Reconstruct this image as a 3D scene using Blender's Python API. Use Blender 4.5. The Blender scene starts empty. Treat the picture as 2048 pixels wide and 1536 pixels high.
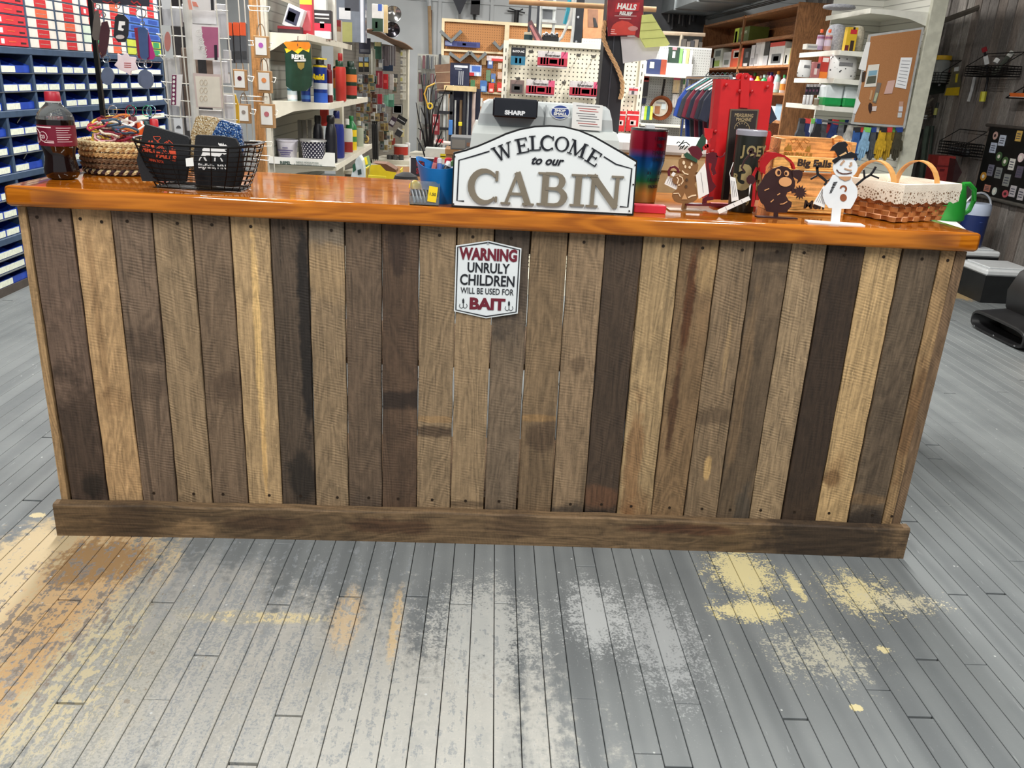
import bpy, math, random
from mathutils import Vector, Matrix, Euler

# ------------------------------------------------------------------ scene, camera, light
scene = bpy.context.scene
col = scene.collection
F = 1648.35                       # focal length in pixels of the 2048 x 1536 frame
CR = (Vector((0.99788038, -0.03642953, 0.05392256)),      # camera right
      Vector((0.03796674, -0.34705893, -0.9370745)),      # camera down
      Vector((0.05285149, 0.93713552, -0.34494019)))      # camera forward
CO = Vector((0.0, -2.095, 1.2648))                        # eye point, 2.1 m in front of the counter
cam = bpy.data.objects.new('camera', bpy.data.cameras.new('camera'))
cam.data.sensor_width = 36.0
cam.data.lens = F / 2048 * 36.0
cam.data.clip_start = 0.05
cam.data.clip_end = 60
r, d, f = CR
cam.matrix_world = Matrix(((r.x, -d.x, -f.x, CO.x), (r.y, -d.y, -f.y, CO.y), (r.z, -d.z, -f.z, CO.z), (0, 0, 0, 1)))
col.objects.link(cam)
scene.camera = cam

scene.view_settings.view_transform = 'Standard'
scene.view_settings.look = 'None'
scene.view_settings.gamma = 1
scene.view_settings.use_curve_mapping = False
scene.view_settings.exposure = -0.12

world = bpy.data.worlds.new('world')
scene.world = world
world.use_nodes = True
world.node_tree.nodes['Background'].inputs[0].default_value = (0.90, 0.95, 1.0, 1)
world.node_tree.nodes['Background'].inputs[1].default_value = 0.42

def area(name, loc, sx, sy, power, color=(1, 0.97, 0.92), rot=(0, 0, 0)):
    l = bpy.data.lights.new(name, 'AREA')
    l.shape = 'RECTANGLE'; l.size = sx; l.size_y = sy; l.energy = power; l.color = color
    o = bpy.data.objects.new(name, l); col.objects.link(o)
    o.location = loc; o.rotation_euler = rot
    return o
LAMPS = [(-1.35, 2.0), (1.35, 1.9), (-1.35, 5.4), (1.5, 5.9), (-1.2, -1.9), (1.2, -1.9)]   # ceiling fluorescent tubes
LAMP_P = [108, 114, 110, 160, 80, 80]
for (lx, ly), lp in zip(LAMPS, LAMP_P):
    area('fluorescent_light', (lx, ly, 2.86), 0.22, 1.9, lp)

# ------------------------------------------------------------------ pixels to places
def ray(x, y):
    return CR[0] * ((x - 1024) / F) + CR[1] * ((y - 768) / F) + CR[2]
def PY(x, y, Y):
    q = ray(x, y); return CO + q * ((Y - CO.y) / q.y)
def PX(x, y, X):
    q = ray(x, y); return CO + q * ((X - CO.x) / q.x)
def PZ(x, y, Z):
    q = ray(x, y); return CO + q * ((Z - CO.z) / q.z)
def slot(x0, y0, x1, y1, Y):
    """pixel box standing in the plane y = Y: centre x, bottom z, width, height"""
    a = PY((x0 + x1) / 2, y1, Y); b = PY((x0 + x1) / 2, y0, Y)
    w = PY(x1, (y0 + y1) / 2, Y).x - PY(x0, (y0 + y1) / 2, Y).x
    return (a.x + b.x) / 2, a.z, w, b.z - a.z

# ------------------------------------------------------------------ materials
def lin(c):
    return tuple(((v / 255) / 12.92 if v <= 10 else ((v / 255 + 0.055) / 1.055) ** 2.4) for v in c)
def rgba(c):
    return (*lin(c), 1)
class N:
    """small wrapper that writes a node tree"""
    def __init__(self, name):
        self.m = bpy.data.materials.new(name); self.m.use_nodes = True
        self.t = self.m.node_tree
        self.b = self.t.nodes['Principled BSDF']
    def put(self, sock, v):
        if isinstance(v, bpy.types.NodeSocket): self.t.links.new(v, sock)
        elif v is not None: sock.default_value = v
    def node(self, typ, **kw):
        n = self.t.nodes.new(typ)
        for k, v in kw.items(): setattr(n, k, v)
        return n
    def math(self, op, a, b=None, c=None, clamp=False):
        n = self.node('ShaderNodeMath', operation=op, use_clamp=clamp)
        self.put(n.inputs[0], a); self.put(n.inputs[1], b)
        if c is not None: self.put(n.inputs[2], c)
        return n.outputs[0]
    def ramp(self, v, lo, hi):
        n = self.node('ShaderNodeMapRange', interpolation_type='SMOOTHSTEP')
        self.put(n.inputs[0], v); n.inputs[1].default_value = lo; n.inputs[2].default_value = hi
        return n.outputs[0]
    def mix(self, fac, a, b, blend='MIX'):
        n = self.node('ShaderNodeMix', data_type='RGBA', blend_type=blend)
        self.put(n.inputs[0], fac); self.put(n.inputs[6], a); self.put(n.inputs[7], b)
        return n.outputs[2]
    def pos(self):
        return self.node('ShaderNodeNewGeometry').outputs['Position']
    def obj(self):
        return self.node('ShaderNodeTexCoord').outputs['Object']
    def map(self, v, scale=(1, 1, 1), loc=(0, 0, 0), rot=(0, 0, 0)):
        n = self.node('ShaderNodeMapping'); self.put(n.inputs[0], v)
        n.inputs[1].default_value = loc; n.inputs[2].default_value = rot; n.inputs[3].default_value = scale
        return n.outputs[0]
    def noise(self, v, scale=5.0, detail=3.0, rough=0.55, dist=0.0):
        n = self.node('ShaderNodeTexNoise'); self.put(n.inputs['Vector'], v)
        n.inputs['Scale'].default_value = scale; n.inputs['Detail'].default_value = detail
        n.inputs['Roughness'].default_value = rough; n.inputs['Distortion'].default_value = dist
        return n.outputs[0]
    def sep(self, v):
        n = self.node('ShaderNodeSeparateXYZ'); self.put(n.inputs[0], v); return n.outputs
    def bump(self, h, strength=0.3, dist=0.002):
        n = self.node('ShaderNodeBump'); n.inputs['Strength'].default_value = strength
        n.inputs['Distance'].default_value = dist; self.put(n.inputs['Height'], h)
        self.t.links.new(n.outputs[0], self.b.inputs['Normal'])
    def out(self, color=None, rough=0.5, metal=0.0):
        self.put(self.b.inputs['Base Color'], color); self.put(self.b.inputs['Roughness'], rough)
        self.put(self.b.inputs['Metallic'], metal)
        return self.m
_mats = {}
def mat(c, rough=0.5, metal=0.0, var=0.10, scale=18.0, coat=0.0, trans=0.0, emit=0.0, name=None, alpha=1.0):
    """plain paint, plastic, paper or metal with a little uneven tone"""
    key = (tuple(c), rough, metal, var, scale, coat, trans, emit, alpha)
    if key in _mats: return _mats[key]
    n = N(name or 'paint_%d_%d_%d' % tuple(c))
    base = rgba(c)
    if var > 0:
        k = n.noise(n.obj(), scale, 2.0)
        dark = tuple(v * (1 - var) for v in base[:3]) + (1,)
        light = tuple(min(1, v * (1 + var) + 0.003) for v in base[:3]) + (1,)
        colr = n.mix(n.ramp(k, 0.3, 0.7), dark, light)
    else: colr = base
    n.out(colr, rough, metal)
    if coat: n.b.inputs['Coat Weight'].default_value = coat; n.b.inputs['Coat Roughness'].default_value = 0.08
    if trans: n.b.inputs['Transmission Weight'].default_value = trans; n.b.inputs['IOR'].default_value = 1.2
    if alpha < 1: n.b.inputs['Alpha'].default_value = alpha
    if emit:
        n.b.inputs['Emission Color'].default_value = base; n.b.inputs['Emission Strength'].default_value = emit
    _mats[key] = n.m
    return n.m

# ------------------------------------------------------------------ meshes
class MB:
    def __init__(self): self.v = []; self.f = []; self.mi = []; self.cur = 0
    def m(self, i): self.cur = i; return self
    def add(self, vs, fs):
        o = len(self.v); self.v += [tuple(p) for p in vs]
        for q in fs: self.f.append(tuple(i + o for i in q)); self.mi.append(self.cur)
        return self
    def box(self, x0, x1, y0, y1, z0, z1, mtx=None):
        vs = [(x, y, z) for x in (x0, x1) for y in (y0, y1) for z in (z0, z1)]
        if mtx: vs = [mtx @ Vector(p) for p in vs]
        return self.add(vs, [(0, 1, 3, 2), (4, 6, 7, 5), (0, 4, 5, 1), (2, 3, 7, 6), (0, 2, 6, 4), (1, 5, 7, 3)])
    def rbox(self, x0, x1, y0, y1, z0, z1, b=0.004, mtx=None):
        """box with chamfered edges"""
        b = min(b, (x1 - x0) * .45, (y1 - y0) * .45, (z1 - z0) * .45)
        vs = []; idx = {}
        for sx in (0, 1):
            for sy in (0, 1):
                for sz in (0, 1):
                    X, Y, Z = (x0, x1)[sx], (y0, y1)[sy], (z0, z1)[sz]
                    dx, dy, dz = (b, -b)[sx], (b, -b)[sy], (b, -b)[sz]
                    for k, p in enumerate(((X, Y + dy, Z + dz), (X + dx, Y, Z + dz), (X + dx, Y + dy, Z))):
                        idx[(sx, sy, sz, k)] = len(vs); vs.append(p)
        i = lambda *a: idx[a]
        fs = []
        for s in (0, 1):
            fs.append([i(s, 0, 0, 0), i(s, 1, 0, 0), i(s, 1, 1, 0), i(s, 0, 1, 0)][::(-1 if s == 0 else 1)])
            fs.append([i(0, s, 0, 1), i(1, s, 0, 1), i(1, s, 1, 1), i(0, s, 1, 1)][::(1 if s == 0 else -1)])
            fs.append([i(0, 0, s, 2), i(1, 0, s, 2), i(1, 1, s, 2), i(0, 1, s, 2)][::(-1 if s == 0 else 1)])
        for a in (0, 1):
            for c in (0, 1):
                fs.append([i(a, c, 0, 0), i(a, c, 1, 0), i(a, c, 1, 1), i(a, c, 0, 1)][::(1 if a == c else -1)])
                fs.append([i(a, 0, c, 0), i(a, 1, c, 0), i(a, 1, c, 2), i(a, 0, c, 2)][::(-1 if a == c else 1)])
                fs.append([i(0, a, c, 1), i(1, a, c, 1), i(1, a, c, 2), i(0, a, c, 2)][::(1 if a == c else -1)])
        for sx in (0, 1):
            for sy in (0, 1):
                for sz in (0, 1):
                    t = [i(sx, sy, sz, 0), i(sx, sy, sz, 1), i(sx, sy, sz, 2)]
                    fs.append(t[::(1 if (sx + sy + sz) % 2 else -1)])
        if mtx: vs = [mtx @ Vector(p) for p in vs]
        return self.add(vs, fs)
    def prism(self, pts, h0, h1, axis='z', mtx=None):
        """polygon pts (2d) pushed from h0 to h1 along an axis; axis y takes (x,z) points, axis x takes (y,z)"""
        n = len(pts)
        def m3(p, h): return (p[0], p[1], h) if axis == 'z' else ((p[0], h, p[1]) if axis == 'y' else (h, p[0], p[1]))
        vs = [m3(p, h0) for p in pts] + [m3(p, h1) for p in pts]
        if mtx: vs = [mtx @ Vector(p) for p in vs]
        return self.add(vs, [tuple(range(n - 1, -1, -1)), tuple(range(n, 2 * n))] + [(k, (k + 1) % n, n + (k + 1) % n, n + k) for k in range(n)])
    def lathe(self, prof, seg=20, c=(0, 0, 0), mtx=None, sx=1.0, sy=1.0, cap=True):
        """profile [(r, z)...] turned about z"""
        vs = []; n = len(prof)
        for (rr, z) in prof:
            for k in range(seg):
                a = 2 * math.pi * k / seg
                vs.append((c[0] + rr * math.cos(a) * sx, c[1] + rr * math.sin(a) * sy, c[2] + z))
        fs = [(j * seg + k, j * seg + (k + 1) % seg, (j + 1) * seg + (k + 1) % seg, (j + 1) * seg + k) for j in range(n - 1) for k in range(seg)]
        if cap: fs += [tuple(range(seg - 1, -1, -1)), tuple(range((n - 1) * seg, n * seg))]
        if mtx: vs = [mtx @ Vector(p) for p in vs]
        return self.add(vs, fs)
    def tube(self, pts, r=0.004, seg=6, closed=False, radii=None):
        pts = [Vector(p) for p in pts]; n = len(pts); vs = []
        up = Vector((0.13, 0.27, 0.95))
        for k, p in enumerate(pts):
            a = pts[(k - 1) % n] if (closed or k > 0) else p
            b = pts[(k + 1) % n] if (closed or k < n - 1) else p
            t = (b - a)
            if t.length < 1e-9: t = Vector((0, 0, 1))
            t.normalize()
            u = t.cross(up)
            if u.length < 1e-3: u = t.cross(Vector((1, 0, 0)))
            u.normalize(); w = t.cross(u)
            R_ = radii[k] if radii else r
            for s in range(seg):
                an = 2 * math.pi * s / seg
                vs.append(p + u * math.cos(an) * R_ + w * math.sin(an) * R_)
        fs = []
        for k in range(n if closed else n - 1):
            k2 = (k + 1) % n
            fs += [(k * seg + s, k * seg + (s + 1) % seg, k2 * seg + (s + 1) % seg, k2 * seg + s) for s in range(seg)]
        if not closed: fs += [tuple(range(seg - 1, -1, -1)), tuple(range((n - 1) * seg, n * seg))]
        return self.add(vs, fs)
    def stroke(self, pts, w, h0, h1, axis='y', closed=False):
        """flat ribbon of width w along 2d points, given thickness h0..h1"""
        n = len(pts); L = []; R2 = []
        for k in range(n):
            a = pts[(k - 1) % n] if (closed or k) else pts[k]
            b = pts[(k + 1) % n] if (closed or k < n - 1) else pts[k]
            dx, dy = b[0] - a[0], b[1] - a[1]; l = math.hypot(dx, dy) or 1
            ww = (w[k] if isinstance(w, (list, tuple)) else w) / 2
            nx, ny = -dy / l * ww, dx / l * ww
            L.append((pts[k][0] + nx, pts[k][1] + ny)); R2.append((pts[k][0] - nx, pts[k][1] - ny))
        for k in range(n if closed else n - 1):
            k2 = (k + 1) % n
            self.prism([L[k], L[k2], R2[k2], R2[k]][::-1], h0, h1, axis)
        return self
    def build(self, name, mats, parent=None, smooth=False, loc=None, rot=None, label=None, cat=None, group=None, kind=None):
        me = bpy.data.meshes.new(name); me.from_pydata(self.v, [], self.f)
        ms = mats if isinstance(mats, (list, tuple)) else [mats]
        for q in ms: me.materials.append(q)
        if len(ms) > 1: me.polygons.foreach_set('material_index', self.mi)
        if smooth:
            me.polygons.foreach_set('use_smooth', [True] * len(me.polygons))
            if hasattr(me, 'set_sharp_from_angle'): me.set_sharp_from_angle(angle=math.radians(40))
        return link(name, me, parent, loc, rot, label, cat, group, kind)

def link(name, me, parent=None, loc=None, rot=None, label=None, cat=None, group=None, kind=None):
    o = bpy.data.objects.new(name, me); col.objects.link(o)
    if parent: o.parent = parent
    if loc is not None: o.location = loc
    if rot is not None: o.rotation_euler = rot
    return tag(o, label, cat, group, kind)
def tag(o, label=None, cat=None, group=None, kind=None):
    if label: o['label'] = label
    if cat: o['category'] = cat
    if group: o['group'] = group
    if kind: o['kind'] = kind
    return o
def thing(name, label, cat, loc=(0, 0, 0), rz=0.0, group=None, rot=None):
    return link(name, None, None, loc, rot or (0, 0, rz), label, cat, group)
def dup(o, parent=None, loc=None, rot=None, label=None, group=None):
    c = o.copy(); col.objects.link(c)
    if parent: c.parent = parent
    if loc is not None: c.location = loc
    if rot is not None: c.rotation_euler = rot
    if label: c['label'] = label
    if group: c['group'] = group
    for ch in list(o.children): dup(ch, c)
    return c

_text = {}
def text(s, size, m, parent, loc, rot=(math.pi / 2, 0, 0), bold=0.0, shear=0.0, wid=1.0, depth=0.0006, name='lettering', align='CENTER', space=1.0, fit=None):
    """lettering as a mesh; stands upright and reads from -y when rot is the default"""
    key = (s, bold, shear, align, space)
    if key not in _text:
        cu = bpy.data.curves.new('lettering', 'FONT')
        cu.body = s; cu.size = 1.0; cu.align_x = align; cu.align_y = 'BOTTOM_BASELINE'; cu.offset = bold; cu.shear = shear
        cu.resolution_u = 3; cu.space_character = space; cu.extrude = 0.02
        ob = bpy.data.objects.new('lettering', cu); col.objects.link(ob)
        dg = bpy.context.evaluated_depsgraph_get()
        me = bpy.data.meshes.new_from_object(ob.evaluated_get(dg))
        bpy.data.objects.remove(ob); bpy.data.curves.remove(cu)
        _text[key] = me
    me = _text[key].copy(); me.materials.clear(); me.materials.append(m)
    o = link(name, me, parent, loc, rot)
    sx = size * wid
    if fit:
        xs = [v.co.x for v in me.vertices]; sx = fit / max(1e-6, (max(xs) - min(xs)))
    o.scale = (sx, size, depth / 0.04)
    return o
rnd = random.Random(7)
# ------------------------------------------------------------------ wood
def wood(name, base, seed=0, dark=0.55, light=1.25, axis='z', saw=0.5, blotch=0.5, rough=0.75, stains=(), ring=0.35, tilt=0.2, bump=0.5, gscale=1.0):
    """sawn timber: long fibres, contour rings, saw marks across, and stains given as (axis pos, half, across pos, half, strength, colour)"""
    n = N(name)
    p = n.pos()
    s = {'z': (1, 1, 0.05), 'x': (0.05, 1, 1), 'y': (1, 0.05, 1)}[axis]
    off = (seed * 1.37 % 9, seed * 2.11 % 7, seed * 3.7 % 11)
    q = n.map(p, tuple(v * gscale for v in s), off)
    fibre = n.noise(q, 190, 4, 0.65)
    slow = n.noise(n.map(p, tuple((v if v == 1 else 0.16) * gscale for v in s), off), 9, 3, 0.5, 0.6)
    rings = n.math('SINE', n.math('MULTIPLY', slow, 95))
    big = n.noise(n.map(p, tuple((v if v == 1 else 0.25) for v in s), off), 6.5, 4, 0.6, 0.3)
    xyz = n.sep(p)
    along = xyz[{'z': 2, 'x': 0, 'y': 1}[axis]]; across = xyz[{'z': 0, 'x': 2, 'y': 0}[axis]]
    b = rgba(base)
    lo = tuple(v * dark for v in b[:3]) + (1,); hi = tuple(min(1, v * light) for v in b[:3]) + (1,)
    c = n.mix(n.ramp(big, 0.5 - 0.28, 0.5 + 0.28), lo, hi)
    c = n.mix(blotch, b, c)
    k = n.math('ADD', n.math('MULTIPLY', n.math('SUBTRACT', fibre, 0.5), 1.35), n.math('MULTIPLY', rings, ring * 0.40))
    iso = n.noise(n.map(p, (1, 1, 1), off), 75, 5, 0.75)
    k = n.math('ADD', k, n.math('MULTIPLY', n.math('SUBTRACT', iso, 0.5), 0.9))
    h = k
    if saw > 0:
        wob = n.noise(n.map(p, (1, 1, 1), off), 14, 2)
        ph = n.math('ADD', n.math('ADD', along, n.math('MULTIPLY', across, tilt)), n.math('MULTIPLY', wob, 0.012))
        sw = n.math('SINE', n.math('MULTIPLY', ph, 760))
        msk = n.ramp(n.noise(n.map(p, (3, 3, 3), (off[1], off[2], off[0])), 7, 3), 0.38, 0.68)
        sw = n.math('MULTIPLY', sw, msk)
        k = n.math('ADD', k, n.math('MULTIPLY', sw, saw * 0.24))
        h = n.math('ADD', h, n.math('MULTIPLY', sw, saw * 0.55))
    gain = n.math('ADD', 1.0, k)
    g3 = n.node('ShaderNodeCombineColor')
    for i in range(3): n.put(g3.inputs[i], gain)
    c = n.mix(1.0, c, g3.outputs[0], 'MULTIPLY')
    if saw > 0:
        crack = n.ramp(n.noise(n.map(p, tuple((v if v == 1 else 0.035) for v in s), (off[1], off[0], off[2])), 48, 2, 0.5, 0.25), 0.655, 0.70)
        c = n.mix(n.math('MULTIPLY', crack, 0.55), c, tuple(v * 0.30 for v in b[:3]) + (1,))
        fleck = n.ramp(n.noise(n.map(p, tuple((v if v == 1 else 0.3) for v in s), (off[2], off[1], off[0])), 120, 2, 0.5), 0.69, 0.75)
        c = n.mix(n.math('MULTIPLY', fleck, 0.35), c, tuple(min(1, v * 1.9 + 0.02) for v in b[:3]) + (1,))
    for (a0, ah, x0, xh, st, sc) in stains:
        wv = n.noise(n.map(p, (1, 1, 1), (off[2], a0, x0)), 16, 4, 0.65)
        da = n.math('DIVIDE', n.math('ABSOLUTE', n.math('SUBTRACT', along, a0)), ah)
        dx = n.math('DIVIDE', n.math('ABSOLUTE', n.math('SUBTRACT', across, x0)), xh)
        dd = n.math('SQRT', n.math('ADD', n.math('MULTIPLY', da, da), n.math('MULTIPLY', dx, dx)))
        mk = n.ramp(n.math('ADD', dd, n.math('MULTIPLY', n.math('SUBTRACT', wv, 0.5), 1.5)), 1.1, 0.55)
        c = n.mix(n.math('MULTIPLY', mk, st), c, n.mix(1.0, rgba(sc), g3.outputs[0], 'MULTIPLY'))
    n.out(c, rough)
    n.bump(h, bump, 0.0015)
    return n.m

# ------------------------------------------------------------------ room
def floor_material():
    n = N('worn_grey_floor_paint')
    p = n.pos(); xyz = n.sep(p)
    strip = n.noise(n.map(p, (1, 0.03, 1)), 17, 1)
    fine = n.noise(p, 160, 5, 0.7); mid = n.noise(p, 38, 5, 0.7); low = n.noise(p, 3.2, 3)
    lng = n.noise(n.map(p, (1, 0.14, 1)), 60, 4, 0.7)
    c = n.mix(n.ramp(n.math('ADD', n.math('MULTIPLY', strip, 0.6), n.math('MULTIPLY', low, 0.4)), 0.35, 0.65), rgba((112, 117, 119)), rgba((132, 137, 138)))
    c = n.mix(n.ramp(fine, 0.60, 0.75), c, rgba((150, 156, 158)))
    def blob(px, py, rx, ry, colr, lo, hi, nz, st=1.0, rot=0.0, amp=2.6):
        nonlocal c
        g = PZ(px, py, 0)
        ax = n.math('SUBTRACT', xyz[0], g.x); ay = n.math('SUBTRACT', xyz[1], g.y)
        if rot:
            cs, sn = math.cos(rot), math.sin(rot)
            ax, ay = (n.math('ADD', n.math('MULTIPLY', ax, cs), n.math('MULTIPLY', ay, sn)),
                      n.math('SUBTRACT', n.math('MULTIPLY', ay, cs), n.math('MULTIPLY', ax, sn)))
        ax = n.math('DIVIDE', ax, rx); ay = n.math('DIVIDE', ay, ry)
        dd = n.math('SQRT', n.math('ADD', n.math('MULTIPLY', ax, ax), n.math('MULTIPLY', ay, ay)))
        v = n.math('SUBTRACT', n.math('ADD', n.math('ADD', n.math('MULTIPLY', nz, amp), n.math('MULTIPLY', strip, 0.9)), 0.55 - amp * 0.5), dd)
        c = n.mix(n.math('MULTIPLY', n.ramp(v, lo, hi), st), c, rgba(colr))
    mixn = n.math('ADD', n.math('MULTIPLY', mid, 0.55), n.math('MULTIPLY', lng, 0.45))
    mixf = n.math('ADD', n.math('MULTIPLY', fine, 0.55), n.math('MULTIPLY', mid, 0.45))
    wash = n.math('ADD', n.math('MULTIPLY', low, 0.5), n.math('MULTIPLY', mid, 0.5))
    blob(560, 1400, 0.62, 0.46, (186, 184, 176), 0.0, 0.42, wash, 0.72)      # worn pale ground in front, left of the middle
    blob(800, 1480, 0.40, 0.40, (186, 186, 180), 0.02, 0.5, mixn, 0.72)
    blob(330, 1270, 0.42, 0.34, (182, 180, 174), -0.1, 0.4, wash, 0.7)
    blob(960, 1260, 0.16, 0.22, (190, 192, 188), 0.0, 0.5, mixf, 0.8, amp=5)
    blob(1190, 1230, 0.09, 0.17, (196, 200, 200), 0.0, 0.5, mixf, 0.8, amp=5)
    blob(1320, 1280, 0.11, 0.24, (190, 194, 195), 0.1, 0.6, mixf, 0.6, amp=6)
    blob(60, 1330, 0.36, 0.40, (206, 194, 158), 0.05, 0.35, mixn, 0.9, 0.3)  # bare, cream then tan wood by the left end
    blob(95, 1150, 0.32, 0.30, (204, 184, 146), -0.05, 0.3, wash, 0.95)
    blob(150, 1180, 0.13, 0.46, (206, 172, 128), -0.1, 0.3, mixn, 0.85, amp=4)
    blob(40, 1350, 0.07, 0.5, (204, 168, 122), -0.1, 0.35, mixn, 0.85, amp=4)
    blob(200, 1125, 0.17, 0.16, (150, 118, 80), 0.1, 0.4, mixn, 0.85)
    blob(520, 1235, 0.26, 0.035, (222, 206, 160), 0.1, 0.45, mixn, 0.85)
    blob(690, 1240, 0.06, 0.18, (212, 184, 142), 0.1, 0.5, mixn, 0.7)
    blob(790, 1250, 0.02, 0.2, (216, 186, 136), 0.1, 0.5, mixn, 0.7)
    blob(330, 1330, 0.85, 0.75, (138, 144, 148), 0.55, 0.75, mixn, 0.75, amp=7)      # leftover grey paint
    blob(420, 1400, 0.9, 0.7, (196, 193, 183), 0.75, 0.95, mixf, 0.5, amp=7)
    blob(90, 1250, 0.45, 0.55, (120, 100, 76), 0.9, 1.1, mixn, 0.5, amp=7)
    blob(1485, 1145, 0.10, 0.12, (222, 210, 160), 0.1, 0.25, mixf, amp=5)         # flaked yellow patches on the right
    blob(1505, 1222, 0.11, 0.05, (222, 210, 160), 0.1, 0.25, mixf, amp=5)
    blob(1590, 1170, 0.02, 0.08, (222, 210, 160), 0.1, 0.3, mixf, amp=5)
    blob(1725, 1190, 0.13, 0.13, (222, 210, 164), 0.35, 0.5, mixf, amp=6)
    blob(1800, 1205, 0.16, 0.07, (214, 206, 176), 0.5, 0.7, mixf, amp=6)
    blob(1640, 1310, 0.22, 0.16, (206, 202, 180), 0.6, 0.8, mixf, 0.7, amp=6)
    blob(1765, 1298, 0.025, 0.025, (224, 212, 165), 0.3, 0.45, mixf)
    blob(1712, 1415, 0.018, 0.014, (226, 214, 165), 0.2, 0.3, mixf)
    blob(75, 1030, 0.03, 0.02, (214, 200, 160), 0.2, 0.3, mixf)
    blob(1925, 590, 0.3, 0.25, (176, 152, 112), 0.2, 0.5, mixn)
    sp = n.node('ShaderNodeTexVoronoi'); n.put(sp.inputs['Vector'], p); sp.inputs['Scale'].default_value = 26
    c = n.mix(n.math('MULTIPLY', n.ramp(sp.outputs[0], 0.10, 0.05), n.ramp(n.noise(p, 9, 1), 0.55, 0.6)), c, rgba((205, 208, 206)))
    scr = n.noise(n.map(p, (1, 0.12, 1), rot=(0, 0, 0.5)), 110, 3, 0.6)
    c = n.mix(n.math('MULTIPLY', n.ramp(scr, 0.66, 0.76), 0.45), c, rgba((196, 200, 200)))
    n.out(c, n.math('ADD', 0.40, n.math('MULTIPLY', mid, 0.25)))
    n.bump(n.math('ADD', n.math('MULTIPLY', lng, 0.6), n.math('MULTIPLY', fine, 0.3)), 0.25, 0.001)
    return n.m

SK = 0.019                                   # the floor strips run a degree off square
PITCH = 0.057
FLOOR0 = PZ(989, 1075, 0)
floor = MB().box(-4.2, 5.2, -3.4, 10.0, -0.08, -0.012).build('floor', mat((38, 34, 30), 0.9), loc=(FLOOR0.x, FLOOR0.y, 0), rot=(0, 0, -SK),
                 label='grey painted strip board floor with worn pale and tan patches', kind='structure')
def floor_boards():
    M_ = floor_material()
    cs, sn = math.cos(-SK), math.sin(-SK)
    def loc2(px, py):
        g = PZ(px, py, 0) - FLOOR0
        return g.x * cs + g.y * sn, -g.x * sn + g.y * cs
    joints = {}
    for (px, py) in ((1622, 1332), (1744, 1379), (1838, 1317), (1934, 1328), (1580, 1436), (1439, 1468), (1900, 1188), (1161, 1397), (1168, 1132),
                     (858, 1356), (837, 1192), (423, 1310), (343, 1204), (568, 1208), (157, 1405), (62, 1208), (487, 1525), (1009, 1206),
                     (1287, 1507), (2010, 1187), (1720, 1000), (60, 1000), (702, 1192)):
        x, y = loc2(px, py); joints.setdefault(math.floor(x / PITCH), []).append(y)
    R_ = random.Random(3); out = []
    for i in range(-70, 92):
        js = sorted(joints.get(i, []))
        y = -3.3 - R_.random() * 0.9; ys = [-3.4]
        marks = list(js)
        while y < 9.9:
            y += R_.uniform(1.0, 2.3)
            if all(abs(y - k) > 0.9 for k in js): marks.append(y)
        ys += sorted(k for k in marks if -3.3 < k < 9.9) + [9.95]
        for a, b in zip(ys[:-1], ys[1:]): out.append((i, a, b))
    def key(t):
        i, a, b = t
        wx = FLOOR0.x + (i + .5) * PITCH
        best = 1e9
        for k in range(6):
            y = a + (b - a) * k / 5; wy = FLOOR0.y + y
            v = Vector((wx + SK * y, wy, 0)) - CO
            z = v.dot(CR[2])
            if z < 0.2: continue
            u, w = 1024 + F * v.dot(CR[0]) / z, 768 + F * v.dot(CR[1]) / z
            if not (-30 < u < 2080 and 300 < w < 1570): continue
            if -1.1 < wx < 1.28 and wy > 0.05: continue
            best = min(best, z)
        return best
    ks = sorted((key(t), t) for t in out)
    unit = {}
    rest = MB()
    for n_, (k, (i, a, b)) in enumerate(ks):
        L = b - a - 0.002
        if n_ < 300 and k < 50:
            Lk = round(L, 2)
            if Lk not in unit:
                m = MB().rbox(-PITCH / 2 + 0.0010, PITCH / 2 - 0.0010, 0.0012, Lk, -0.012, 0, 0.0010)
                me = bpy.data.meshes.new('floor_board'); me.from_pydata(m.v, [], m.f); me.materials.append(M_); unit[Lk] = me
            link('floor_board', unit[Lk], floor, ((i + .5) * PITCH, a, 0))
        else: rest.box((i) * PITCH + .0009, (i + 1) * PITCH - .0009, a, b - .002, -0.012, 0)
    rest.build('floor_board_rest', M_, floor, kind='stuff')
floor_boards()

WALL = mat((206, 211, 213), 0.7, var=0.05, scale=3)
wall_back = MB().box(-3.4, 4.4, 9.0, 9.1, 0, 3.05).build('wall_back', WALL, label='pale grey painted back wall with thin battens', kind='structure')
for i, (a, b) in enumerate(((858, 0), (880, 0), (984, 0), (1085, 0))):
    g = PY(a, 20, 8.99)
    MB().box(g.x - 0.02, g.x + 0.02, 8.975, 9.0, 1.2, 3.05).build('batten', WALL, wall_back)
for zz in (2.12, 2.35):
    MB().box(-3.4, 4.0, 8.98, 9.0, zz, zz + 0.03).build('batten', WALL, wall_back)
wall_left = MB().box(-3.4, -3.3, -3.5, 9.0, 0, 3.05).build('wall_left', mat((58, 54, 56), 0.8), label='dark left wall behind the parts cabinet', kind='structure')
wall_right = MB().box(4.03, 4.15, -3.5, 9.0, 0, 3.05).build('wall_right', mat((40, 36, 33), 0.9), label='weathered grey barn board right wall', kind='structure')
PLK = [wood('weathered_plank_%d' % k, c, 40 + k, 0.6, 1.3, 'z', 0.0, 0.6, 0.85, ring=0.3, bump=0.6) for k, c in enumerate(((134, 129, 124), (114, 109, 105), (150, 145, 139), (122, 113, 106)))]
R_ = random.Random(11)
y = 2.2; k = 0
while y < 9.0:
    w = R_.uniform(0.085, 0.135)
    MB().rbox(4.0 - R_.uniform(0, 0.012), 4.03, y, y + w - 0.008, 0, 3.03, 0.003).build('plank', PLK[R_.randrange(4)], wall_right)
    y += w; k += 1
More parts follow.
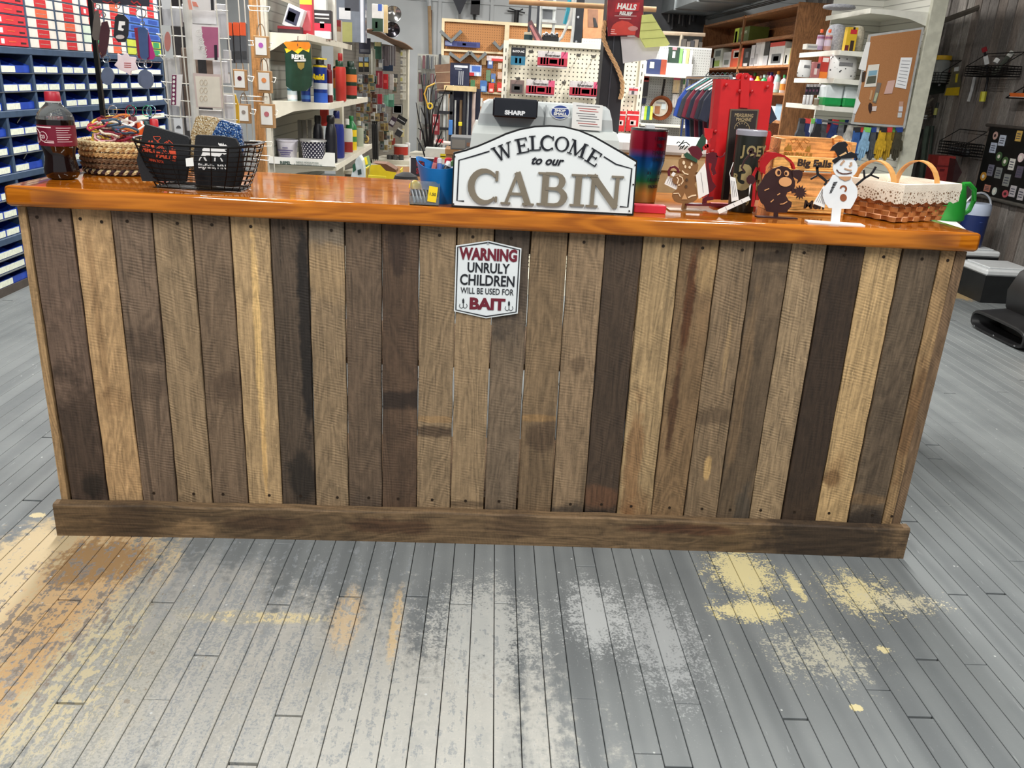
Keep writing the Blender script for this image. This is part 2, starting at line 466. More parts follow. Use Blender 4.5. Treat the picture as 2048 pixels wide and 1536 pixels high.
ceiling = MB().box(-3.4, 4.15, 0.2, 9.1, 3.05, 3.12).build('ceiling', mat((188, 190, 190), 0.8), label='pale shop ceiling above the aisles', kind='structure')
for i, (lx, ly) in enumerate(LAMPS[:4]):
    t = thing('ceiling_light', ['long fluorescent ceiling light above the left end of the counter', 'long fluorescent ceiling light above the right end of the counter',
                                'long fluorescent ceiling light over the far left aisle', 'long fluorescent ceiling light over the far right aisle'][i], 'ceiling light', (lx, ly, 2.93), group='fluorescent ceiling lights')
    MB().box(-0.13, 0.13, -1.0, 1.0, 0, 0.12).build('housing', mat((225, 226, 224), 0.5), t)

# ------------------------------------------------------------------ the counter
def bow(x): return 0.017 * (1 - ((x - 0.09) / 1.25) ** 2)
def sag(x): return -0.004 * (1 - ((x - 0.1) / 1.2) ** 2)
CT = 0.963                                   # countertop height
counter = thing('service_counter', 'long store counter faced with upright reclaimed barn boards', 'counter', (0.09, 0.25, 0))
def cpart(mb, name, m, parent=None, **kw):
    mb.v = [(x - 0.09, y - 0.25, z) for (x, y, z) in mb.v]
    return mb.build(name, m, parent or counter, **kw)
TOPX = [50, 137, 218, 300, 378, 455, 536, 613, 687, 762, 838, 914, 990, 1063, 1139, 1214, 1290, 1366, 1443, 1514, 1588, 1660, 1735, 1809, 1883, 1914]
BOTX = [141, 215, 285, 354, 424, 495, 563, 630, 696, 763, 832, 900, 968, 1034, 1103, 1169, 1235, 1304, 1369, 1435, 1500, 1565, 1633, 1697, 1764, 1790]
DK = (46, 36, 28)
BOARDS = [  # colour, dark, light, saw, blotch, tilt, stains (z, half, x offset in board widths, half, strength, colour)
    ((108, 88, 74), .62, 1.2, .5, .5, .1, [(.22, .3, .5, .8, .75, (50, 38, 30)), (.14, .05, .7, .4, .8, (28, 22, 18))]),
    ((184, 150, 108), .72, 1.12, .5, .6, .15, [(.62, .3, .35, .12, .5, (128, 98, 66)), (.40, .05, .5, .5, .4, (130, 100, 68))]),
    ((114, 95, 78), .7, 1.2, .8, .5, .15, [(.56, .06, .5, 1, .55, (66, 52, 42)), (.45, .05, .5, 1, .4, (70, 55, 44))]),
    ((142, 120, 92), .75, 1.15, .9, .5, .35, [(.86, .08, .6, .5, .3, (92, 74, 56))]),
    ((118, 98, 78), .75, 1.2, .8, .5, .15, [(.45, .06, .6, .6, .5, (62, 46, 36))]),
    ((172, 144, 106), .8, 1.12, .5, .5, .2, [(.58, .40, .55, .13, .9, (220, 182, 122)), (.25, .18, .55, .08, .8, (208, 168, 110))]),
    ((84, 70, 57), .6, 1.25, .6, .6, .15, [(.62, .35, .85, .22, .95, (30, 25, 22)), (.18, .10, .6, .5, .8, (28, 24, 20))]),
    ((142, 120, 92), .75, 1.15, .9, .5, .25, [(.89, .05, .5, 1, .7, (104, 96, 86)), (.77, .08, .5, .9, .35, (176, 146, 104))]),
    ((102, 84, 67), .72, 1.2, .7, .5, .15, [(.06, .09, .5, 1, .5, (62, 54, 48))]),
    ((90, 70, 54), .55, 1.4, .6, .7, .1, [(.85, .08, .4, .3, .7, (44, 30, 24)), (.43, .03, .5, 1, .85, (36, 27, 22))]),
    ((140, 118, 90), .8, 1.15, .8, .5, .2, [(.34, .02, .5, 1.0, .8, (66, 50, 38)), (.375, .012, .5, 1, .6, (160, 126, 84))]),
    ((152, 128, 97), .8, 1.15, .6, .5, .15, [(.05, .05, .5, 1, .5, (100, 80, 60)), (.115, .012, .5, 1, .6, (70, 54, 40))]),
    ((116, 99, 80), .75, 1.2, .6, .5, .15, [(.80, .22, .5, 1.2, .75, (66, 57, 50)), (.07, .05, .5, 1, .5, (70, 60, 50))]),
    ((128, 106, 79), .7, 1.2, .5, .6, .1, [(.39, .012, .5, 1, .6, (170, 132, 84)), (.34, .05, .6, .6, .6, (72, 54, 40)), (.2, .25, .5, .8, .3, (82, 64, 48))]),
    ((140, 117, 90), .78, 1.18, .7, .5, .1, [(.08, .06, .5, 1, .85, (62, 54, 46)), (.55, .03, .5, .25, .6, (88, 70, 52))]),
    ((74, 59, 46), .6, 1.3, .5, .6, .3, [(.15, .04, .5, 1, .6, (112, 76, 52)), (.07, .04, .5, 1, .8, (30, 25, 22))]),
    ((170, 143, 104), .7, 1.12, .7, .6, .35, [(.25, .22, .35, .3, .6, (124, 84, 50)), (.10, .1, .6, .4, .5, (120, 82, 50))]),
    ((128, 102, 72), .62, 1.3, .6, .7, .3, [(.74, .2, .35, .16, .95, (84, 50, 26)), (.45, .18, .3, .14, .85, (76, 48, 28)), (.84, .08, .75, .4, .6, (176, 146, 102))]),
    ((126, 105, 80), .75, 1.2, .9, .5, .3, [(.42, .03, .5, 1, .5, (70, 54, 40)), (.25, .05, .55, .12, .9, (200, 164, 110)), (.6, .12, .6, .08, .5, (186, 154, 110))]),
    ((98, 81, 62), .55, 1.4, .3, .8, .1, [(.87, .02, .5, 1, .7, (44, 34, 26)), (.5, .3, .2, .2, .4, (140, 112, 80)), (.12, .1, .8, .3, .6, (60, 58, 54))]),
    ((152, 129, 99), .78, 1.15, 1.0, .5, .25, [(.85, .07, .6, .4, .3, (104, 82, 60)), (.04, .03, .4, .5, .6, (110, 96, 82))]),
    ((64, 49, 36), .6, 1.3, .4, .6, .1, [(.5, .4, .5, 1, .4, (40, 30, 24))]),
    ((192, 160, 114), .82, 1.1, .8, .5, .25, [(.24, .03, .3, .25, .85, (100, 72, 46)), (.26, .06, .4, .35, .5, (150, 116, 76))]),
    ((104, 88, 70), .68, 1.25, .5, .5, .15, [(.08, .08, .5, 1, .9, (44, 36, 30)), (.175, .02, .5, 1, .7, (128, 102, 72)), (.4, .3, .5, .3, .3, (64, 52, 42))]),
    ((156, 126, 88), .65, 1.2, .8, .6, .5, [(.45, .2, .5, .6, .6, (96, 64, 38))]),
]
ZT, ZB = 0.9095, 0.04
screw_me = None
R_ = random.Random(5)
for i, (c, dk, lt, sw, bl, ti, st) in enumerate(BOARDS):
    def ex(x0, x1, z):        # board edge positions continued above and below the two measured heights
        t = (z - 0.10) / (0.914 - 0.10); return x1 + (x0 - x1) * t
    a0, a1 = PY(TOPX[i], 404 + 0.0495 * (TOPX[i] - 30) + (8 if 500 < TOPX[i] < 1500 else 4), 0).x, PY(BOTX[i], 1000 + 0.028 * (BOTX[i] - 122), 0).x
    b0, b1 = PY(TOPX[i + 1], 404 + 0.0495 * (TOPX[i + 1] - 30) + (8 if 500 < TOPX[i + 1] < 1500 else 4), 0).x, PY(BOTX[i + 1], 1000 + 0.028 * (BOTX[i + 1] - 122), 0).x
    xm = (a0 + a1 + b0 + b1) / 4; wd = (b0 + b1 - a0 - a1) / 2
    m = wood('barn_board_%d' % i, c, i * 3 + 1, dk, lt, 'z', sw, bl, 0.72, [(z, h, xm - wd / 2 + xo * wd, xh * wd, s, sc) for (z, h, xo, xh, s, sc) in st], tilt=ti)
    mb = MB(); ns = 14; lv = []
    g = 0.0019 if i in (11, 12, 13) else 0.0015
    yo = bow(xm) + R_.uniform(-0.003, 0.003); th = 0.019
    for s in range(ns + 1):
        z = ZB + (ZT - ZB) * s / ns
        l = ex(a0, a1, z) + g + R_.uniform(-0.0012, 0.0012); rr = ex(b0, b1, z) - g + R_.uniform(-0.0012, 0.0012)
        ch = 0.0015
        lv.append([(l, yo + ch, z), (l + ch, yo, z), (rr - ch, yo, z), (rr, yo + ch, z), (rr, yo + th, z), (l, yo + th, z)])
    vs = [p for L in lv for p in L]; fs = []
    for s in range(ns):
        for k in range(6):
            fs.append((s * 6 + k, s * 6 + (k + 1) % 6, (s + 1) * 6 + (k + 1) % 6, (s + 1) * 6 + k))
    fs += [tuple(range(5, -1, -1)), tuple(range(ns * 6, ns * 6 + 6))]
    mb.add(vs, fs)
    bo = cpart(mb, 'board', m)
    for (sxo, sz) in (((0.22, .885), (0.75, .88)) if i in (0, 1) else ((R_.uniform(.35, .65), .885), (R_.uniform(.3, .7), .125))):
        if i in (13,): continue
        x = ex(a0, a1, sz) + sxo * wd
        if screw_me is None:
            q = MB().lathe([(0.0042, 0), (0.0042, 0.0012), (0.0018, 0.0012), (0.0016, 0.0004)], 10, mtx=Matrix.Rotation(math.pi / 2, 4, 'X'))
            screw_me = bpy.data.meshes.new('screw'); screw_me.from_pydata(q.v, [], q.f); screw_me.materials.append(mat((60, 48, 38), 0.5, 0.6))
        link('screw', screw_me, bo, (x - 0.09, yo - 0.25, sz))
LTRIM = wood('end_trim_wood', (170, 138, 98), 77, .75, 1.12, 'z', .2, .6)
RTRIM = wood('end_board_wood', (118, 94, 70), 78, .6, 1.2, 'z', .9, .6, tilt=.8)
xl0, xl1 = PY(33, 406, .0).x, PY(50, 408, .0).x
cpart(MB().box(xl0, xl1 - .002, 0.0, 0.03, 0.04, ZT), 'end_trim', LTRIM)
cpart(MB().box(xl0, xl0 + 0.02, 0.03, 0.50, 0.0, ZT), 'side_panel', LTRIM)
xr0, xr1 = PY(1914, 500, 0).x, PY(1932, 501, 0).x
cpart(MB().box(xr0 + .001, xr1 + .004, 0.0, 0.11, 0.0, ZT), 'end_trim', RTRIM)
cpart(MB().box(xr0 + .001, xr1 + .003, 0.112, 0.50, 0.0, ZT), 'side_panel', RTRIM)
BASEW = wood('baseboard_wood', (112, 90, 64), 91, .45, 1.35, 'x', .25, .85, ring=.5, stains=[
    (-0.93, .09, .05, .08, .6, (60, 46, 34)), (-0.55, .14, .05, .03, .7, (70, 50, 34)), (-0.2, .16, .05, .03, .7, (70, 44, 28)), (0.15, .10, .06, .05, .5, (60, 42, 30)),
    (0.62, .2, .07, .02, .7, (76, 44, 28)), (1.08, .25, .05, .09, .8, (44, 34, 27)), (-0.75, .08, .03, .03, .6, (150, 120, 84))])
mb = MB(); ns = 30; lv = []
xb0, xb1 = -1.135, 1.305
for s in range(ns + 1):
    x = xb0 + (xb1 - xb0) * s / ns; yo = bow(x) - 0.030; w = R_.uniform(-.0025, .0025)
    lv.append([(x, yo, 0.0), (x, yo, 0.094 + w), (x, yo + .004, 0.099 + w), (x, yo + .028, 0.1 + w), (x, yo + .028, 0)])
vs = [p for L in lv for p in L]
fs = [(s * 5 + k, (s + 1) * 5 + k, (s + 1) * 5 + (k + 1) % 5, s * 5 + (k + 1) % 5) for s in range(ns) for k in range(5)] + [(0, 1, 2, 3, 4), tuple(range(ns * 5 + 4, ns * 5 - 1, -1))]
mb.add(vs, fs); cpart(mb, 'toe_board', BASEW)
RAIL = wood('rail_wood', (128, 100, 70), 95, .8, 1.1, 'x', .1, .4)
cpart(MB().box(-1.08, 1.26, 0.05, 0.09, 0.84, 0.9085), 'rail', RAIL)
cpart(MB().box(-1.08, 1.26, 0.05, 0.09, 0.05, 0.12), 'rail', RAIL)
cpart(MB().box(-1.08, 1.26, 0.10, 0.48, 0.10, 0.118), 'shelf', RAIL)
cpart(MB().box(-1.08, 1.26, 0.10, 0.48, 0.50, 0.518), 'shelf', RAIL)

def top_material():
    n = N('varnished_pine_top')
    p = n.pos(); xyz = n.sep(p)
    fib = n.noise(n.map(p, (0.045, 1, 1)), 120, 4, 0.6)
    slow = n.noise(n.map(p, (0.10, 1, 1), (3, 1, 0)), 11, 3, 0.5, 0.5)
    ring = n.math('SINE', n.math('MULTIPLY', slow, 70))
    plank = n.noise(n.map(p, (0.02, 1, 0.0)), 9, 1)
    v = n.math('ADD', n.math('ADD', n.math('MULTIPLY', fib, 0.5), n.math('MULTIPLY', ring, 0.10)), n.math('MULTIPLY', plank, 0.5))
    c = n.mix(n.ramp(v, 0.2, 0.85), rgba((138, 68, 8)), rgba((208, 124, 30)))
    seam = n.math('ABSOLUTE', n.math('SUBTRACT', n.math('FRACT', n.math('DIVIDE', n.math('ADD', xyz[1], 0.03), 0.14)), 0.5))
    c = n.mix(n.math('MULTIPLY', n.ramp(seam, 0.485, 0.5), 0.5), c, rgba((70, 34, 14)))
    n.out(c, 0.30)
    n.b.inputs['Coat Weight'].default_value = 1.0; n.b.inputs['Coat Roughness'].default_value = 0.07; n.b.inputs['Coat IOR'].default_value = 1.55
    n.b.inputs['Specular IOR Level'].default_value = 0.0
    bn = n.node('ShaderNodeBump'); bn.inputs['Strength'].default_value = 0.10; bn.inputs['Distance'].default_value = 0.002
    n.put(bn.inputs['Height'], n.noise(n.map(p, (0.6, 1, 1)), 22, 3))
    n.t.links.new(bn.outputs[0], n.b.inputs['Coat Normal'])
    return n.m
def countertop():
    xs0, xs1 = -1.136, 1.300; y0, y1 = -0.034, 0.535; z0 = 0.914; z1 = CT; rr = 0.011
    def arc(cy, cz, a, b): return [(cy + rr * math.cos(math.radians(t)), cz + rr * math.sin(math.radians(t))) for t in [a + (b - a) * k / 4 for k in range(5)]]
    prof = arc(y0 + rr, z0 + rr, 270, 180) + [(y0, z0 + rr + .004), (y0, z1 - rr - .004)] + arc(y0 + rr, z1 - rr, 180, 90) + [(y0 + rr + .006, z1), (y1 - rr - .006, z1)] + arc(y1 - rr, z1 - rr, 90, 0) + arc(y1 - rr, z0 + rr, 0, -90)
    n = len(prof); ns = 32; mb = MB(); vs = []
    ends = [(-0.0, 0.012), (0.004, 0.004), (0.012, 0.0)]
    stations = [(xs0 + a, b) for a, b in ends] + [(xs0 + 0.012 + (xs1 - xs0 - 0.024) * k / ns, 0) for k in range(1, ns)] + [(xs1 - a, b) for a, b in ends[::-1]]
    for (x, ins) in stations:
        for (yy, zz) in prof:
            cy, cz = (y0 + y1) / 2, (z0 + z1) / 2
            y_ = cy + (yy - cy) * (1 - ins / (y1 - y0) * 2); z_ = cz + (zz - cz) * (1 - ins / (z1 - z0) * 1.0)
            vs.append((x, y_ + bow(x) * (1 if yy < 0.25 else 0.5), z_ + sag(x)))
    m = len(stations)
    fs = [(s * n + k, s * n + (k + 1) % n, (s + 1) * n + (k + 1) % n, (s + 1) * n + k) for s in range(m - 1) for k in range(n)]
    fs += [tuple(range(n - 1, -1, -1)), tuple(range((m - 1) * n, m * n))]
    mb.add(vs, fs)
    mb.build('countertop', top_material(), smooth=True, label='glossy orange varnished thick pine countertop', cat='countertop')
countertop()
# ------------------------------------------------------------------ helpers for things traced at their own distance
def zt(x): return CT + sag(x)
WHITE = mat((236, 238, 236), 0.35, var=0.03); BLACK = mat((16, 16, 18), 0.4, var=0.0); INK = mat((22, 26, 34), 0.6, var=0.0)
CHROME = mat((200, 202, 205), 0.2, 1.0, var=0.05); WIRE = mat((226, 224, 214), 0.4, 0.2, var=0.0); BLKWIRE = mat((18, 18, 19), 0.35, 0.5, var=0.0)
PAPER = mat((240, 240, 236), 0.7, var=0.02); KRAFT = mat((176, 134, 92), 0.8); CREAM = mat((226, 222, 208), 0.5, var=0.04); STEEL = mat((150, 153, 156), 0.35, 0.9)
GLASSY = mat((225, 230, 232), 0.05, var=0.0, trans=0.9)
def tr(pts, o, s): return [(o[0] + a / s, o[1] + b / s) for a, b in pts]
def flat(name, pts, Y, th, m, parent=None, root=None, **kw):
    """plate cut to the pixel outline pts, standing in the plane y = Y; origin at root or at its own foot"""
    w = [PY(a, b, Y) for a, b in pts]
    if root is None: root = Vector((sum(p.x for p in w) / len(w), Y, min(p.z for p in w)))
    mb = MB().prism([(p.x - root.x, p.z - root.z) for p in w], Y - root.y, Y + th - root.y, 'y')
    o = mb.build(name, m, parent, loc=None if parent else root, **kw)
    return o, root
def pstroke(name, pts, wpx, Y, th, m, parent, root, closed=False):
    w = [PY(a, b, Y) for a, b in pts]; s = (w[0] - CO).dot(CR[2]) / F
    ww = [k * s for k in wpx] if isinstance(wpx, (list, tuple)) else wpx * s
    return MB().stroke([(p.x - root.x, p.z - root.z) for p in w], ww, Y - root.y, Y + th - root.y, 'y', closed).build(name, m, parent)
def ptext(s, x0, x1, yb, yt, Y, m, parent, root, bold=0.0, shear=0.0, name='lettering', ry=0.0, depth=0.0008):
    a = PY(x0, yb, Y); b = PY(x1, yb, Y); c = PY((x0 + x1) / 2, yb, Y); d_ = PY((x0 + x1) / 2, yt, Y)
    o = text(s, 1, m, parent, (c.x - root.x, Y - root.y, c.z - root.z), (math.pi / 2, ry, 0), bold, shear, depth=depth, name=name)
    xs = [v.co.x for v in o.data.vertices]; ys = [v.co.y for v in o.data.vertices]
    o.scale = ((b.x - a.x) / (max(xs) - min(xs)), (d_.z - c.z) / max(ys), depth / 0.04)
    return o
def circ(cx, cy, rx, ry=None, n=18, a0=0, a1=360):
    ry = rx if ry is None else ry
    full = (a1 - a0) >= 360; k = n if full else n - 1
    return [(cx + rx * math.cos(math.radians(a0 + (a1 - a0) * i / k)), cy + ry * math.sin(math.radians(a0 + (a1 - a0) * i / k))) for i in range(n)]

# serif letters, unit height, for the signs
def serif(ch, T=0.19, t=0.085, sv=0.06):
    S = []; 
    def bar(x0, y0, x1, y1, w): S.append(([(x0, y0), (x1, y1)], w, False))
    def foot(x, y, w): S.append(([(x - w, y), (x + w, y)], sv, False))
    e = sv / 2
    if ch == 'I': bar(.2, 0, .2, 1, T); foot(.2, e, .2); foot(.2, 1 - e, .2); W = .4
    elif ch == 'L': bar(.2, 0, .2, 1, T); foot(.2, 1 - e, .2); bar(0, e, .68, e, sv * 1.3); bar(.66, 0, .66, .24, t); W = .72
    elif ch == 'E': bar(.2, 0, .2, 1, T); bar(0, e, .72, e, sv * 1.3); bar(0, 1 - e, .7, 1 - e, sv * 1.3); bar(.2, .52, .52, .52, sv * 1.2); bar(.7, 0, .7, .25, t); bar(.67, .77, .67, 1, t); bar(.52, .42, .52, .62, t); W = .76
    elif ch == 'N': bar(.16, 0, .16, 1, t * 1.3); bar(.13, .97, .80, .03, T); bar(.80, 0, .80, 1, t * 1.3); foot(.16, e, .16); foot(.8, 1 - e, .16); foot(.12, 1 - e, .14); W = .96
    elif ch == 'M': bar(.15, 0, .2, 1, t); bar(.18, .98, .53, .02, T * .9); bar(.53, .02, .88, .98, t); bar(.9, 0, .86, 1, T); foot(.15, e, .15); foot(.9, e, .18); foot(.14, 1 - e, .13); foot(.93, 1 - e, .13); W = 1.08
    elif ch == 'W': bar(.12, 1, .38, 0, T * .85); bar(.38, 0, .6, .95, t); bar(.56, .95, .82, 0, T * .85); bar(.82, 0, 1.08, 1, t); foot(.12, 1 - e, .15); foot(.58, 1 - e, .15); foot(1.08, 1 - e, .14); W = 1.2
    elif ch == 'A': bar(.12, 0, .46, 1, t * 1.1); bar(.44, 1, .82, 0, T); bar(.24, .33, .68, .33, t); foot(.12, e, .15); foot(.82, e, .18); W = .96
    elif ch == 'B':
        bar(.2, 0, .2, 1, T); foot(.14, e, .14); foot(.14, 1 - e, .14)
        S.append(([(.2, .97), (.42, .97)] + circ(.44, .745, .20, .225, 9, 90, -90) + [(.2, .52)], [t, t] + [t, .1, .14, .17, .18, .17, .14, .1, t] + [t], False))
        S.append(([(.2, .52), (.44, .52)] + circ(.46, .275, .25, .245, 9, 90, -90) + [(.2, .03)], [t, t] + [t, .1, .15, .18, .2, .18, .15, .1, t] + [t], False)); W = .78
    elif ch == 'C':
        S.append((circ(.46, .5, .40, .47, 19, 42, 318), [t] + [.08 + .125 * math.sin(math.pi * i / 18) ** 1.3 for i in range(1, 18)] + [t], False)); bar(.80, .68, .80, .98, t); bar(.8, .06, .8, .22, t * .8); W = .88
    elif ch == 'O':
        S.append((circ(.48, .5, .42, .47, 28), [.07 + .115 * abs(math.cos(2 * math.pi * i / 28)) ** 1.4 for i in range(28)], True)); W = .98
    return S, W
def put_serif(mb, ch, ox, oz, sx, sz, ang, h0, h1, heavy=1.0):
    S, W = serif(ch); ca, sa = math.cos(ang), math.sin(ang)
    for j, (pts, w, cl) in enumerate(S):
        q = []
        for (a, b) in pts:
            a2, b2 = (a - W / 2) * sx, b * sz
            q.append((ox + a2 * ca - b2 * sa, oz + a2 * sa + b2 * ca))
        k = (sx + sz) / 2 * heavy
        mb.stroke(q, [v * k for v in w] if isinstance(w, (list, tuple)) else w * k, h0 - j * .00025, h1 + j * .0001, 'y', cl)
    return W

# ------------------------------------------------------------------ welcome sign
def welcome_sign():
    Y = 0.0
    top = [(907, 303), (930, 297), (955, 288.5), (985, 276), (1012, 264), (1040, 255), (1070, 249.5), (1100, 248), (1130, 250), (1160, 257.5), (1190, 270), (1220, 287), (1248, 303), (1275, 319)]
    out = top + [(1267, 429), (903, 412)]
    m_w = N('enamelled_sign_white')
    p = m_w.pos(); rs = m_w.math('MULTIPLY', m_w.ramp(m_w.noise(p, 60, 5, .7), .66, .74), m_w.ramp(m_w.noise(p, 9, 2), .5, .62))
    m_w.out(m_w.mix(rs, rgba((234, 238, 238)), rgba((150, 110, 84))), 0.35)
    o, root = flat('welcome_sign', out, Y, 0.016, BLACK, label='white arched metal sign with raised letters reading WELCOME to our CABIN', cat='sign')
    cx, cy = 1088, 340
    ins = [(cx + (a - cx) * 0.985, b + (3.2 if b < 350 else -4.0)) for a, b in out]
    flat('plate', ins, Y - 0.002, 0.003, m_w.m, o, root)
    ln = mat((24, 26, 34), 0.4, var=0.0)
    for pts in ([(979, 300), (950, 309), (918, 318), (914, 399), (928, 400)], [(1208, 311), (1232, 326), (1264, 335), (1256, 412), (1240, 411)]):
        pstroke('border_line', pts, 2.6, Y - 0.0035, 0.002, ln, o, root)
    for (a, b) in ((909.5, 311), (1271, 328), (907, 406), (1259, 420), (1267, 367)):
        flat('rivet', circ(a, b, 1.7, n=8), Y - 0.0045, 0.003, mat((50, 36, 32), 0.5, .5), o, root)
    mb = MB()
    pos = [('W', 1011, 315, 23, 41), ('E', 1047, 303.5, 14, 26), ('L', 1071, 298.5, 6, 23), ('C', 1094, 298.5, 0, 27), ('O', 1122, 300.5, -6, 28), ('M', 1151, 309, -17, 36), ('E', 1180, 325, -28, 27)]
    s = (PY(1100, 300, Y) - CO).dot(CR[2]) / F
    for ch, a, b, ang, wd in pos:
        g = PY(a, b, Y - .004); mb = MB()
        put_serif(mb, ch, g.x - root.x, g.z - root.z, wd * s / serif(ch)[1], 28.5 * s, math.radians(ang), -.005, -.001, .85)
        mb.build('letter', ln, o)
    ptext('to our', 1060, 1125, 327, 312, Y - .004, ln, o, root, bold=.03, shear=.35)
    mb = MB()
    for ch, x0, x1, yb, yt in (('C', 937, 997, 404, 337), ('A', 1003, 1065, 407, 342), ('B', 1073, 1132, 409, 343), ('I', 1139, 1168, 410, 346), ('N', 1171, 1242, 413, 348)):
        a, b = PY(x0, yb, Y - .004), PY(x1, yb, Y - .004); t_ = PY((x0 + x1) / 2, yt, Y - .004); mid = PY((x0 + x1) / 2, yb, Y - .004)
        W = serif(ch)[1]
        mb = MB(); put_serif(mb, ch, mid.x - root.x, mid.z - root.z, (b.x - a.x) / W, t_.z - mid.z, 0, -.007, -.001)
        mb.build('raised_letter', mat((128, 118, 102), 0.4, var=0.06), o)
    z = min(v.co.z for v in o.data.vertices) + o.location.z
    o.location.z += zt(0.2) - z + 0.0005
welcome_sign()

def warning_sign():
    Y = bow(-0.05) - 0.0065
    out = [(912, 491), (977, 481.5), (1043, 497), (1035.5, 627), (972, 636.5), (908, 622.5)]
    o, root = flat('warning_sign', out, Y, 0.002, mat((232, 238, 240), .35, var=.02), label='six-sided white tin sign reading WARNING UNRULY CHILDREN WILL BE USED FOR BAIT', cat='sign')
    c = (975, 559); ins = [(c[0] + (a - c[0]) * .945, c[1] + (b - c[1]) * .955) for a, b in out]
    ny = Y - .0012
    pstroke('border_line', ins, 2.3, ny, .001, INK, o, root, True)
    RED = mat((112, 28, 46), .5, var=0)
    ptext('WARNING', 919, 1035, 520, 496.5, ny, RED, o, root, bold=.045)
    ptext('UNRULY', 934, 1018, 545.5, 526, ny, INK, o, root, bold=.02)
    ptext('CHILDREN', 920, 1029, 571, 550, ny, INK, o, root, bold=.02)
    ptext('WILL BE USED FOR', 921, 1027, 588.5, 576.5, ny, INK, o, root, bold=.005)
    ptext('BAIT', 938, 1009, 618.5, 596, ny, RED, o, root, bold=.045)
    for hx, hy in ((926.5, 605), (1018, 610)):
        pstroke('hook_mark', [(hx, hy - 8), (hx, hy + 9)], 1.3, ny, .001, INK, o, root)
        pstroke('hook_mark', [(hx, hy - 6), (hx, hy + 1)], 3.6, ny - .0002, .001, INK, o, root)
        for sg in (-1, 1):
            pstroke('hook_mark', [(hx, hy + 9), (hx + sg * 3, hy + 11.5), (hx + sg * 6, hy + 10.5), (hx + sg * 8, hy + 7), (hx + sg * 6.5, hy + 3)], 1.0, ny, .001, INK, o, root)
    flat('nail', circ(976, 487, 2.2, n=8), ny - .001, .003, mat((200, 204, 206), .3, .8), o, root)
warning_sign()

# ------------------------------------------------------------------ soda bottle
def soda_bottle():
    g = PZ(126, 357, CT); g.z = zt(g.x); H = PY(103, 183, g.y).z - g.z; s = (g - CO).dot(CR[2]) / F; R0 = 34 * s
    t = thing('soda_bottle', 'clear plastic bottle of dark soda with maroon label and cap', 'bottle', g, 0.2)
    P = lambda L: [(r_ * R0, z * H) for r_, z in L]
    MB().lathe(P([(.55, 0.0), (.78, .012), (.93, .06), (.93, .12), (.84, .20), (.80, .27), (.86, .34), (.94, .385), (.97, .40), (.97, .62), (.98, .66), (.985, .69), (.3, .69)]), 28).build('liquid', mat((22, 9, 8), .08, var=0, coat=.6), t, smooth=True)
    MB().lathe(P([(.985, .69), (.97, .715), (.90, .755), (.72, .80), (.50, .845), (.40, .87), (.38, .885)]), 28, cap=False).build('shoulder', mat((170, 172, 172), .05, var=0, trans=.85), t, smooth=True)
    lab = MB().lathe(P([(.985, .392), (1.0, .395), (1.0, .628), (.985, .63)]), 28, cap=False).build('wrap_label', mat((116, 20, 44), .35, var=.05), t, smooth=True)
    MB().lathe(P([(.36, .875), (.42, .88), (.42, .893), (.36, .897)]), 20).build('neck_ring', mat((210, 208, 206), .2, var=0), t)
    MB().lathe(P([(.41, .897), (.42, .91), (.40, .99), (.36, 1.0)]), 24).build('cap', mat((176, 34, 52), .4, var=.04), t, smooth=True)
    pk = mat((236, 214, 214), .5, var=0)
    def arcbar(a0, a1, z0, z1):
        mb = MB(); n = 6; r_ = R0 * 1.006
        vs = [(r_ * math.cos(a), r_ * math.sin(a), z * H) for i in range(n + 1) for a in [math.radians(a0 + (a1 - a0) * i / n)] for z in (z0, z1)]
        mb.add(vs, [(2 * i, 2 * i + 2, 2 * i + 3, 2 * i + 1) for i in range(n)]); mb.build('print', pk, lab)
    arcbar(190, 268, .600, .615)
    for k in range(7): arcbar(282, 330 - (k % 3) * 6, .60 - k * .026, .606 - k * .026)
    arcbar(240, 272, .43, .44); arcbar(250, 272, .45, .456)
    for ang, r_, sx in ((238, .055, 1), (205, .08, 1)):
        a = math.radians(ang); mb = MB()
        ring = [(R0 * 1.008 * math.cos(a + r_ * H / R0 * math.cos(k / 14 * 6.283)), R0 * 1.008 * math.sin(a + r_ * H / R0 * math.cos(k / 14 * 6.283)), H * (.50 + r_ * math.sin(k / 14 * 6.283))) for k in range(14)]
        mb.tube(ring, .0008, 4, True); mb.build('print', pk, lab)
    a = math.radians(238)
    text('23', H * .055, pk, lab, (R0 * 1.01 * math.cos(a), R0 * 1.01 * math.sin(a), H * .48), (math.pi / 2, 0, a + math.pi / 2), bold=.02, name='print')
soda_bottle()

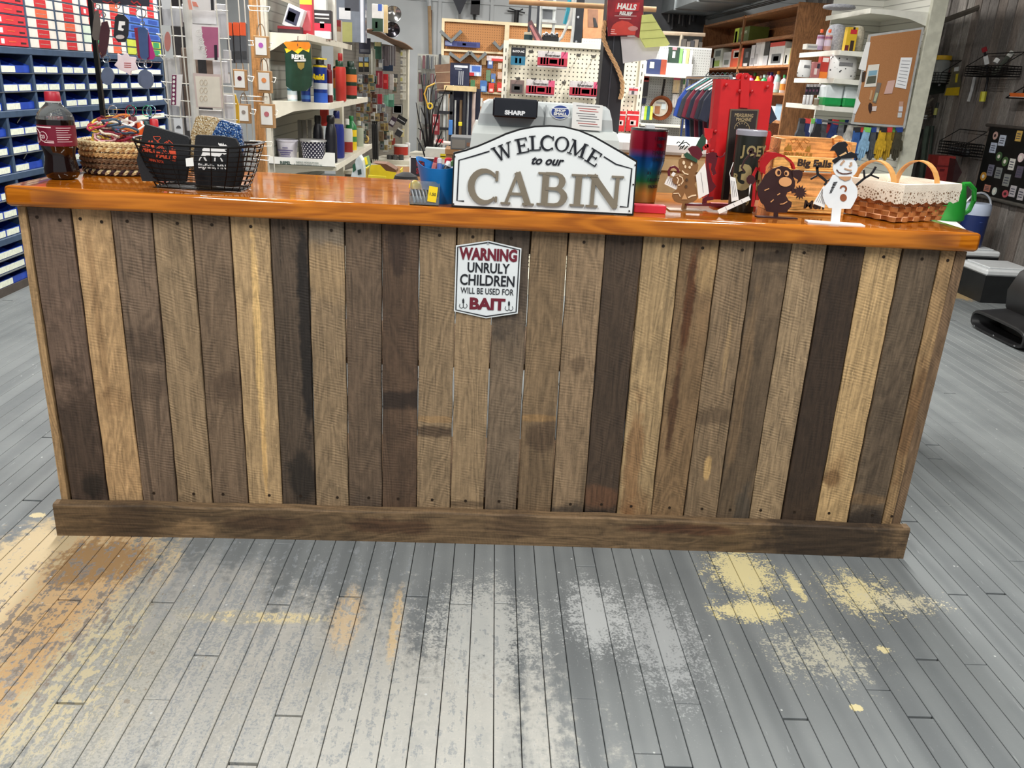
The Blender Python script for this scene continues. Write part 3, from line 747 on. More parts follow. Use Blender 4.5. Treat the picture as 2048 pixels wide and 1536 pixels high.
# ------------------------------------------------------------------ rope basket of bracelets
def rope_basket():
    g = PZ(218, 352, CT); cx, cy = g.x, g.y + 0.085; z0 = zt(cx)
    s = (Vector((cx, cy, z0)) - CO).dot(CR[2]) / F
    rx, ry = 68 * s, 0.09
    t = thing('rope_basket', 'round basket coiled from twisted tan rope with a dark beaded bottom row', 'basket', (cx, cy, z0))
    tan = mat((186, 150, 98), .8, var=.25, scale=90); brn = mat((110, 84, 60), .8, var=.25, scale=90); dk = mat((56, 34, 44), .8); crm = mat((214, 196, 150), .8)
    rows = [(0.010, dk, .96), (0.026, brn, .99), (0.040, brn, 1.0), (0.055, tan, 1.01), (0.070, tan, 1.02), (0.084, crm, 1.02)]
    for k, (z, m, e) in enumerate(rows):
        for ph in (0, math.pi):
            pts = []; n = 96
            for i in range(n):
                a = 2 * math.pi * i / n; tw = a * 26 + ph + k
                rr = 1 + 0.055 * math.cos(tw) * .8
                pts.append((rx * e * rr * math.cos(a), ry * e * rr * math.sin(a), z + 0.0035 * math.sin(tw)))
            MB().tube(pts, 0.0052, 5, True).build('rope_coil', [m, crm if k in (0, 4) else m][ph > 0], t)
    MB().lathe([(rx * .9, 0), (rx * .9, .004)], 24, sy=ry / rx).build('base', brn, t)
    cols = [(196, 60, 84), (226, 170, 176), (232, 220, 200), (214, 80, 60), (226, 190, 70), (140, 36, 60), (70, 96, 120), (240, 236, 230), (90, 30, 44), (220, 130, 60)]
    R_ = random.Random(4)
    nm = ['pink', 'pale pink', 'cream', 'red', 'yellow', 'maroon', 'slate blue', 'white', 'dark wine', 'orange']
    for i in range(30):
        k = i % 10; a = R_.uniform(0, 6.28); q = R_.uniform(0, .62) ** .7
        bx, by = cx + rx * q * math.cos(a), cy + ry * q * math.sin(a); bz = z0 + 0.080 + 0.0135 * (i // 4) * .72
        r1 = R_.uniform(.022, .034); tx, ty = R_.uniform(-.45, .45), R_.uniform(-.45, .45)
        pts = [(r1 * math.cos(b) * R_.uniform(.85, 1.1), r1 * .8 * math.sin(b) * R_.uniform(.85, 1.1), .002 * math.sin(3 * b)) for b in [j / 16 * 6.283 for j in range(16)]]
        MB().tube(pts, R_.uniform(.0022, .0036), 5, True).build('bracelet', mat(cols[k], .7, var=.2, scale=120), loc=(bx, by, bz), rot=(tx, ty, R_.random()),
            label='%s braided cord bracelet in the heap in the rope basket' % nm[k], cat='bracelet', group='bracelets heaped in the rope basket')
    pts = []
    MB().tube([PY(a, b, cy - .02) - Vector((cx, cy, z0)) for a, b in ((168, 303), (178, 296), (200, 292), (240, 298), (258, 303))], .008, 6).build('bracelet', mat((130, 34, 74), .7, var=.2, scale=90), loc=(cx, cy, z0),
        label='thick magenta braided bracelet lying along the front rim of the rope basket', cat='bracelet', group='bracelets heaped in the rope basket')
rope_basket()

# ------------------------------------------------------------------ wire basket of can sleeves
def wire_basket():
    f0 = PZ(390, 383, CT); cx, cy = f0.x - .005, f0.y + .085; z0 = zt(cx)
    s = (Vector((cx, cy, z0)) - CO).dot(CR[2]) / F
    t = thing('wire_basket', 'black wire basket with a thick rim holding can sleeves', 'basket', (cx, cy, z0))
    def loop(hx, hy, z, n=40, e=.55, dip=0.0):
        pts = []
        for i in range(n):
            a = 2 * math.pi * i / n; c_, s_ = math.cos(a), math.sin(a)
            pts.append((hx * abs(c_) ** e * (1 if c_ > 0 else -1), hy * abs(s_) ** e * (1 if s_ > 0 else -1), z + dip * abs(c_) ** 3))
        return pts
    Hh = .108; rows = 9
    for k in range(rows + 1):
        u = k / rows; hx = (86 + 32 * u ** .8) * s; hy = .062 + .03 * u
        MB().tube(loop(hx, hy, .004 + Hh * u * (1 if k < rows else 1), dip=.008 * u), .0016 if k < rows else .0036, 5, True).build('wire' if k < rows else 'rim', BLKWIRE, t)
    for i in range(22):
        a = 2 * math.pi * i / 22
        pts = []
        for u in (0, .33, .66, 1):
            hx = (86 + 32 * u ** .8) * s; hy = .062 + .03 * u; c_, s_ = math.cos(a), math.sin(a)
            pts.append((hx * abs(c_) ** .55 * (1 if c_ > 0 else -1), hy * abs(s_) ** .55 * (1 if s_ > 0 else -1), .004 + Hh * u + .008 * u * abs(c_) ** 3))
        MB().tube(pts, .0014, 4).build('wire', BLKWIRE, t)
    for yy in [-.05 + .02 * i for i in range(6)]:
        MB().tube([(-84 * s, yy, .003), (84 * s, yy, .003)], .0014, 4).build('wire', BLKWIRE, t)
    tg, r_ = flat('price_tag', [(371, 317), (386, 315), (387.5, 332), (372.5, 333)], cy - .092, .001, PAPER)
    tg.parent = t; tg.location = Vector(tg.location) - Vector(t.location)
    foam = mat((24, 26, 30), .85, var=.08, scale=200); OR = mat((224, 84, 52), .7, var=0); wh = mat((240, 240, 238), .7, var=0)
    # black sleeve, orange print
    Y = cy - .055
    o, root = flat('can_sleeve', [(289, 252), (292, 249), (340, 263), (374, 273), (379, 279), (377, 320), (371, 364), (284, 362), (273, 320), (280, 290)], Y, .014, foam,
                   label='black foam can sleeve printed in orange with crossed axes and BIG FALLS', cat='can sleeve')
    n = Y - .0008; O_ = (220, 210); sc = 6.827
    ptext('BIG', 284, 309, 305, 294, n, OR, o, root, bold=.05, ry=.12); ptext('FALLS', 312, 352, 318, 307, n, OR, o, root, bold=.05, ry=.18)
    ptext('MINNESOTA', 298, 327, 324, 319, n, OR, o, root, bold=.03, ry=.12)
    for pts in ([(475, 545), (500, 500), (510, 520), (535, 478), (550, 510), (575, 480), (600, 540), (605, 585)], [(790, 670), (815, 600), (830, 625), (845, 590), (870, 610), (890, 600), (905, 690)]):
        flat('print', tr(pts, O_, sc), n, .0006, OR, o, root)
    for pts in ([(590, 430), (680, 430), (690, 455), (650, 490), (610, 470), (590, 430)], [(650, 490), (770, 640), (745, 645), (630, 480)], [(800, 480), (870, 540), (860, 570), (810, 560), (790, 510), (800, 480)], [(790, 510), (640, 610), (630, 595), (780, 495)]):
        pstroke('print', tr(pts, O_, sc), 1.1, n, .0006, OR, o, root)
    # moose sleeve
    Y2 = cy - .045
    o, root = flat('can_sleeve', [(391, 272), (394, 270), (440, 272), (470, 277), (474, 284), (484, 310), (486, 345), (478, 372), (392, 372), (387, 330), (388, 300)], Y2, .014, foam,
                   label='black foam can sleeve printed with a white walking moose', cat='can sleeve')
    n = Y2 - .0008
    moose = [(1205, 770), (1225, 720), (1245, 690), (1262, 650), (1260, 600), (1290, 585), (1350, 575), (1420, 575), (1480, 580), (1500, 560), (1480, 540), (1478, 515), (1500, 530), (1520, 520), (1530, 545), (1545, 515), (1555, 545), (1580, 540), (1600, 560), (1620, 590), (1590, 605), (1560, 610), (1590, 640), (1588, 670), (1560, 678), (1530, 665), (1515, 690), (1500, 700), (1530, 740), (1545, 775), (1525, 775), (1500, 720), (1470, 700), (1445, 700), (1440, 780), (1420, 785), (1425, 700), (1350, 690), (1310, 690), (1300, 720), (1330, 770), (1310, 778), (1280, 730), (1270, 700), (1235, 735), (1220, 775)]
    flat('print', tr(moose, O_, sc), n, .0006, wh, o, root)
    ptext('BigFalls, MN', 397, 452, 337, 328, n, wh, o, root, bold=.03)
    def glit(nm, a, b, c):
        k = N(nm); v = k.node('ShaderNodeTexVoronoi'); k.put(v.inputs['Vector'], k.obj()); v.inputs['Scale'].default_value = 420
        q = k.sep(v.outputs['Color']); cc = k.mix(k.ramp(q[0], .2, .6), rgba(a), rgba(b)); cc = k.mix(k.ramp(q[1], .75, .9), cc, rgba(c)); k.out(cc, .25, .4); return k.m
    flat('can_sleeve', [(392, 234), (398, 231), (430, 235), (436, 240), (430, 300), (420, 345), (382, 345), (378, 290), (383, 262)], cy + .02, .014, glit('gold_glitter', (150, 120, 76), (222, 196, 150), (250, 240, 214)),
         label='pale gold glitter can sleeve standing behind the black ones', cat='can sleeve')
    flat('can_sleeve', [(438, 243), (444, 240), (478, 250), (482, 258), (487, 300), (480, 345), (420, 345), (416, 285)], cy + .005, .014, glit('blue_glitter', (22, 44, 92), (60, 104, 168), (200, 220, 240)),
         label='blue glitter can sleeve standing behind the moose sleeve', cat='can sleeve')
wire_basket()

# ------------------------------------------------------------------ keychain spinner on the counter
def keychain_rack():
    Y = 0.475
    a = PY(213, 290, Y); x0 = a.x; z0 = zt(x0)
    t = thing('keychain_rack', 'black pole keychain rack with silver wire arms and dark header card', 'display rack', (x0, Y, z0))
    root = Vector((x0, Y, z0))
    def part(name, mb, m): return mb.build(name, m, t)
    top = PY(197, 0, Y).z + .05
    part('pole', MB().box(-.006, .006, -.006, .006, 0, top - z0), BLKWIRE)
    part('base', MB().lathe([(.05, 0), (.05, .006), (.012, .012)], 20, sy=.5), BLKWIRE)
    hd, _ = flat('header_card', [(184, -60), (298, -60), (298, 13), (184, 6)], Y - .008, .004, mat((38, 40, 52), .6), t, root)
    pstroke('print', [(205, 2), (215, 6), (222, 3), (232, 9), (240, 4)], 2.5, Y - .0095, .001, mat((150, 40, 46), .6, var=0), hd, root)
    pstroke('print', [(262, 2), (268, 7), (274, 3), (282, 11)], 3, Y - .0095, .001, mat((170, 40, 46), .6, var=0), hd, root)
    for yy in (218, 227, 122):
        p, q = PY(202, yy, Y), PY(322, yy + 3, Y)
        part('wire_arm', MB().tube([p - root, q - root], .0012, 5), CHROME)
    for xx, yy in ((196, 12), (234, 10), (283, 22), (254, 110), (213, 116), (284, 118)):
        p = PY(xx, yy - 6, Y); part('peg', MB().tube([p - root, p - root + Vector((0, -.035, 0)), p - root + Vector((0, -.04, .006))], .0011, 5), CHROME)
    def ring(par, rt, cx, cy, r_, m=CHROME, yy=Y - .022):
        pts = [PY(a, b, yy) - rt for a, b in circ(cx, cy, r_, n=16)]
        return MB().tube(pts, .0012, 5, True).build('key_ring', m, par)
    def key(name, pts, m, label, yy=Y - .025, th=.004, rings=(), cat='keychain'):
        o, rt = flat(name, pts, yy, th, m, label=label, cat=cat, group='keychains on the counter rack')
        for (cx, cy, r_) in rings: ring(o, rt, cx, cy, r_, yy=yy + .002)
        return o, rt
    lea = mat((92, 84, 78), .7)
    o, rt = key('keychain', [(190, 22), (196, 20), (200, 45), (200, 72), (197, 80), (188, 80), (184, 72), (186, 45)], lea, 'grey leather loop keychain on the upper left of the rack', rings=((195, 14, 5),))
    o, rt = key('keychain', [(203, 45), (214, 42), (219, 60), (216, 88), (211, 108), (202, 116), (197, 100), (199, 70)], mat((62, 18, 30), .6), 'dark maroon tassel keychain beside the grey leather loop', yy=Y - .03, rings=((206, 30, 5),))
    o, rt = key('keychain', [(230, 34), (236, 28), (248, 30), (257, 40), (256, 70), (250, 84), (236, 84), (227, 72)], mat((30, 32, 38), .45), 'black bottle opener keychain with a pale cut out letter', rings=((235, 12, 5),))
    flat('letter_cutout', [(238, 42), (250, 43), (250, 50), (243, 51), (243, 56), (248, 58), (246, 62), (236, 60)], Y - .0265, .001, PAPER, o, rt)
    flat('opener_slot', circ(240, 74, 9, 4.5, 10), Y - .0265, .001, mat((200, 190, 186), .4), o, rt)
    tags = [((150, 34, 60), [(268, 56), (279, 55), (284, 118), (276, 116)], 'translucent red plastic tag keychain, left of three'), ((176, 40, 120), [(284, 56), (294, 57), (310, 112), (306, 119), (294, 119)], 'translucent magenta plastic tag keychain, right of three'),
            ((62, 84, 128), [(275, 57), (280, 54), (290, 55), (295, 60), (297, 114), (293, 118), (283, 117), (280, 112)], 'translucent blue plastic tag keychain in front of the red and magenta tags')]
    for k, (c, pts, l) in enumerate(tags): key('keychain', pts, mat(c, .2, coat=.4), l, yy=Y - .024 - k * .006, rings=((282, 27, 10), (285, 46, 4)) if k == 2 else ())
    for k in range(3):
        o, rt = key('keychain', [(235 + k * 2, 107 + k), (243, 111), (252 + k, 106), (258, 113), (271 + k, 114 + k), (270, 125), (275, 137 + k), (262, 142), (262 - k, 150), (250, 144), (240, 140), (229, 131 - k), (235, 122)], mat((232, 216, 220), .35), 'white star shaped keychain with red print, %s of the bunch' % ('front', 'middle', 'back')[2 - k], yy=Y - .02 - .005 * k)
    for q in range(3): pstroke('print', [(248, 126 + q * 4), (262, 126.5 + q * 4)], 1.4, Y - .031, .001, mat((176, 60, 60), .6, var=0), o, rt)
    disc = mat((92, 104, 128), .3, coat=.3)
    key('keychain', circ(215, 152, 13, 18, 18), disc, 'round slate blue disc keychain by the black pole', rings=((213, 118, 7),))
    key('keychain', circ(288, 157, 13, 18, 18), disc, 'round slate blue disc keychain at the back of the right pair', yy=Y - .02)
    key('keychain', circ(294, 160, 13, 18, 18), disc, 'round slate blue disc keychain at the front of the right pair', yy=Y - .028, rings=((284, 127, 8), (296, 128, 8)))
    low = [((236, 186, 60), 214, 225, 234, 'yellow'), ((196, 90, 40), 221, 229, 240, 'rust'), ((40, 100, 200), 227, 241, 237, 'bright blue'), ((216, 206, 196), 249, 260, 240, 'beige'), ((104, 26, 40), 259, 275, 233, 'wine red'), ((236, 100, 40), 273, 287, 243, 'orange'), ((34, 78, 80), 290, 302, 243, 'dark teal'), ((200, 40, 50), 301, 317, 238, 'red')]
    for k, (c, xa, xb, yt, nm) in enumerate(low):
        cxp = (xa + xb) / 2; b = PY(cxp, 272, Y - .03); tz = PY(cxp, yt, Y - .03).z; s = (b - CO).dot(CR[2]) / F
        rr = (xb - xa) / 2 * s
        o = MB().lathe([(rr * .9, 0), (rr, .003), (rr, tz - b.z - .003), (rr * .8, tz - b.z)], 12).build('keychain', mat(c, .4), smooth=True, loc=(b.x, b.y + (k % 3) * .006, b.z), label='%s tube shaped keychain on the lowest arm of the rack' % nm, cat='keychain', group='keychains on the counter rack')
    for k, (cx, c) in enumerate(((225, (200, 200, 204)), (260, (180, 60, 90)), (264, (60, 150, 130)), (294, (70, 180, 140)), (302, (150, 200, 220)))):
        pts = [PY(a, b, Y - .03) for a, b in circ(cx, 222, 9, 11, 16)]
        rt = Vector((PY(cx, 233, Y - .03)))
        MB().tube([p - rt for p in pts], .0014, 5, True).build('split_ring', mat(c, .25, .8), loc=rt, label='%s split ring hooked on the lowest arm of the rack' % ('plain silver', 'pink tinted', 'dark teal', 'green tinted', 'pale blue')[k], cat='key ring', group='split rings on the rack')
keychain_rack()

# ------------------------------------------------------------------ blue tub, lighters, acrylic holder
def blue_tub():
    g = PZ(880, 406, CT); cx, cy = g.x - .0, max(g.y, 0.03) + .055; z0 = zt(cx)
    s = (Vector((cx, cy, z0)) - CO).dot(CR[2]) / F
    n = 36; rows = 10; r0, r1 = .044, .062; hgt = .088
    def topz(a): return hgt + .022 * max(0, math.cos(a - math.radians(165))) ** 3 + .012 * max(0, math.cos(a - math.radians(-15))) ** 3
    vs = []
    for wall in (0, 1):
        for j in range(rows + 1):
            for i in range(n):
                a = 2 * math.pi * i / n; u = j / rows; z = topz(a) * u; r_ = r0 + (r1 - r0) * (z / hgt) ** 1.1 - wall * .0025
                vs.append((r_ * math.cos(a), r_ * math.sin(a), max(z, .002 * wall)))
    fs = []; off = (rows + 1) * n
    def hole(i, j): 
        a = math.degrees(2 * math.pi * (i + .5) / n); return 138 < a < 192 and j in (7, 8)
    for j in range(rows):
        for i in range(n):
            i2 = (i + 1) % n
            if hole(i, j): continue
            fs += [(j * n + i, j * n + i2, (j + 1) * n + i2, (j + 1) * n + i), (off + j * n + i2, off + j * n + i, off + (j + 1) * n + i, off + (j + 1) * n + i2)]
    for i in range(n):
        i2 = (i + 1) % n; fs.append((rows * n + i, rows * n + i2, off + rows * n + i2, off + rows * n + i))
    fs += [tuple(range(n - 1, -1, -1)), tuple(range(off, off + n))]
    MB().add(vs, fs).build('plastic_tub', mat((0, 112, 186), .35, var=.05), smooth=True, loc=(cx, cy, z0), label='bright blue flexible plastic tub with a handle hole', cat='tub')
    R_ = random.Random(8)
    cols = [((236, 234, 230), (206, 44, 52), 'white', 'red'), ((232, 226, 220), (196, 36, 52), 'cream', 'dark red'), ((210, 120, 110), (150, 30, 40), 'pink', 'maroon'), ((90, 120, 190), (210, 210, 214), 'blue', 'silver'), ((40, 40, 44), (220, 220, 220), 'black', 'silver'), ((236, 236, 236), (70, 110, 60), 'white', 'green')]
    for k in range(6):
        c1, c2, n1, n2 = cols[k]; a = k * 1.05 + .3; q = .012 + .018 * (k % 3)
        t = thing('lighter', 'small %s pocket lighter with a %s top in the blue tub' % (n1, n2), 'lighter', (cx + q * math.cos(a) + .006, cy + q * math.sin(a), z0 + .05), group='lighters in the blue tub', rot=(R_.uniform(-.3, .3), R_.uniform(-.1, .6), R_.random() * 3))
        MB().lathe([(.0095, 0), (.011, .003), (.011, .045)], 12, sy=.6).build('body', mat(c1, .4), t, smooth=True)
        MB().lathe([(.011, .046), (.011, .058), (.006, .06)], 12, sy=.6).build('cap', mat(c2, .4), t, smooth=True)
    # clear holder with yellow price sticker and small flashlights
    h = PZ(850, 408, CT); x1 = h.x; y1 = max(h.y, 0.0)
    t = thing('acrylic_holder', 'clear acrylic holder with a yellow price sticker in front of the blue tub', 'display holder', (x1, y1, zt(x1)))
    cl = mat((214, 222, 226), .06, var=0, trans=.85)
    MB().box(-.038, .034, -.001, .001, .0, .022).build('front_wall', cl, t); MB().box(-.038, .034, -.001, .034, 0, .002).build('floor_plate', cl, t)
    MB().box(-.038, .034, .032, .034, 0, .056).build('back_wall', cl, t)
    MB().prism([(0, 0), (.034, 0), (.034, .056), (.03, .05), (.0, .022)], .033, .035, 'x').build('end_wall', cl, t)
    MB().prism([(0, 0), (.034, 0), (.034, .056), (.03, .05), (.0, .022)], -.039, -.037, 'x').build('end_wall', cl, t)
    st = MB().box(.004, .026, -.003, -.0015, .012, .05).build('price_sticker', mat((246, 214, 30), .6, var=0), t, rot=(0, .12, 0))
    text('1.50', .010, INK, st, (.015, -.0035, .028), name='print', bold=.01)
    for k in range(5):
        MB().lathe([(.004, 0), (.005, .004), (.005, .03), (.006, .034)], 10).build('penlight', CHROME, smooth=True, loc=(x1 - .026 + .009 * k, y1 + .008 + .004 * (k % 2), zt(x1) + .004), rot=(-.35, -.3, 0),
            label='tiny chrome light standing in the clear holder', cat='light', group='tiny lights in the clear holder')
    q = PZ(830, 388, CT)
    t = thing('push_puppet_bulb', 'small gadget with a yellow dome and a black foot left of the blue tub', 'gadget', (q.x, q.y, zt(q.x)))
    MB().lathe([(.014, 0), (.016, .004), (.014, .012), (.010, .016)], 16).build('foot', BLACK, t, smooth=True)
    MB().lathe([(.011, .014), (.0175, .02), (.0165, .028), (.011, .036), (.004, .04)], 16).build('dome', mat((240, 200, 24), .35), t, smooth=True)
blue_tub()

# ------------------------------------------------------------------ cash register
def register():
    Y = 0.16; g = PY(1088, 300, Y); x0 = g.x; z0 = zt(x0) + .002; root = Vector((x0, Y, z0))
    t = thing('cash_register', 'grey white cash register seen from behind with a black customer display', 'cash register', root)
    GR = mat((206, 212, 208), .45, var=.03); G2 = mat((190, 196, 196), .45, var=.03)
    s = (g - CO).dot(CR[2]) / F
    MB().rbox(-.205, .205, .01, .36, 0, .10, .008).build('cash_drawer', G2, t)
    def loft(secs, m, name):
        mb = MB(); vs = []
        for (xa, xb, ya, yb, z) in secs: vs += [(xa, ya, z), (xb, ya, z), (xb, yb, z), (xa, yb, z)]
        fs = [(4 * k + i, 4 * k + (i + 1) % 4, 4 * k + 4 + (i + 1) % 4, 4 * k + 4 + i) for k in range(len(secs) - 1) for i in range(4)] + [(3, 2, 1, 0), tuple(4 * (len(secs) - 1) + i for i in range(4))]
        mb.add(vs, fs); return mb.build(name, m, t)
    z1 = PY(1088, 258, Y).z - z0; zT = PY(1088, 207, Y).z - z0
    loft([(-.200, .205, .0, .34, .10), (-.192, .198, .004, .33, z1 - .02), (-.184, .190, .012, .32, z1)], GR, 'body')
    loft([(-.178, .182, .018, .25, z1), (-.172, .176, .014, .24, z1 + .03), (-.164, .168, .022, .22, zT - .008), (-.150, .158, .03, .20, zT)], G2, 'display_housing')
    MB().box(-.002, .0, .010, .016, z1, zT - .004).build('panel_seam', mat((150, 155, 156), .5), t)
    dsp = [PY(a, b, Y - .02) for a, b in ((987, 195), (1073, 200), (1074, 239), (985, 235))]
    o = MB().rbox(min(p.x for p in dsp) - x0, max(p.x for p in dsp) - x0, -.028, .02, dsp[3].z - z0 + .002, dsp[0].z - z0, .004).build('customer_display', mat((24, 26, 34), .25, var=.02, coat=.4), t)
    ptext('SHARP', 1009, 1050, 229.5, 221, Y - .0295, mat((232, 234, 236), .5, var=0), o, root, bold=.06)
    st, _ = flat('round_sticker', circ(1120.5, 224, 19.5, 15, 28), Y + .012, .002, mat((236, 240, 244), .5, var=0), t, root)
    flat('sticker_band', [p for p in circ(1120.5, 224, 17.5, 13, 28)], Y + .0108, .001, mat((40, 66, 140), .5, var=0), st, root)
    flat('sticker_gap', [(1104, 215.5), (1137, 216.5), (1137, 218.3), (1104, 217.3)], Y + .0102, .001, mat((236, 240, 244), .5, var=0), st, root)
    flat('sticker_gap', [(1106, 231.5), (1135, 232.5), (1135, 233.7), (1106, 232.7)], Y + .0102, .001, mat((236, 240, 244), .5, var=0), st, root)
    ptext('SHOP', 1109, 1131, 223.5, 218.5, Y + .0098, PAPER, st, root, bold=.05); ptext('SMALL', 1107, 1134, 230.3, 225, Y + .0098, PAPER, st, root, bold=.05)
    nt, _ = flat('taped_notice', [(1146, 204), (1206, 211), (1203, 262), (1143, 258)], Y + .006, .001, PAPER, t, root)
    for k in range(9):
        a = 1153 + (k % 3) * 3; pstroke('print', [(a, 211 + k * 5), (1200 - (k * 7) % 11, 214 + k * 5)], 1.2, Y + .0052, .0006, mat((196, 96, 90) if k in (1, 2, 7) else (130, 130, 134), .6, var=0), nt, root)
register()

# ------------------------------------------------------------------ tumblers, red box and the red measuring machine
def rainbow_tumbler():
    g = PZ(1288, 404, CT); g.z = zt(g.x); g.y += .03; s = (g - CO).dot(CR[2]) / F
    H = PY(1297, 256, g.y).z - g.z
    t = thing('tumbler', 'tall steel tumbler fading from red through blue and green to gold', 'tumbler', g)
    n = N('rainbow_steel'); z = n.sep(n.obj())[2]
    cr = n.node('ShaderNodeValToRGB'); n.put(cr.inputs[0], n.math('DIVIDE', z, H))
    e = cr.color_ramp.elements
    for p, c in ((0.0, (186, 150, 96)), (.14, (196, 160, 90)), (.30, (40, 130, 84)), (.50, (18, 100, 170)), (.62, (24, 70, 140)), (.74, (140, 16, 44)), (1.0, (140, 22, 44))):
        q = e.new(p) if p not in (0.0, 1.0) else (e[0] if p == 0.0 else e[-1]); q.color = rgba(c)
    n.out(cr.outputs[0], .28, .8)
    MB().lathe([(24 * s, 0), (26 * s, .003), (28 * s, H * .3), (31 * s, H * .45), (35 * s, H * .56), (36 * s, H * .97)], 32).build('body', n.m, t, smooth=True)
    MB().lathe([(36.5 * s, H * .97), (37 * s, H * .985), (35 * s, H), (20 * s, H * 1.002)], 32).build('lid', mat((34, 34, 36), .2, coat=.5), t, smooth=True)
    MB().box(-.012, .012, -.012, .012, H, H + .008).build('lid_tab', mat((210, 212, 214), .1, var=0), t)
    k = mat((16, 22, 40), .5, var=0)
    for i, w in enumerate(('1 DRINK', 'TELL', '2 DRINKS', '3 DRINKS', 'SKIP TO', '4 WHISKEY', '5 REPEAT', 'FADED')):
        a = math.radians(-62 + 0); R2 = (36.6 if i < 4 else 31 - i * .4) * s; zz = H * (.86 - i * .092)
        text(w, H * .062, k, t, (R2 * math.cos(a), R2 * math.sin(a), zz), (math.pi / 2, 0, a + math.pi / 2), name='print', wid=.8, bold=.01)
rainbow_tumbler()
g = PZ(1300, 424, CT)
MB().rbox(-.042, .042, 0, .03, 0, .021, .002).build('eraser_box', mat((214, 40, 62), .5, var=.04), loc=(g.x, max(g.y, -.012), zt(g.x)), label='flat bright red box lying beside the welcome sign', cat='box')

def measuring_machine():
    Y = 0.26; b = PY(1440, 398, Y); x0, z0 = PY(1440, 398, Y).x, zt(.6); root = Vector((x0, Y, z0))
    RED = mat((206, 22, 26), .35, var=.06, coat=.3); RD2 = mat((176, 16, 22), .4, var=.05)
    t = thing('measuring_machine', 'tall bright red riveted metal stand with a dark measuring machine plate', 'display stand', root)
    pn, _ = flat('panel', [(1441, 160), (1443, 158), (1543, 163), (1548, 168), (1518, 400), (1419, 399)], Y, .012, RED, t, root)
    flat('side_flange', [(1432, 158), (1442, 158), (1420, 401), (1409, 399)], Y - .004, .03, RD2, t, root)
    for k, pts in enumerate(([(1484, 150), (1488, 146), (1496, 146), (1500, 150), (1499, 164), (1497, 216), (1480, 215), (1482, 164)], [(1473, 152), (1477, 147), (1484, 146), (1484, 160), (1473, 158)])):
        flat('top_strap', pts, Y - .008 + k * .012, .008, RED, t, root)
    flat('side_ear', [(1409, 256), (1427, 258), (1424, 276), (1415, 281), (1410, 275)], Y - .006, .005, RED, t, root)
    flat('side_ear', [(1535, 262), (1541, 262), (1543, 267), (1538, 300), (1524, 303), (1530, 266)], Y - .006, .005, RED, t, root)
    for a, c in ((1452.5, 170), (1535, 174), (1431, 263), (1527, 267), (1425, 302), (1522, 307), (1492, 154), (1479, 182), (1504, 183)):
        p = PY(a, c, Y - .008) - root
        MB().lathe([(.005, 0), (.0045, .003), (.002, .0045)], 10, mtx=Matrix.Translation(p) @ Matrix.Rotation(math.pi / 2, 4, 'X')).build('rivet', RD2, t, smooth=True)
    fr, _ = flat('plate_frame', [(1461, 218), (1518, 219), (1508, 300), (1496, 400), (1442, 400)], Y - .006, .005, mat((120, 106, 88), .4, .5), t, root)
    flat('plate', [(1464, 221), (1515, 222), (1505, 300), (1494, 398), (1446, 398)], Y - .008, .003, mat((40, 32, 30), .5), t, root)
    BR = mat((180, 158, 120), .5, .3, var=0)
    ptext('MEASURING', 1469, 1506, 234, 227, Y - .0086, BR, t, root, bold=.02); ptext('MACHINE', 1472, 1502, 242, 235.5, Y - .0086, BR, t, root, bold=.02)
    pstroke('dial_mark', circ(1484, 258, 15, 15, 14, 180, 360), 1.0, Y - .0086, .0008, BR, t, root)
    for a in (215, 245, 270, 295, 325):
        pstroke('dial_mark', [(1484 + 10 * math.cos(math.radians(a)), 258 + 10 * math.sin(math.radians(a))), (1484 + 13 * math.cos(math.radians(a)), 258 + 13 * math.sin(math.radians(a)))], 1.2, Y - .0086, .0008, BR, t, root)
    MB().box(-.02, .10, -.02, .03, -.0, .008).build('foot', RD2, t)
    # dark tumbler in front of it
    Yt = .185; g = PY(1483, 404, Yt); s = (g - CO).dot(CR[2]) / F; gz = zt(g.x)
    H = PY(1490, 258, Yt).z - gz
    o = thing('tumbler', 'dark green tumbler lettered in gold with a clear lid before the red stand', 'tumbler', (g.x, Yt, gz))
    DG = mat((30, 34, 28), .35, var=.05)
    MB().lathe([(23 * s, 0), (25 * s, .003), (27 * s, H * .3), (29 * s, H * .93)], 28).build('body', DG, o, smooth=True)
    MB().lathe([(29.5 * s, H * .93), (30 * s, H * .955), (30 * s, H * .985), (27 * s, H)], 28).build('lid', mat((206, 208, 220), .1, var=0, trans=.5), o, smooth=True)
    GO = mat((150, 136, 92), .5, var=0); R2 = 28.6 * s
    def wrap(st, size, z, a0, m=GO, bold=.03, wid=1.0):
        for k, ch in enumerate(st):
            a = math.radians(a0) + k * size * .66 * wid / R2
            text(ch, size, m, o, (R2 * 1.012 * math.cos(a), R2 * 1.012 * math.sin(a), z), (math.pi / 2, 0, a + math.pi / 2), bold=bold, wid=wid, name='print', depth=.0015)
    R2 = 29.2 * s; wrap("JOEY'S", H * .165, H * .70, -128, wid=.85)
    R2 = 28 * s; wrap('35', H * .40, H * .30, -110, bold=.05, wid=.9)
    R2 = 25.5 * s; wrap('S 9', H * .10, H * .10, -130)
    R2 = 27.5 * s; wrap('D', H * .16, H * .22, -150); wrap('R', H * .13, H * .38, -148)
measuring_machine()
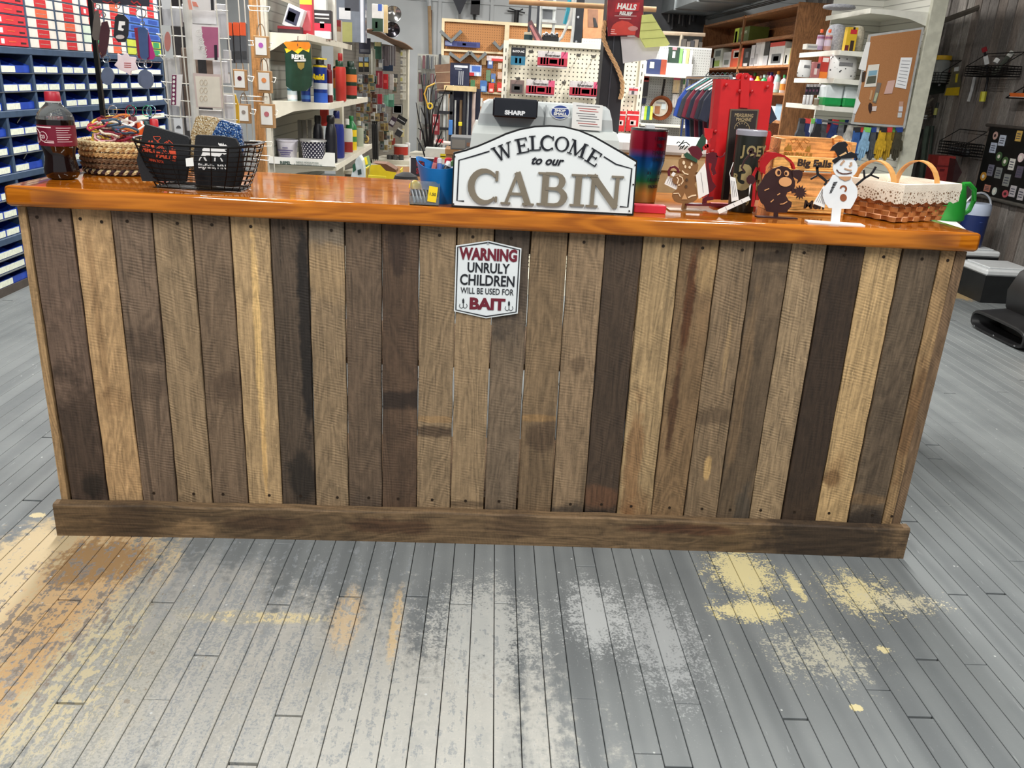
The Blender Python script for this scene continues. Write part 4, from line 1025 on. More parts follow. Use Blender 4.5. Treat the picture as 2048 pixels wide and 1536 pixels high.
# ------------------------------------------------------------------ cut metal figures
def tagpart(t, root, pts, Y, lines=4):
    o, _ = flat('price_tag', pts, Y, .0008, PAPER, t, root)
    (ax, ay), (bx, by) = pts[0], pts[1]; (cx, cy), (dx, dy) = pts[-1], pts[-2]
    for k in range(lines):
        u = (k + 1) / (lines + 1)
        pstroke('print', [(ax + (cx - ax) * u + (bx - ax) * .15, ay + (cy - ay) * u + (by - ay) * .15), (bx + (dx - bx) * u - (bx - ax) * .15, by + (dy - by) * u - (by - ay) * .15)], .7, Y - .0006, .0005, mat((120, 120, 124), .6, var=0), o, root)
def gingerbread():
    O_ = (1320, 240); S = 8.083; Y = 0.075
    body = [(300, 700), (310, 640), (345, 610), (420, 615), (500, 640), (600, 690), (620, 730), (610, 800), (580, 850), (545, 890), (600, 900), (650, 885), (685, 930), (675, 980), (630, 1010), (580, 1000), (560, 1040), (590, 1100), (600, 1190), (610, 1240), (590, 1290), (530, 1330), (440, 1350), (425, 1440), (345, 1440), (365, 1350), (290, 1340), (230, 1310), (195, 1240), (210, 1170), (260, 1130), (300, 1090), (280, 1050), (215, 1020), (200, 960), (225, 910), (290, 890), (350, 890), (380, 900), (400, 880), (350, 850), (310, 790)]
    g = PZ(*tr([(385, 1440)], O_, S)[0], CT); Y = max(.05, g.y); root = Vector((g.x, Y, zt(g.x)))
    t = thing('gingerbread_figure', 'cut metal gingerbread figure with a maroon hat and candy cane', 'figurine', root)
    GB = mat((140, 100, 60), .45, .2, var=.06); CRM = mat((240, 216, 180), .5, var=0); MR = mat((96, 18, 34), .4, .1); GN = mat((38, 78, 56), .45)
    flat('body', tr(body, O_, S), Y, .003, GB, t, root)
    pad = MB().box(-.045, .045, -.03, .02, 0, .003).build('base_plate', GB, t)
    flat('hat', tr([(450, 470), (520, 420), (600, 420), (660, 470), (690, 560), (630, 650), (520, 580)], O_, S), Y - .004, .003, MR, t, root)
    flat('hat_band', tr([(385, 560), (440, 520), (530, 590), (610, 640), (600, 692), (500, 645), (420, 615)], O_, S), Y - .006, .003, GN, t, root)
    flat('ear', tr([(345, 610), (360, 545), (400, 560), (420, 615)], O_, S), Y - .002, .003, CRM, t, root)
    pstroke('candy_cane', tr([(150, 905), (140, 830), (175, 770), (235, 755), (285, 795), (305, 850)], O_, S), 4.5, Y - .004, .003, MR, t, root)
    pstroke('cane_stripe', tr([(235, 850), (200, 905)], O_, S), 6, Y - .005, .002, PAPER, t, root)
    for pts in (circ(385, 690, 22, 32, 10), circ(410, 755, 16, 26, 10), circ(480, 765, 20, 24, 10), circ(510, 715, 16, 30, 10)):
        flat('eye', tr(pts, O_, S), Y - .002, .002, CRM, t, root)
    for pts, w in (([(360, 820), (400, 865), (460, 880)], 2.4), ([(275, 925), (300, 960), (280, 1030)], 2.2), ([(310, 905), (360, 930), (375, 990), (340, 1040)], 2.0), ([(600, 905), (615, 1000)], 2.6), ([(290, 1055), (325, 1050)], 2.4), ([(455, 1255), (520, 1225), (585, 1215)], 2.6), ([(215, 1190), (300, 1185), (330, 1240)], 1.6)):
        pstroke('icing_line', tr(pts, O_, S), w, Y - .002, .002, CRM, t, root)
    flat('icing_patch', tr([(350, 1285), (400, 1180), (445, 1285)], O_, S), Y - .002, .002, mat((206, 160, 110), .5), t, root)
    for c in ((435, 970), (425, 1075)):
        flat('button', tr(circ(c[0], c[1], 20, 26, 10), O_, S), Y - .003, .003, mat((84, 62, 40), .4), t, root)
    tagpart(t, root, tr([(640, 1275), (598, 1010), (720, 700), (795, 1170)], O_, S), Y + .004, 2)
    tagpart(t, root, tr([(70, 1035), (130, 905), (300, 990), (265, 1130)], O_, S), Y + .005, 5)
    for pts in ([(270, 380), (300, 350), (330, 370)], [(330, 400), (390, 330)], [(300, 430), (350, 380), (430, 360), (480, 410)], [(350, 470), (400, 400)], [(390, 480), (450, 420)], [(320, 480), (340, 430), (380, 440)]):
        pstroke('antler', tr(pts, O_, S), 2.0, Y + .003, .003, mat((34, 46, 44), .5), t, root)
gingerbread()
def reindeer():
    O_ = (1380, 140); S = 5.122; Y = .15
    g = PY(*tr([(150, 1360)], O_, S)[0], Y); root = Vector((g.x, Y, zt(g.x)))
    MR = mat((92, 16, 30), .4, .2, var=.05)
    t = thing('reindeer_figure', 'cut metal maroon reindeer with holly green hat behind the gingerbread figure', 'figurine', root)
    flat('body', tr([(165, 860), (200, 850), (235, 840), (275, 850), (285, 890), (270, 960), (255, 1010), (270, 1060), (240, 1080), (215, 1020), (225, 960), (190, 950), (200, 1020), (230, 1140), (270, 1190), (230, 1240), (195, 1260), (190, 1300), (240, 1300), (240, 1330), (175, 1340), (170, 1370), (125, 1370), (130, 1320), (180, 1290), (185, 1200), (170, 1050)], O_, S), Y, .003, MR, t, root)
    pstroke('antler', tr([(270, 880), (310, 895), (345, 880), (365, 845)], O_, S), 2.2, Y, .003, MR, t, root)
    flat('base_plate', tr([(-40, 1372), (420, 1385), (430, 1400), (-40, 1390)], O_, S), Y - .01, .03, MR, t, root)
    flat('hat', tr([(90, 720), (130, 660), (165, 700), (160, 800), (110, 850), (60, 780)], O_, S), Y + .004, .003, mat((36, 70, 50), .5), t, root)
    for c in ((170, 780), (150, 800), (190, 775)):
        flat('berry', tr(circ(c[0], c[1], 22, 24, 9), O_, S), Y + .002, .003, mat((196, 34, 36), .4), t, root)
    tagpart(t, root, tr([(88, 1320), (60, 1080), (155, 950), (195, 1265)], O_, S), Y - .004, 1)
reindeer()
def crow():
    O_ = (1520, 260); S = 7.68
    g = PZ(*tr([(245, 1335)], O_, S)[0], CT); Y = max(.045, g.y); root = Vector((g.x, Y, zt(g.x)))
    BRN = mat((56, 30, 30), .45, .25, var=.06); TAN = mat((220, 160, 106), .5, var=.04); RD = mat((190, 14, 22), .25, .3, coat=.4)
    t = thing('crow_figure', 'dark brown cut metal crow with a curved red hat holding a flower', 'figurine', root)
    flat('body', tr([(20, 800), (80, 690), (190, 600), (330, 550), (430, 575), (495, 640), (510, 720), (540, 790), (540, 860), (510, 930), (420, 960), (400, 1010), (440, 1080), (490, 1110), (480, 1180), (430, 1230), (410, 1270), (280, 1270), (280, 1330), (210, 1330), (215, 1270), (100, 1250), (80, 1190), (60, 1150), (20, 1120), (-30, 1000), (-40, 880)], O_, S), Y, .003, BRN, t, root)
    flat('beak', tr([(495, 620), (600, 610), (655, 640), (655, 700), (625, 780), (570, 825), (590, 770), (540, 740), (500, 705)], O_, S), Y - .003, .003, BRN, t, root)
    star = []
    for k in range(26):
        a = math.radians(k * 360 / 26); r_ = 108 if k % 2 else 66; star.append((620 + r_ * math.cos(a), 960 + r_ * math.sin(a) * 1.05))
    flat('flower', tr(star, O_, S), Y - .003, .003, BRN, t, root)
    flat('wing', tr([(480, 900), (560, 900), (590, 950), (490, 975)], O_, S), Y - .002, .003, BRN, t, root)
    for pts in (circ(280, 655, 46, 58, 12), circ(410, 668, 38, 46, 12)):
        flat('eye', tr(pts, O_, S), Y - .0025, .002, TAN, t, root)
    flat('cheek', tr(circ(390, 797, 100, 74, 18), O_, S), Y - .0025, .002, TAN, t, root)
    for pts in (circ(290, 655, 24, 34, 8), circ(400, 668, 18, 26, 8)):
        flat('pupil', tr(pts, O_, S), Y - .004, .002, BRN, t, root)
    for pts in ([(70, 930), (140, 900)], [(265, 1000), (310, 975)], [(165, 1110), (210, 1070)], [(310, 1140), (360, 1135), (420, 1100)]):
        pstroke('cut_line', tr(pts, O_, S), 1.6, Y - .0025, .002, TAN, t, root)
    flat('hat', tr([(0, 480), (60, 400), (130, 340), (250, 345), (380, 390), (480, 460), (530, 530), (545, 600), (515, 605), (490, 520), (380, 420), (270, 410), (170, 460), (90, 560), (80, 680), (0, 640)], O_, S), Y - .008, .016, RD, t, root)
    bb = [PZ(a, b, CT) for a, b in tr([(-10, 1290), (650, 1365)], O_, S)]
    MB().box(-.055, .055, -.012, .008, 0, .0035).build('base_bar', BRN, t)
    R2 = [(1454, 362), (1461, 352), (1478, 400), (1462, 405)]
    for pts in (tr([(280, 1435), (300, 1475), (620, 1330), (605, 1290)], (1380, 140), 5.122), tr([(410, 1090), (425, 1350), (500, 1330), (465, 1105)], (1380, 140), 5.122)):
        tagpart(t, root, pts, Y - .004, 3)
    pstroke('string', tr([(445, 945), (405, 1060), (415, 1095)], (1380, 140), 5.122), 1.2, Y - .004, .001, PAPER, t, root)
    pstroke('string', tr([(605, 1300), (610, 1190), (625, 1165), (605, 1290)], (1380, 140), 5.122), 1.2, Y - .004, .001, PAPER, t, root)
    for pts, w in ((tr([(640, 800), (610, 870), (560, 930), (530, 1000), (560, 1040)], (1380, 140), 5.122), 3.5), (tr([(600, 830), (680, 860), (660, 900)], (1380, 140), 5.122), 4)):
        pstroke('tail_feather', pts, w, Y + .004, .003, BRN, t, root)
    flat('scarf_knot', tr(circ(625, 1125, 45, 50, 14), (1380, 140), 5.122), Y + .004, .003, mat((60, 12, 18), .4), t, root)
    pstroke('scarf', tr([(690, 1000), (650, 1080), (660, 1200), (650, 1330), (640, 1400)], (1380, 140), 5.122), 6, Y + .006, .003, RD, t, root)
crow()
def snowman():
    O_ = (1520, 260); S = 7.68
    g = PZ(*tr([(1155, 1425)], O_, S)[0], CT); Y = max(.02, g.y); root = Vector((g.x, Y, zt(g.x)))
    WH = mat((236, 240, 242), .35, var=.03); BK = mat((18, 16, 20), .45, var=.02); OR = mat((150, 84, 50), .5)
    t = thing('snowman_figure', 'cut metal white snowman with a black top hat and twig arms', 'figurine', root)
    flat('body', tr([(1120, 690), (1060, 800), (970, 900), (965, 1020), (1000, 1120), (1060, 1200), (1110, 1200), (1090, 1420), (1225, 1420), (1250, 1210), (1390, 1210), (1430, 1150), (1490, 1030), (1500, 930), (1480, 870), (1420, 790), (1400, 700)], O_, S), Y, .003, WH, t, root)
    flat('head', tr(circ(1310, 575, 190, 168, 26), O_, S), Y - .002, .003, WH, t, root)
    flat('hat_crown', tr([(1080, 320), (1120, 250), (1200, 190), (1310, 175), (1355, 230), (1330, 260), (1360, 355), (1200, 420), (1180, 370), (1150, 320)], O_, S), Y - .005, .003, BK, t, root)
    flat('hat_brim', tr([(1110, 480), (1130, 450), (1230, 395), (1400, 335), (1480, 365), (1500, 440), (1440, 430), (1250, 440), (1150, 520)], O_, S), Y - .006, .003, BK, t, root)
    flat('hat_band', tr([(1215, 395), (1320, 335), (1335, 360), (1235, 405)], O_, S), Y - .0065, .002, mat((222, 180, 130), .5), t, root)
    for pts, w in (([(1000, 850), (1025, 790), (960, 735), (890, 680), (880, 590), (910, 540)], 5), ([(880, 700), (780, 758)], 3.6), ([(885, 600), (850, 525)], 3.4), ([(1040, 785), (1110, 735)], 2.6), ([(1480, 850), (1610, 740), (1700, 690), (1740, 640), (1782, 565)], 4.2), ([(1610, 740), (1598, 610)], 3.2), ([(1700, 690), (1830, 742)], 3.2)):
        pstroke('twig_arm', tr(pts, O_, S), w, Y + .003, .003, BK, t, root)
    for pts, w in (([(1240, 540), (1270, 500), (1300, 470)], 4), ([(1375, 560), (1405, 540), (1400, 495)], 4), ([(1300, 590), (1350, 610), (1410, 622)], 2.6)):
        pstroke('face_mark', tr(pts, O_, S), w, Y - .004, .002, mat((196, 160, 130), .5), t, root)
    pstroke('smile', tr([(1180, 610), (1210, 650), (1270, 672), (1340, 672), (1415, 655)], O_, S), 2.0, Y - .004, .002, mat((90, 50, 40), .5), t, root)
    flat('collar_cut', tr([(1210, 715), (1400, 715), (1390, 760), (1310, 785), (1230, 745)], O_, S), Y - .0025, .002, mat((200, 150, 110), .5), t, root)
    flat('button_cut', tr(circ(1283, 1040, 52, 58, 14), O_, S), Y - .0015, .002, OR, t, root)
    pstroke('button_cut', tr(circ(1282, 905, 44, 44, 12, 190, 420), O_, S), 3.2, Y - .0015, .002, OR, t, root)
    for k in range(7):
        pstroke('scarf_print', tr([(1130 + k * 4 - k * 14, 810 + k * 26), (1190 - k * 14, 800 + k * 26)], O_, S), [2.8, 1.5] if k % 2 else 1.4, Y - .0015, .001, BK, t, root)
    tagpart(t, root, tr([(815, 1130), (975, 860), (1060, 900), (990, 1195)], O_, S), Y + .006, 5)
    MB().box(-.075, .07, -.022, .016, 0, .003).build('base_bar', WH, t, rot=(0, 0, -.12))
snowman()

# ------------------------------------------------------------------ wooden crate with carved letters
def crate():
    Y = 0.20; PINE = wood('light_pine', (222, 160, 92), 201, .82, 1.1, 'x', .0, .5, .5, ring=.6, bump=.1); P2 = wood('light_pine_front', (228, 172, 96), 203, .82, 1.1, 'x', 0, .5, .5, ring=.6, bump=.1)
    g = PY(1612, 420, Y); root = Vector((g.x, Y, zt(g.x))); t = thing('pine_crate', 'light pine slatted crate carved with crossed axes and lettered Big Falls', 'crate', root)
    def slat(x0, y0, x1, y1, y, th, m, name='slat'):
        a, b = PY(x0, y1, y), PY(x1, y0, y); c = PY((x0 + x1) / 2, y1, y).z; d_ = PY((x0 + x1) / 2, y0, y).z
        return MB().rbox(a.x - root.x, b.x - root.x, y - Y, y + th - Y, max(c - root.z, 0), d_ - root.z, .002).build(name, m, t)
    slat(1541, 274, 1688, 316, Y + .10, .012, PINE, 'back_panel')
    slat(1545, 314, 1688, 338, Y, .012, P2); slat(1545, 338, 1688, 342, Y - .004, .02, P2)
    slat(1549, 345, 1684, 396, Y + .02, .010, PINE, 'inner_panel')
    slat(1552, 394, 1682, 421, Y, .012, P2); slat(1552, 421, 1680, 426, Y - .004, .02, P2)
    for xa in (1543, 1682):
        a = PY(xa, 420, Y + .01)
        MB().box(a.x - root.x - .006, a.x - root.x + .006, .004, .11, 0, PY(1612, 280, Y).z - root.z).build('end_panel', PINE, t)
    MB().box(-.09, .09, .01, .1, .0, .01).build('bottom', PINE, t)
    flat('handle_end', [(1668, 276), (1676, 271), (1683, 272), (1690, 282), (1684, 290), (1670, 289)], Y + .09, .02, PINE, t, root)
    DKB = mat((46, 28, 22), .6, var=0); GOL = mat((150, 116, 40), .5, var=0)
    ptext('Big Falls', 1594, 1662, 333, 319, Y - .0012, DKB, t, root, bold=.035); ptext('Men', 1607, 1648, 417, 401, Y - .0012, DKB, t, root, bold=.035)
    O_ = (1520, 260); S = 7.68; n = Y + .0985
    for pts in ([(370, 315), (385, 270), (405, 265), (440, 205), (455, 250), (480, 220), (495, 325)], [(690, 330), (735, 240), (745, 270), (775, 225), (780, 280), (765, 340)]):
        flat('print', tr(pts, O_, S), n, .001, GOL, t, root)
    for pts in ([(545, 130), (650, 310), (670, 300), (570, 130)], [(470, 150), (545, 130), (550, 175), (500, 205), (470, 150)], [(690, 130), (545, 320), (525, 310), (665, 140)], [(690, 130), (765, 170), (730, 210), (680, 170), (690, 130)]):
        pstroke('print', tr(pts, O_, S), .8, n, .001, mat((176, 120, 50), .5, var=0), t, root)
    ptext('BIG FALLS', 1567, 1624, 312, 305, n, GOL, t, root, bold=.03)
crate()

# ------------------------------------------------------------------ splint basket with lace liner
def splint_basket():
    cF, cL, cR = PZ(1790, 446, CT), PZ(1702, 426, CT), PZ(1872, 434, CT)
    z0 = zt(cF.x)
    u = Vector((-.47, .883, 0)); v = Vector((.883, .47, 0)); L, W_ = .185, .195
    Hh = PY(1790, 368, cF.y).z - z0
    c = Vector((cF.x, cF.y, z0)) + u * (L / 2) + v * (W_ / 2)
    t = thing('splint_basket', 'honey coloured woven splint basket with two handles', 'basket', c)
    SPL = mat((196, 132, 76), .55, var=.18, scale=40); SP2 = mat((178, 114, 62), .55, var=.18, scale=40)
    hl, hw = L / 2, W_ / 2; fl = .016
    cor = [(-hl, -hw), (hl, -hw), (hl, hw), (-hl, hw)]
    rows = 7
    for side in range(4):
        a, b = cor[side], cor[(side + 1) % 4]; mb = MB(); n = 8
        d_ = Vector((b[0] - a[0], b[1] - a[1])); nrm = Vector((d_.y, -d_.x)).normalized()
        for r_ in range(rows):
            za, zb = Hh * .94 * r_ / rows + .003, Hh * .94 * (r_ + 1) / rows + .001
            for k in range(n):
                out = (k + r_) % 2 == 0; mb.m(0 if out else 1)
                vs = []
                for q in range(4):
                    tt = (k + q / 3) / n; bul = math.sin(math.pi * q / 3) * (.0045 if out else -.002) + (.002 if out else -.001)
                    for zz in (za, zb):
                        e = 1 + fl * (zz / Hh) / max(hl, hw) * 1.0
                        px_, py_ = (a[0] + d_.x * tt) * e + nrm.x * bul, (a[1] + d_.y * tt) * e + nrm.y * bul
                        w_ = u * px_ + v * py_; vs.append((w_.x, w_.y, zz))
                mb.add(vs, [(0, 2, 3, 1), (2, 4, 5, 3), (4, 6, 7, 5)])
        mb.build('woven_side', [SPL, SP2], t, smooth=False)
    w_ = lambda x, y, z: tuple((u * x + v * y) + Vector((0, 0, z)))
    MB().add([w_(*p, .004) for p in cor], [(0, 1, 2, 3)]).build('bottom', SP2, t)
    # lace liner
    k_ = N('cream_lace'); p = k_.obj(); vo = k_.node('ShaderNodeTexVoronoi', feature='DISTANCE_TO_EDGE'); k_.put(vo.inputs['Vector'], p); vo.inputs['Scale'].default_value = 130
    z_ = k_.sep(p)[2]; band = k_.math('MULTIPLY', k_.ramp(vo.outputs[0], .16, .26), k_.ramp(z_, Hh * .86, Hh * .82))
    k_.out(k_.mix(band, rgba((238, 230, 212)), rgba((134, 108, 82))), .85); k_.bump(vo.outputs[0], .4, .002)
    per = []; ns = 14
    for side in range(4):
        a, b = cor[side], cor[(side + 1) % 4]
        for q in range(ns): per.append((a[0] + (b[0] - a[0]) * q / ns, a[1] + (b[1] - a[1]) * q / ns))
    mb = MB(); n = len(per); vs = []
    for i, (x, y_) in enumerate(per):
        sc = .006 * abs(math.sin(i * math.pi / 2.0)); wv = 1 + .012 * math.sin(i * 1.7)
        for zz, e in ((Hh * .56 - sc, 1.26), (Hh * .72, 1.26), (Hh * .9, 1.27), (Hh * 1.02, 1.26), (Hh * 1.03, 1.2), (Hh * .9, 1.07), (Hh * .4, .99)):
            vs.append(w_(x * e * (wv if zz < Hh else 1), y_ * e * (wv if zz < Hh else 1), zz))
    K = 7; mb.add(vs, [(i * K + j, ((i + 1) % n) * K + j, ((i + 1) % n) * K + j + 1, i * K + j + 1) for i in range(n) for j in range(K - 1)])
    mb.build('lace_liner', k_.m, t, smooth=True)
    HD = mat((222, 164, 96), .45, var=.08)
    for sg, dz in ((1, .0), (-1, .0)):
        pts = []
        for q in range(15):
            a = math.pi * q / 14; x = sg * hw * .96; y_ = hl * .72 * math.cos(a)
            pts.append((x, y_, Hh * .8 + (Hh * .72) * math.sin(a)))
        mb = MB(); vs = []
        for (x, y_, z) in pts:
            for dx, dr in ((-.010, 0), (.010, 0), (.010, .003), (-.010, .003)):
                rr = 1 - dr / .06; vs.append(w_(y_ * rr, x + dx, Hh * .8 + (z - Hh * .8) * rr))
        mb.add(vs, [(i * 4 + j, i * 4 + (j + 1) % 4, (i + 1) * 4 + (j + 1) % 4, (i + 1) * 4 + j) for i in range(14) for j in range(4)])
        mb.build('handle', HD, t, smooth=False)
splint_basket()

# ------------------------------------------------------------------ white side table with watering can behind the right end
def side_table():
    zt_ = .86; q = PZ(1946, 465, zt_)
    t = thing('side_table', 'small white topped table behind the right end of the counter', 'table', (q.x, q.y, 0), -.36)
    WT = mat((222, 224, 218), .45, var=.03)
    MB().rbox(-.45, 0, 0, .36, zt_ - .03, zt_, .012).build('top', WT, t)
    for sx in (-.40, -.14):
        for sy in (.05, .31): MB().box(sx - .018, sx + .018, sy - .018, sy + .018, 0, zt_ - .03).build('leg', mat((90, 92, 94), .4, .5), t)
    TZ = zt_
    p0 = PZ(1893, 439, TZ); x0, y0 = p0.x, p0.y
    t = thing('watering_can', 'bright green plastic watering can with a curved handle', 'watering can', (x0, y0, TZ))
    GRN = mat((32, 140, 44), .4, var=.08)
    H = PY(1898, 366, y0).z - TZ
    MB().lathe([(.058, 0), (.062, .006), (.055, H * .55), (.042, H * .95), (.034, H), (.028, H * .98)], 24, sy=.8).build('body', GRN, t, smooth=True)
    pts = [Vector((.03, 0, H * .98)), Vector((.055, 0, H * 1.0)), Vector((.08, 0, H * .85)), Vector((.088, 0, H * .55)), Vector((.078, 0, H * .28)), Vector((.056, 0, H * .16))]
    MB().tube(pts, .009, 8).build('handle', GRN, t, smooth=True)
    MB().tube([(-.04, 0, H * .15), (-.11, 0, H * .6), (-.15, 0, H * .95)], .012, 8, radii=[.016, .011, .009]).build('spout', GRN, t, smooth=True)
side_table()

# ------------------------------------------------------------------ post, cough drop bag, note pad, rope, rod
def post_area():
    Y = 1.30; a, b = PY(1194, 250, Y), PY(1238, 250, Y); w = b.x - a.x; xc = (a.x + b.x) / 2
    POST = mat((34, 37, 42), .4, .3, var=.06)
    t = thing('steel_post', 'dark painted steel post standing behind the cash register', 'post', (xc, Y + w / 2, 0))
    MB().box(-w / 2, w / 2, -w / 2, w / 2, 0, 3.05).build('shaft', POST, t)
    MB().rbox(-w * .12, -w * .04, -w / 2 - .004, -w / 2, 0.02, 3.0, .002).build('highlight_bead', mat((70, 74, 80), .3, .4), t)  # lighter strip, the groove's vertical highlight put into its colour
    MB().box(-w * .9, w * .9, -w * .9, w * .9, 0, .012).build('base_plate', POST, t)
    yb = Y - .02
    m = N('red_foil_bag'); p = m.obj(); m.out(m.mix(m.ramp(m.noise(p, 16, 2), .35, .7), rgba((120, 12, 26)), rgba((164, 24, 34))), .28); m.b.inputs['Coat Weight'].default_value = .4
    out = [(1217, -30), (1288, -30), (1287, 20), (1283, 60), (1278, 76), (1270, 71), (1216, 72), (1214, 40)]
    o, root = flat('cough_drop_bag', out, yb - .016, .016, m.m, label='red foil bag of cough drops lettered HALLS RELIEF on the dark post', cat='bag')
    n = yb - .0175
    flat('print', [(1232, 7), (1280, 5), (1277, 22), (1229, 24)], n, .001, mat((196, 30, 40), .4, var=0), o, root)
    ptext('HALLS', 1233, 1272, 18.5, 7, n - .001, PAPER, o, root, bold=.05, shear=.15); ptext('RELIEF', 1238, 1264, 30, 23, n - .001, PAPER, o, root, bold=.04, shear=.15)
    flat('print', [(1222, 58), (1226, 50), (1234, 44), (1244, 41), (1256, 43), (1266, 50), (1272, 60), (1270, 70), (1222, 70)], n, .001, mat((206, 64, 50), .35, var=.1), o, root)
    flat('print', circ(1266, 57, 10, 5, 12), n - .0008, .001, mat((196, 130, 124), .4), o, root)
    for yy, xa, xb in ((31.5, 1229, 1273), (37, 1238, 1262), (59, 1222, 1230), (63, 1222, 1229), (67, 1221, 1233)):
        pstroke('print', [(xa, yy), (xb, yy + .8)], 1.0, n - .0004, .0006, mat((236, 200, 196), .5, var=0), o, root)
    flat('paper_notice', [(1241, 73), (1280, 73), (1292, 92), (1322, 88), (1312, 117), (1246, 127)], Y - .012, .001, mat((196, 194, 196), .7, var=.04), label='curled grey paper sheet pinned to the post under the green pad', cat='paper')
    gp, rt = flat('note_pad', [(1284, 30), (1304, 28), (1340, 88), (1334, 92), (1291, 95), (1279, 73)], Y - .04, .012, mat((206, 214, 128), .7, var=.05), label='pale green folded note pad hanging right of the cough drop bag', cat='note pad')
    for p0, p1 in (((1282, 46), (1313, 44)), ((1280, 62), (1323, 59)), ((1284, 78), (1332, 75))): pstroke('fold_line', [p0, p1], .9, Y - .041, .001, mat((140, 146, 80), .7, var=0), gp, rt)
    mb = MB(); base = [(1211, 42), (1207, 60), (1207, 78), (1214, 96), (1222, 112), (1231, 128), (1239, 146), (1245, 166), (1244, 186), (1240, 200)]
    pts = [PY(a_, b_, Y - .022) for a_, b_ in base]; r0 = pts[-1].copy()
    dense = []
    for k in range(len(pts) - 1):
        for q in range(6): dense.append(pts[k].lerp(pts[k + 1], q / 6))
    t2 = thing('twine_rope', 'twisted tan rope hanging down the side of the dark post', 'rope', r0)
    for ph in (0, 2.1, 4.2):
        MB().tube([p - r0 + Vector((.005 * math.cos(i * .7 + ph), .005 * math.sin(i * .7 + ph), 0)) for i, p in enumerate(dense)], .0046, 6).build('strand', mat((196, 156, 112), .85, var=.2, scale=120), t2, smooth=True)
    a, b = PY(1018, 3, 1.62), PY(1312, 19, 1.62)
    MB().tube([a - a, b - a], .0105, 10).build('hanging_rod', mat((196, 152, 108), .6), loc=a, smooth=True, label='plain wooden dowel rod hung level beside the dark post', cat='rod')
post_area()
# ------------------------------------------------------------------ shop goods
def prints(o, bands, hw, h, yf, m=None):
    """flat print on a front face: (x0, z0, x1, z1, colour) as fractions of the face"""
    for (a, b, c, d_, colr) in bands:
        MB().box(-hw + 2 * hw * a, -hw + 2 * hw * c, yf - .0012, yf, h * b, h * d_).build('print', mat(colr, .5, var=.04), o)
def pbox(x0, y0, x1, y1, Y, dep, c, label, cat='box', name='product_box', z0=None, bands=(), words=(), group=None, rz=0.0, rough=.5):
    xc, zb, w, h = slot(x0, y0, x1, y1, Y)
    if z0 is not None: h = zb + h - z0; zb = z0
    o = MB().rbox(-w / 2, w / 2, 0, dep, 0, h, .002).build(name, mat(c, rough, var=.06), loc=(xc, Y, zb), rot=(0, 0, rz), label=label, cat=cat, group=group)
    prints(o, bands, w / 2, h, 0)
    for (st, a, b, ht, colr, bold) in words:
        q = text(st, 1, mat(colr, .5, var=0), o, (0, -.0016, h * b), bold=bold)
        me = q.data; xs = [v.co.x for v in me.vertices]; ys = [v.co.y for v in me.vertices]
        q.scale = (w * a / (max(xs) - min(xs)), h * ht / max(ys), .02)
    return o
PROF = {
    'can': [(.86, 0), (1, .02), (1, .80), (.92, .84), (.60, .86), (.60, .98), (.5, 1)],
    'jug': [(.92, 0), (1, .02), (1, .60), (.92, .72), (.45, .84), (.40, .86), (.42, .87), (.42, .98), (.36, 1)],
    'sport': [(.8, 0), (1, .02), (1, .55), (.86, .72), (.60, .82), (.58, .84), (.66, .86), (.66, .97), (.5, 1)],
    'jar': [(.9, 0), (1, .03), (1, .78), (.9, .80), (.98, .82), (.98, .98), (.9, 1)],
    'pump': [(.9, 0), (1, .02), (1, .62), (.7, .74), (.34, .78), (.34, .84), (.5, .85), (.5, .90), (.16, .91), (.16, .97), (.5, .975), (.4, 1)],
    'bucket': [(.78, 0), (.8, .01), (.98, .92), (1.04, .93), (1.04, .98), (1.0, 1), (.96, .98), (.9, .8)],
}
def pround(x0, y0, x1, y1, Y, prof, c, cap, label, cat, name, z0=None, band=None, group=None, flat_=1.0, capfrom=.83, seg=16):
    xc, zb, w, h = slot(x0, y0, x1, y1, Y)
    if z0 is not None: h = zb + h - z0; zb = z0
    P = PROF[prof]; r_ = w / 2
    k = [p for p in P if p[1] <= capfrom] if cap else P
    o = MB().lathe([(a * r_, z * h) for a, z in k], seg, sy=flat_).build(name, mat(c, .35, var=.05), smooth=True, loc=(xc, Y + r_ * flat_, zb), label=label, cat=cat, group=group)
    if cap:
        q = [p for p in P if p[1] >= capfrom - .03]
        MB().lathe([(a * r_ * 1.01, z * h) for a, z in q], seg, sy=flat_).build('cap', mat(cap, .35, var=.04), o, smooth=True)
    if band:
        for (za, zb_, cc) in band: MB().lathe([(r_ * 1.008, za * h), (r_ * 1.008, zb_ * h)], seg, sy=flat_, cap=False).build('label', mat(cc, .5, var=.06), o, smooth=True)
    return o

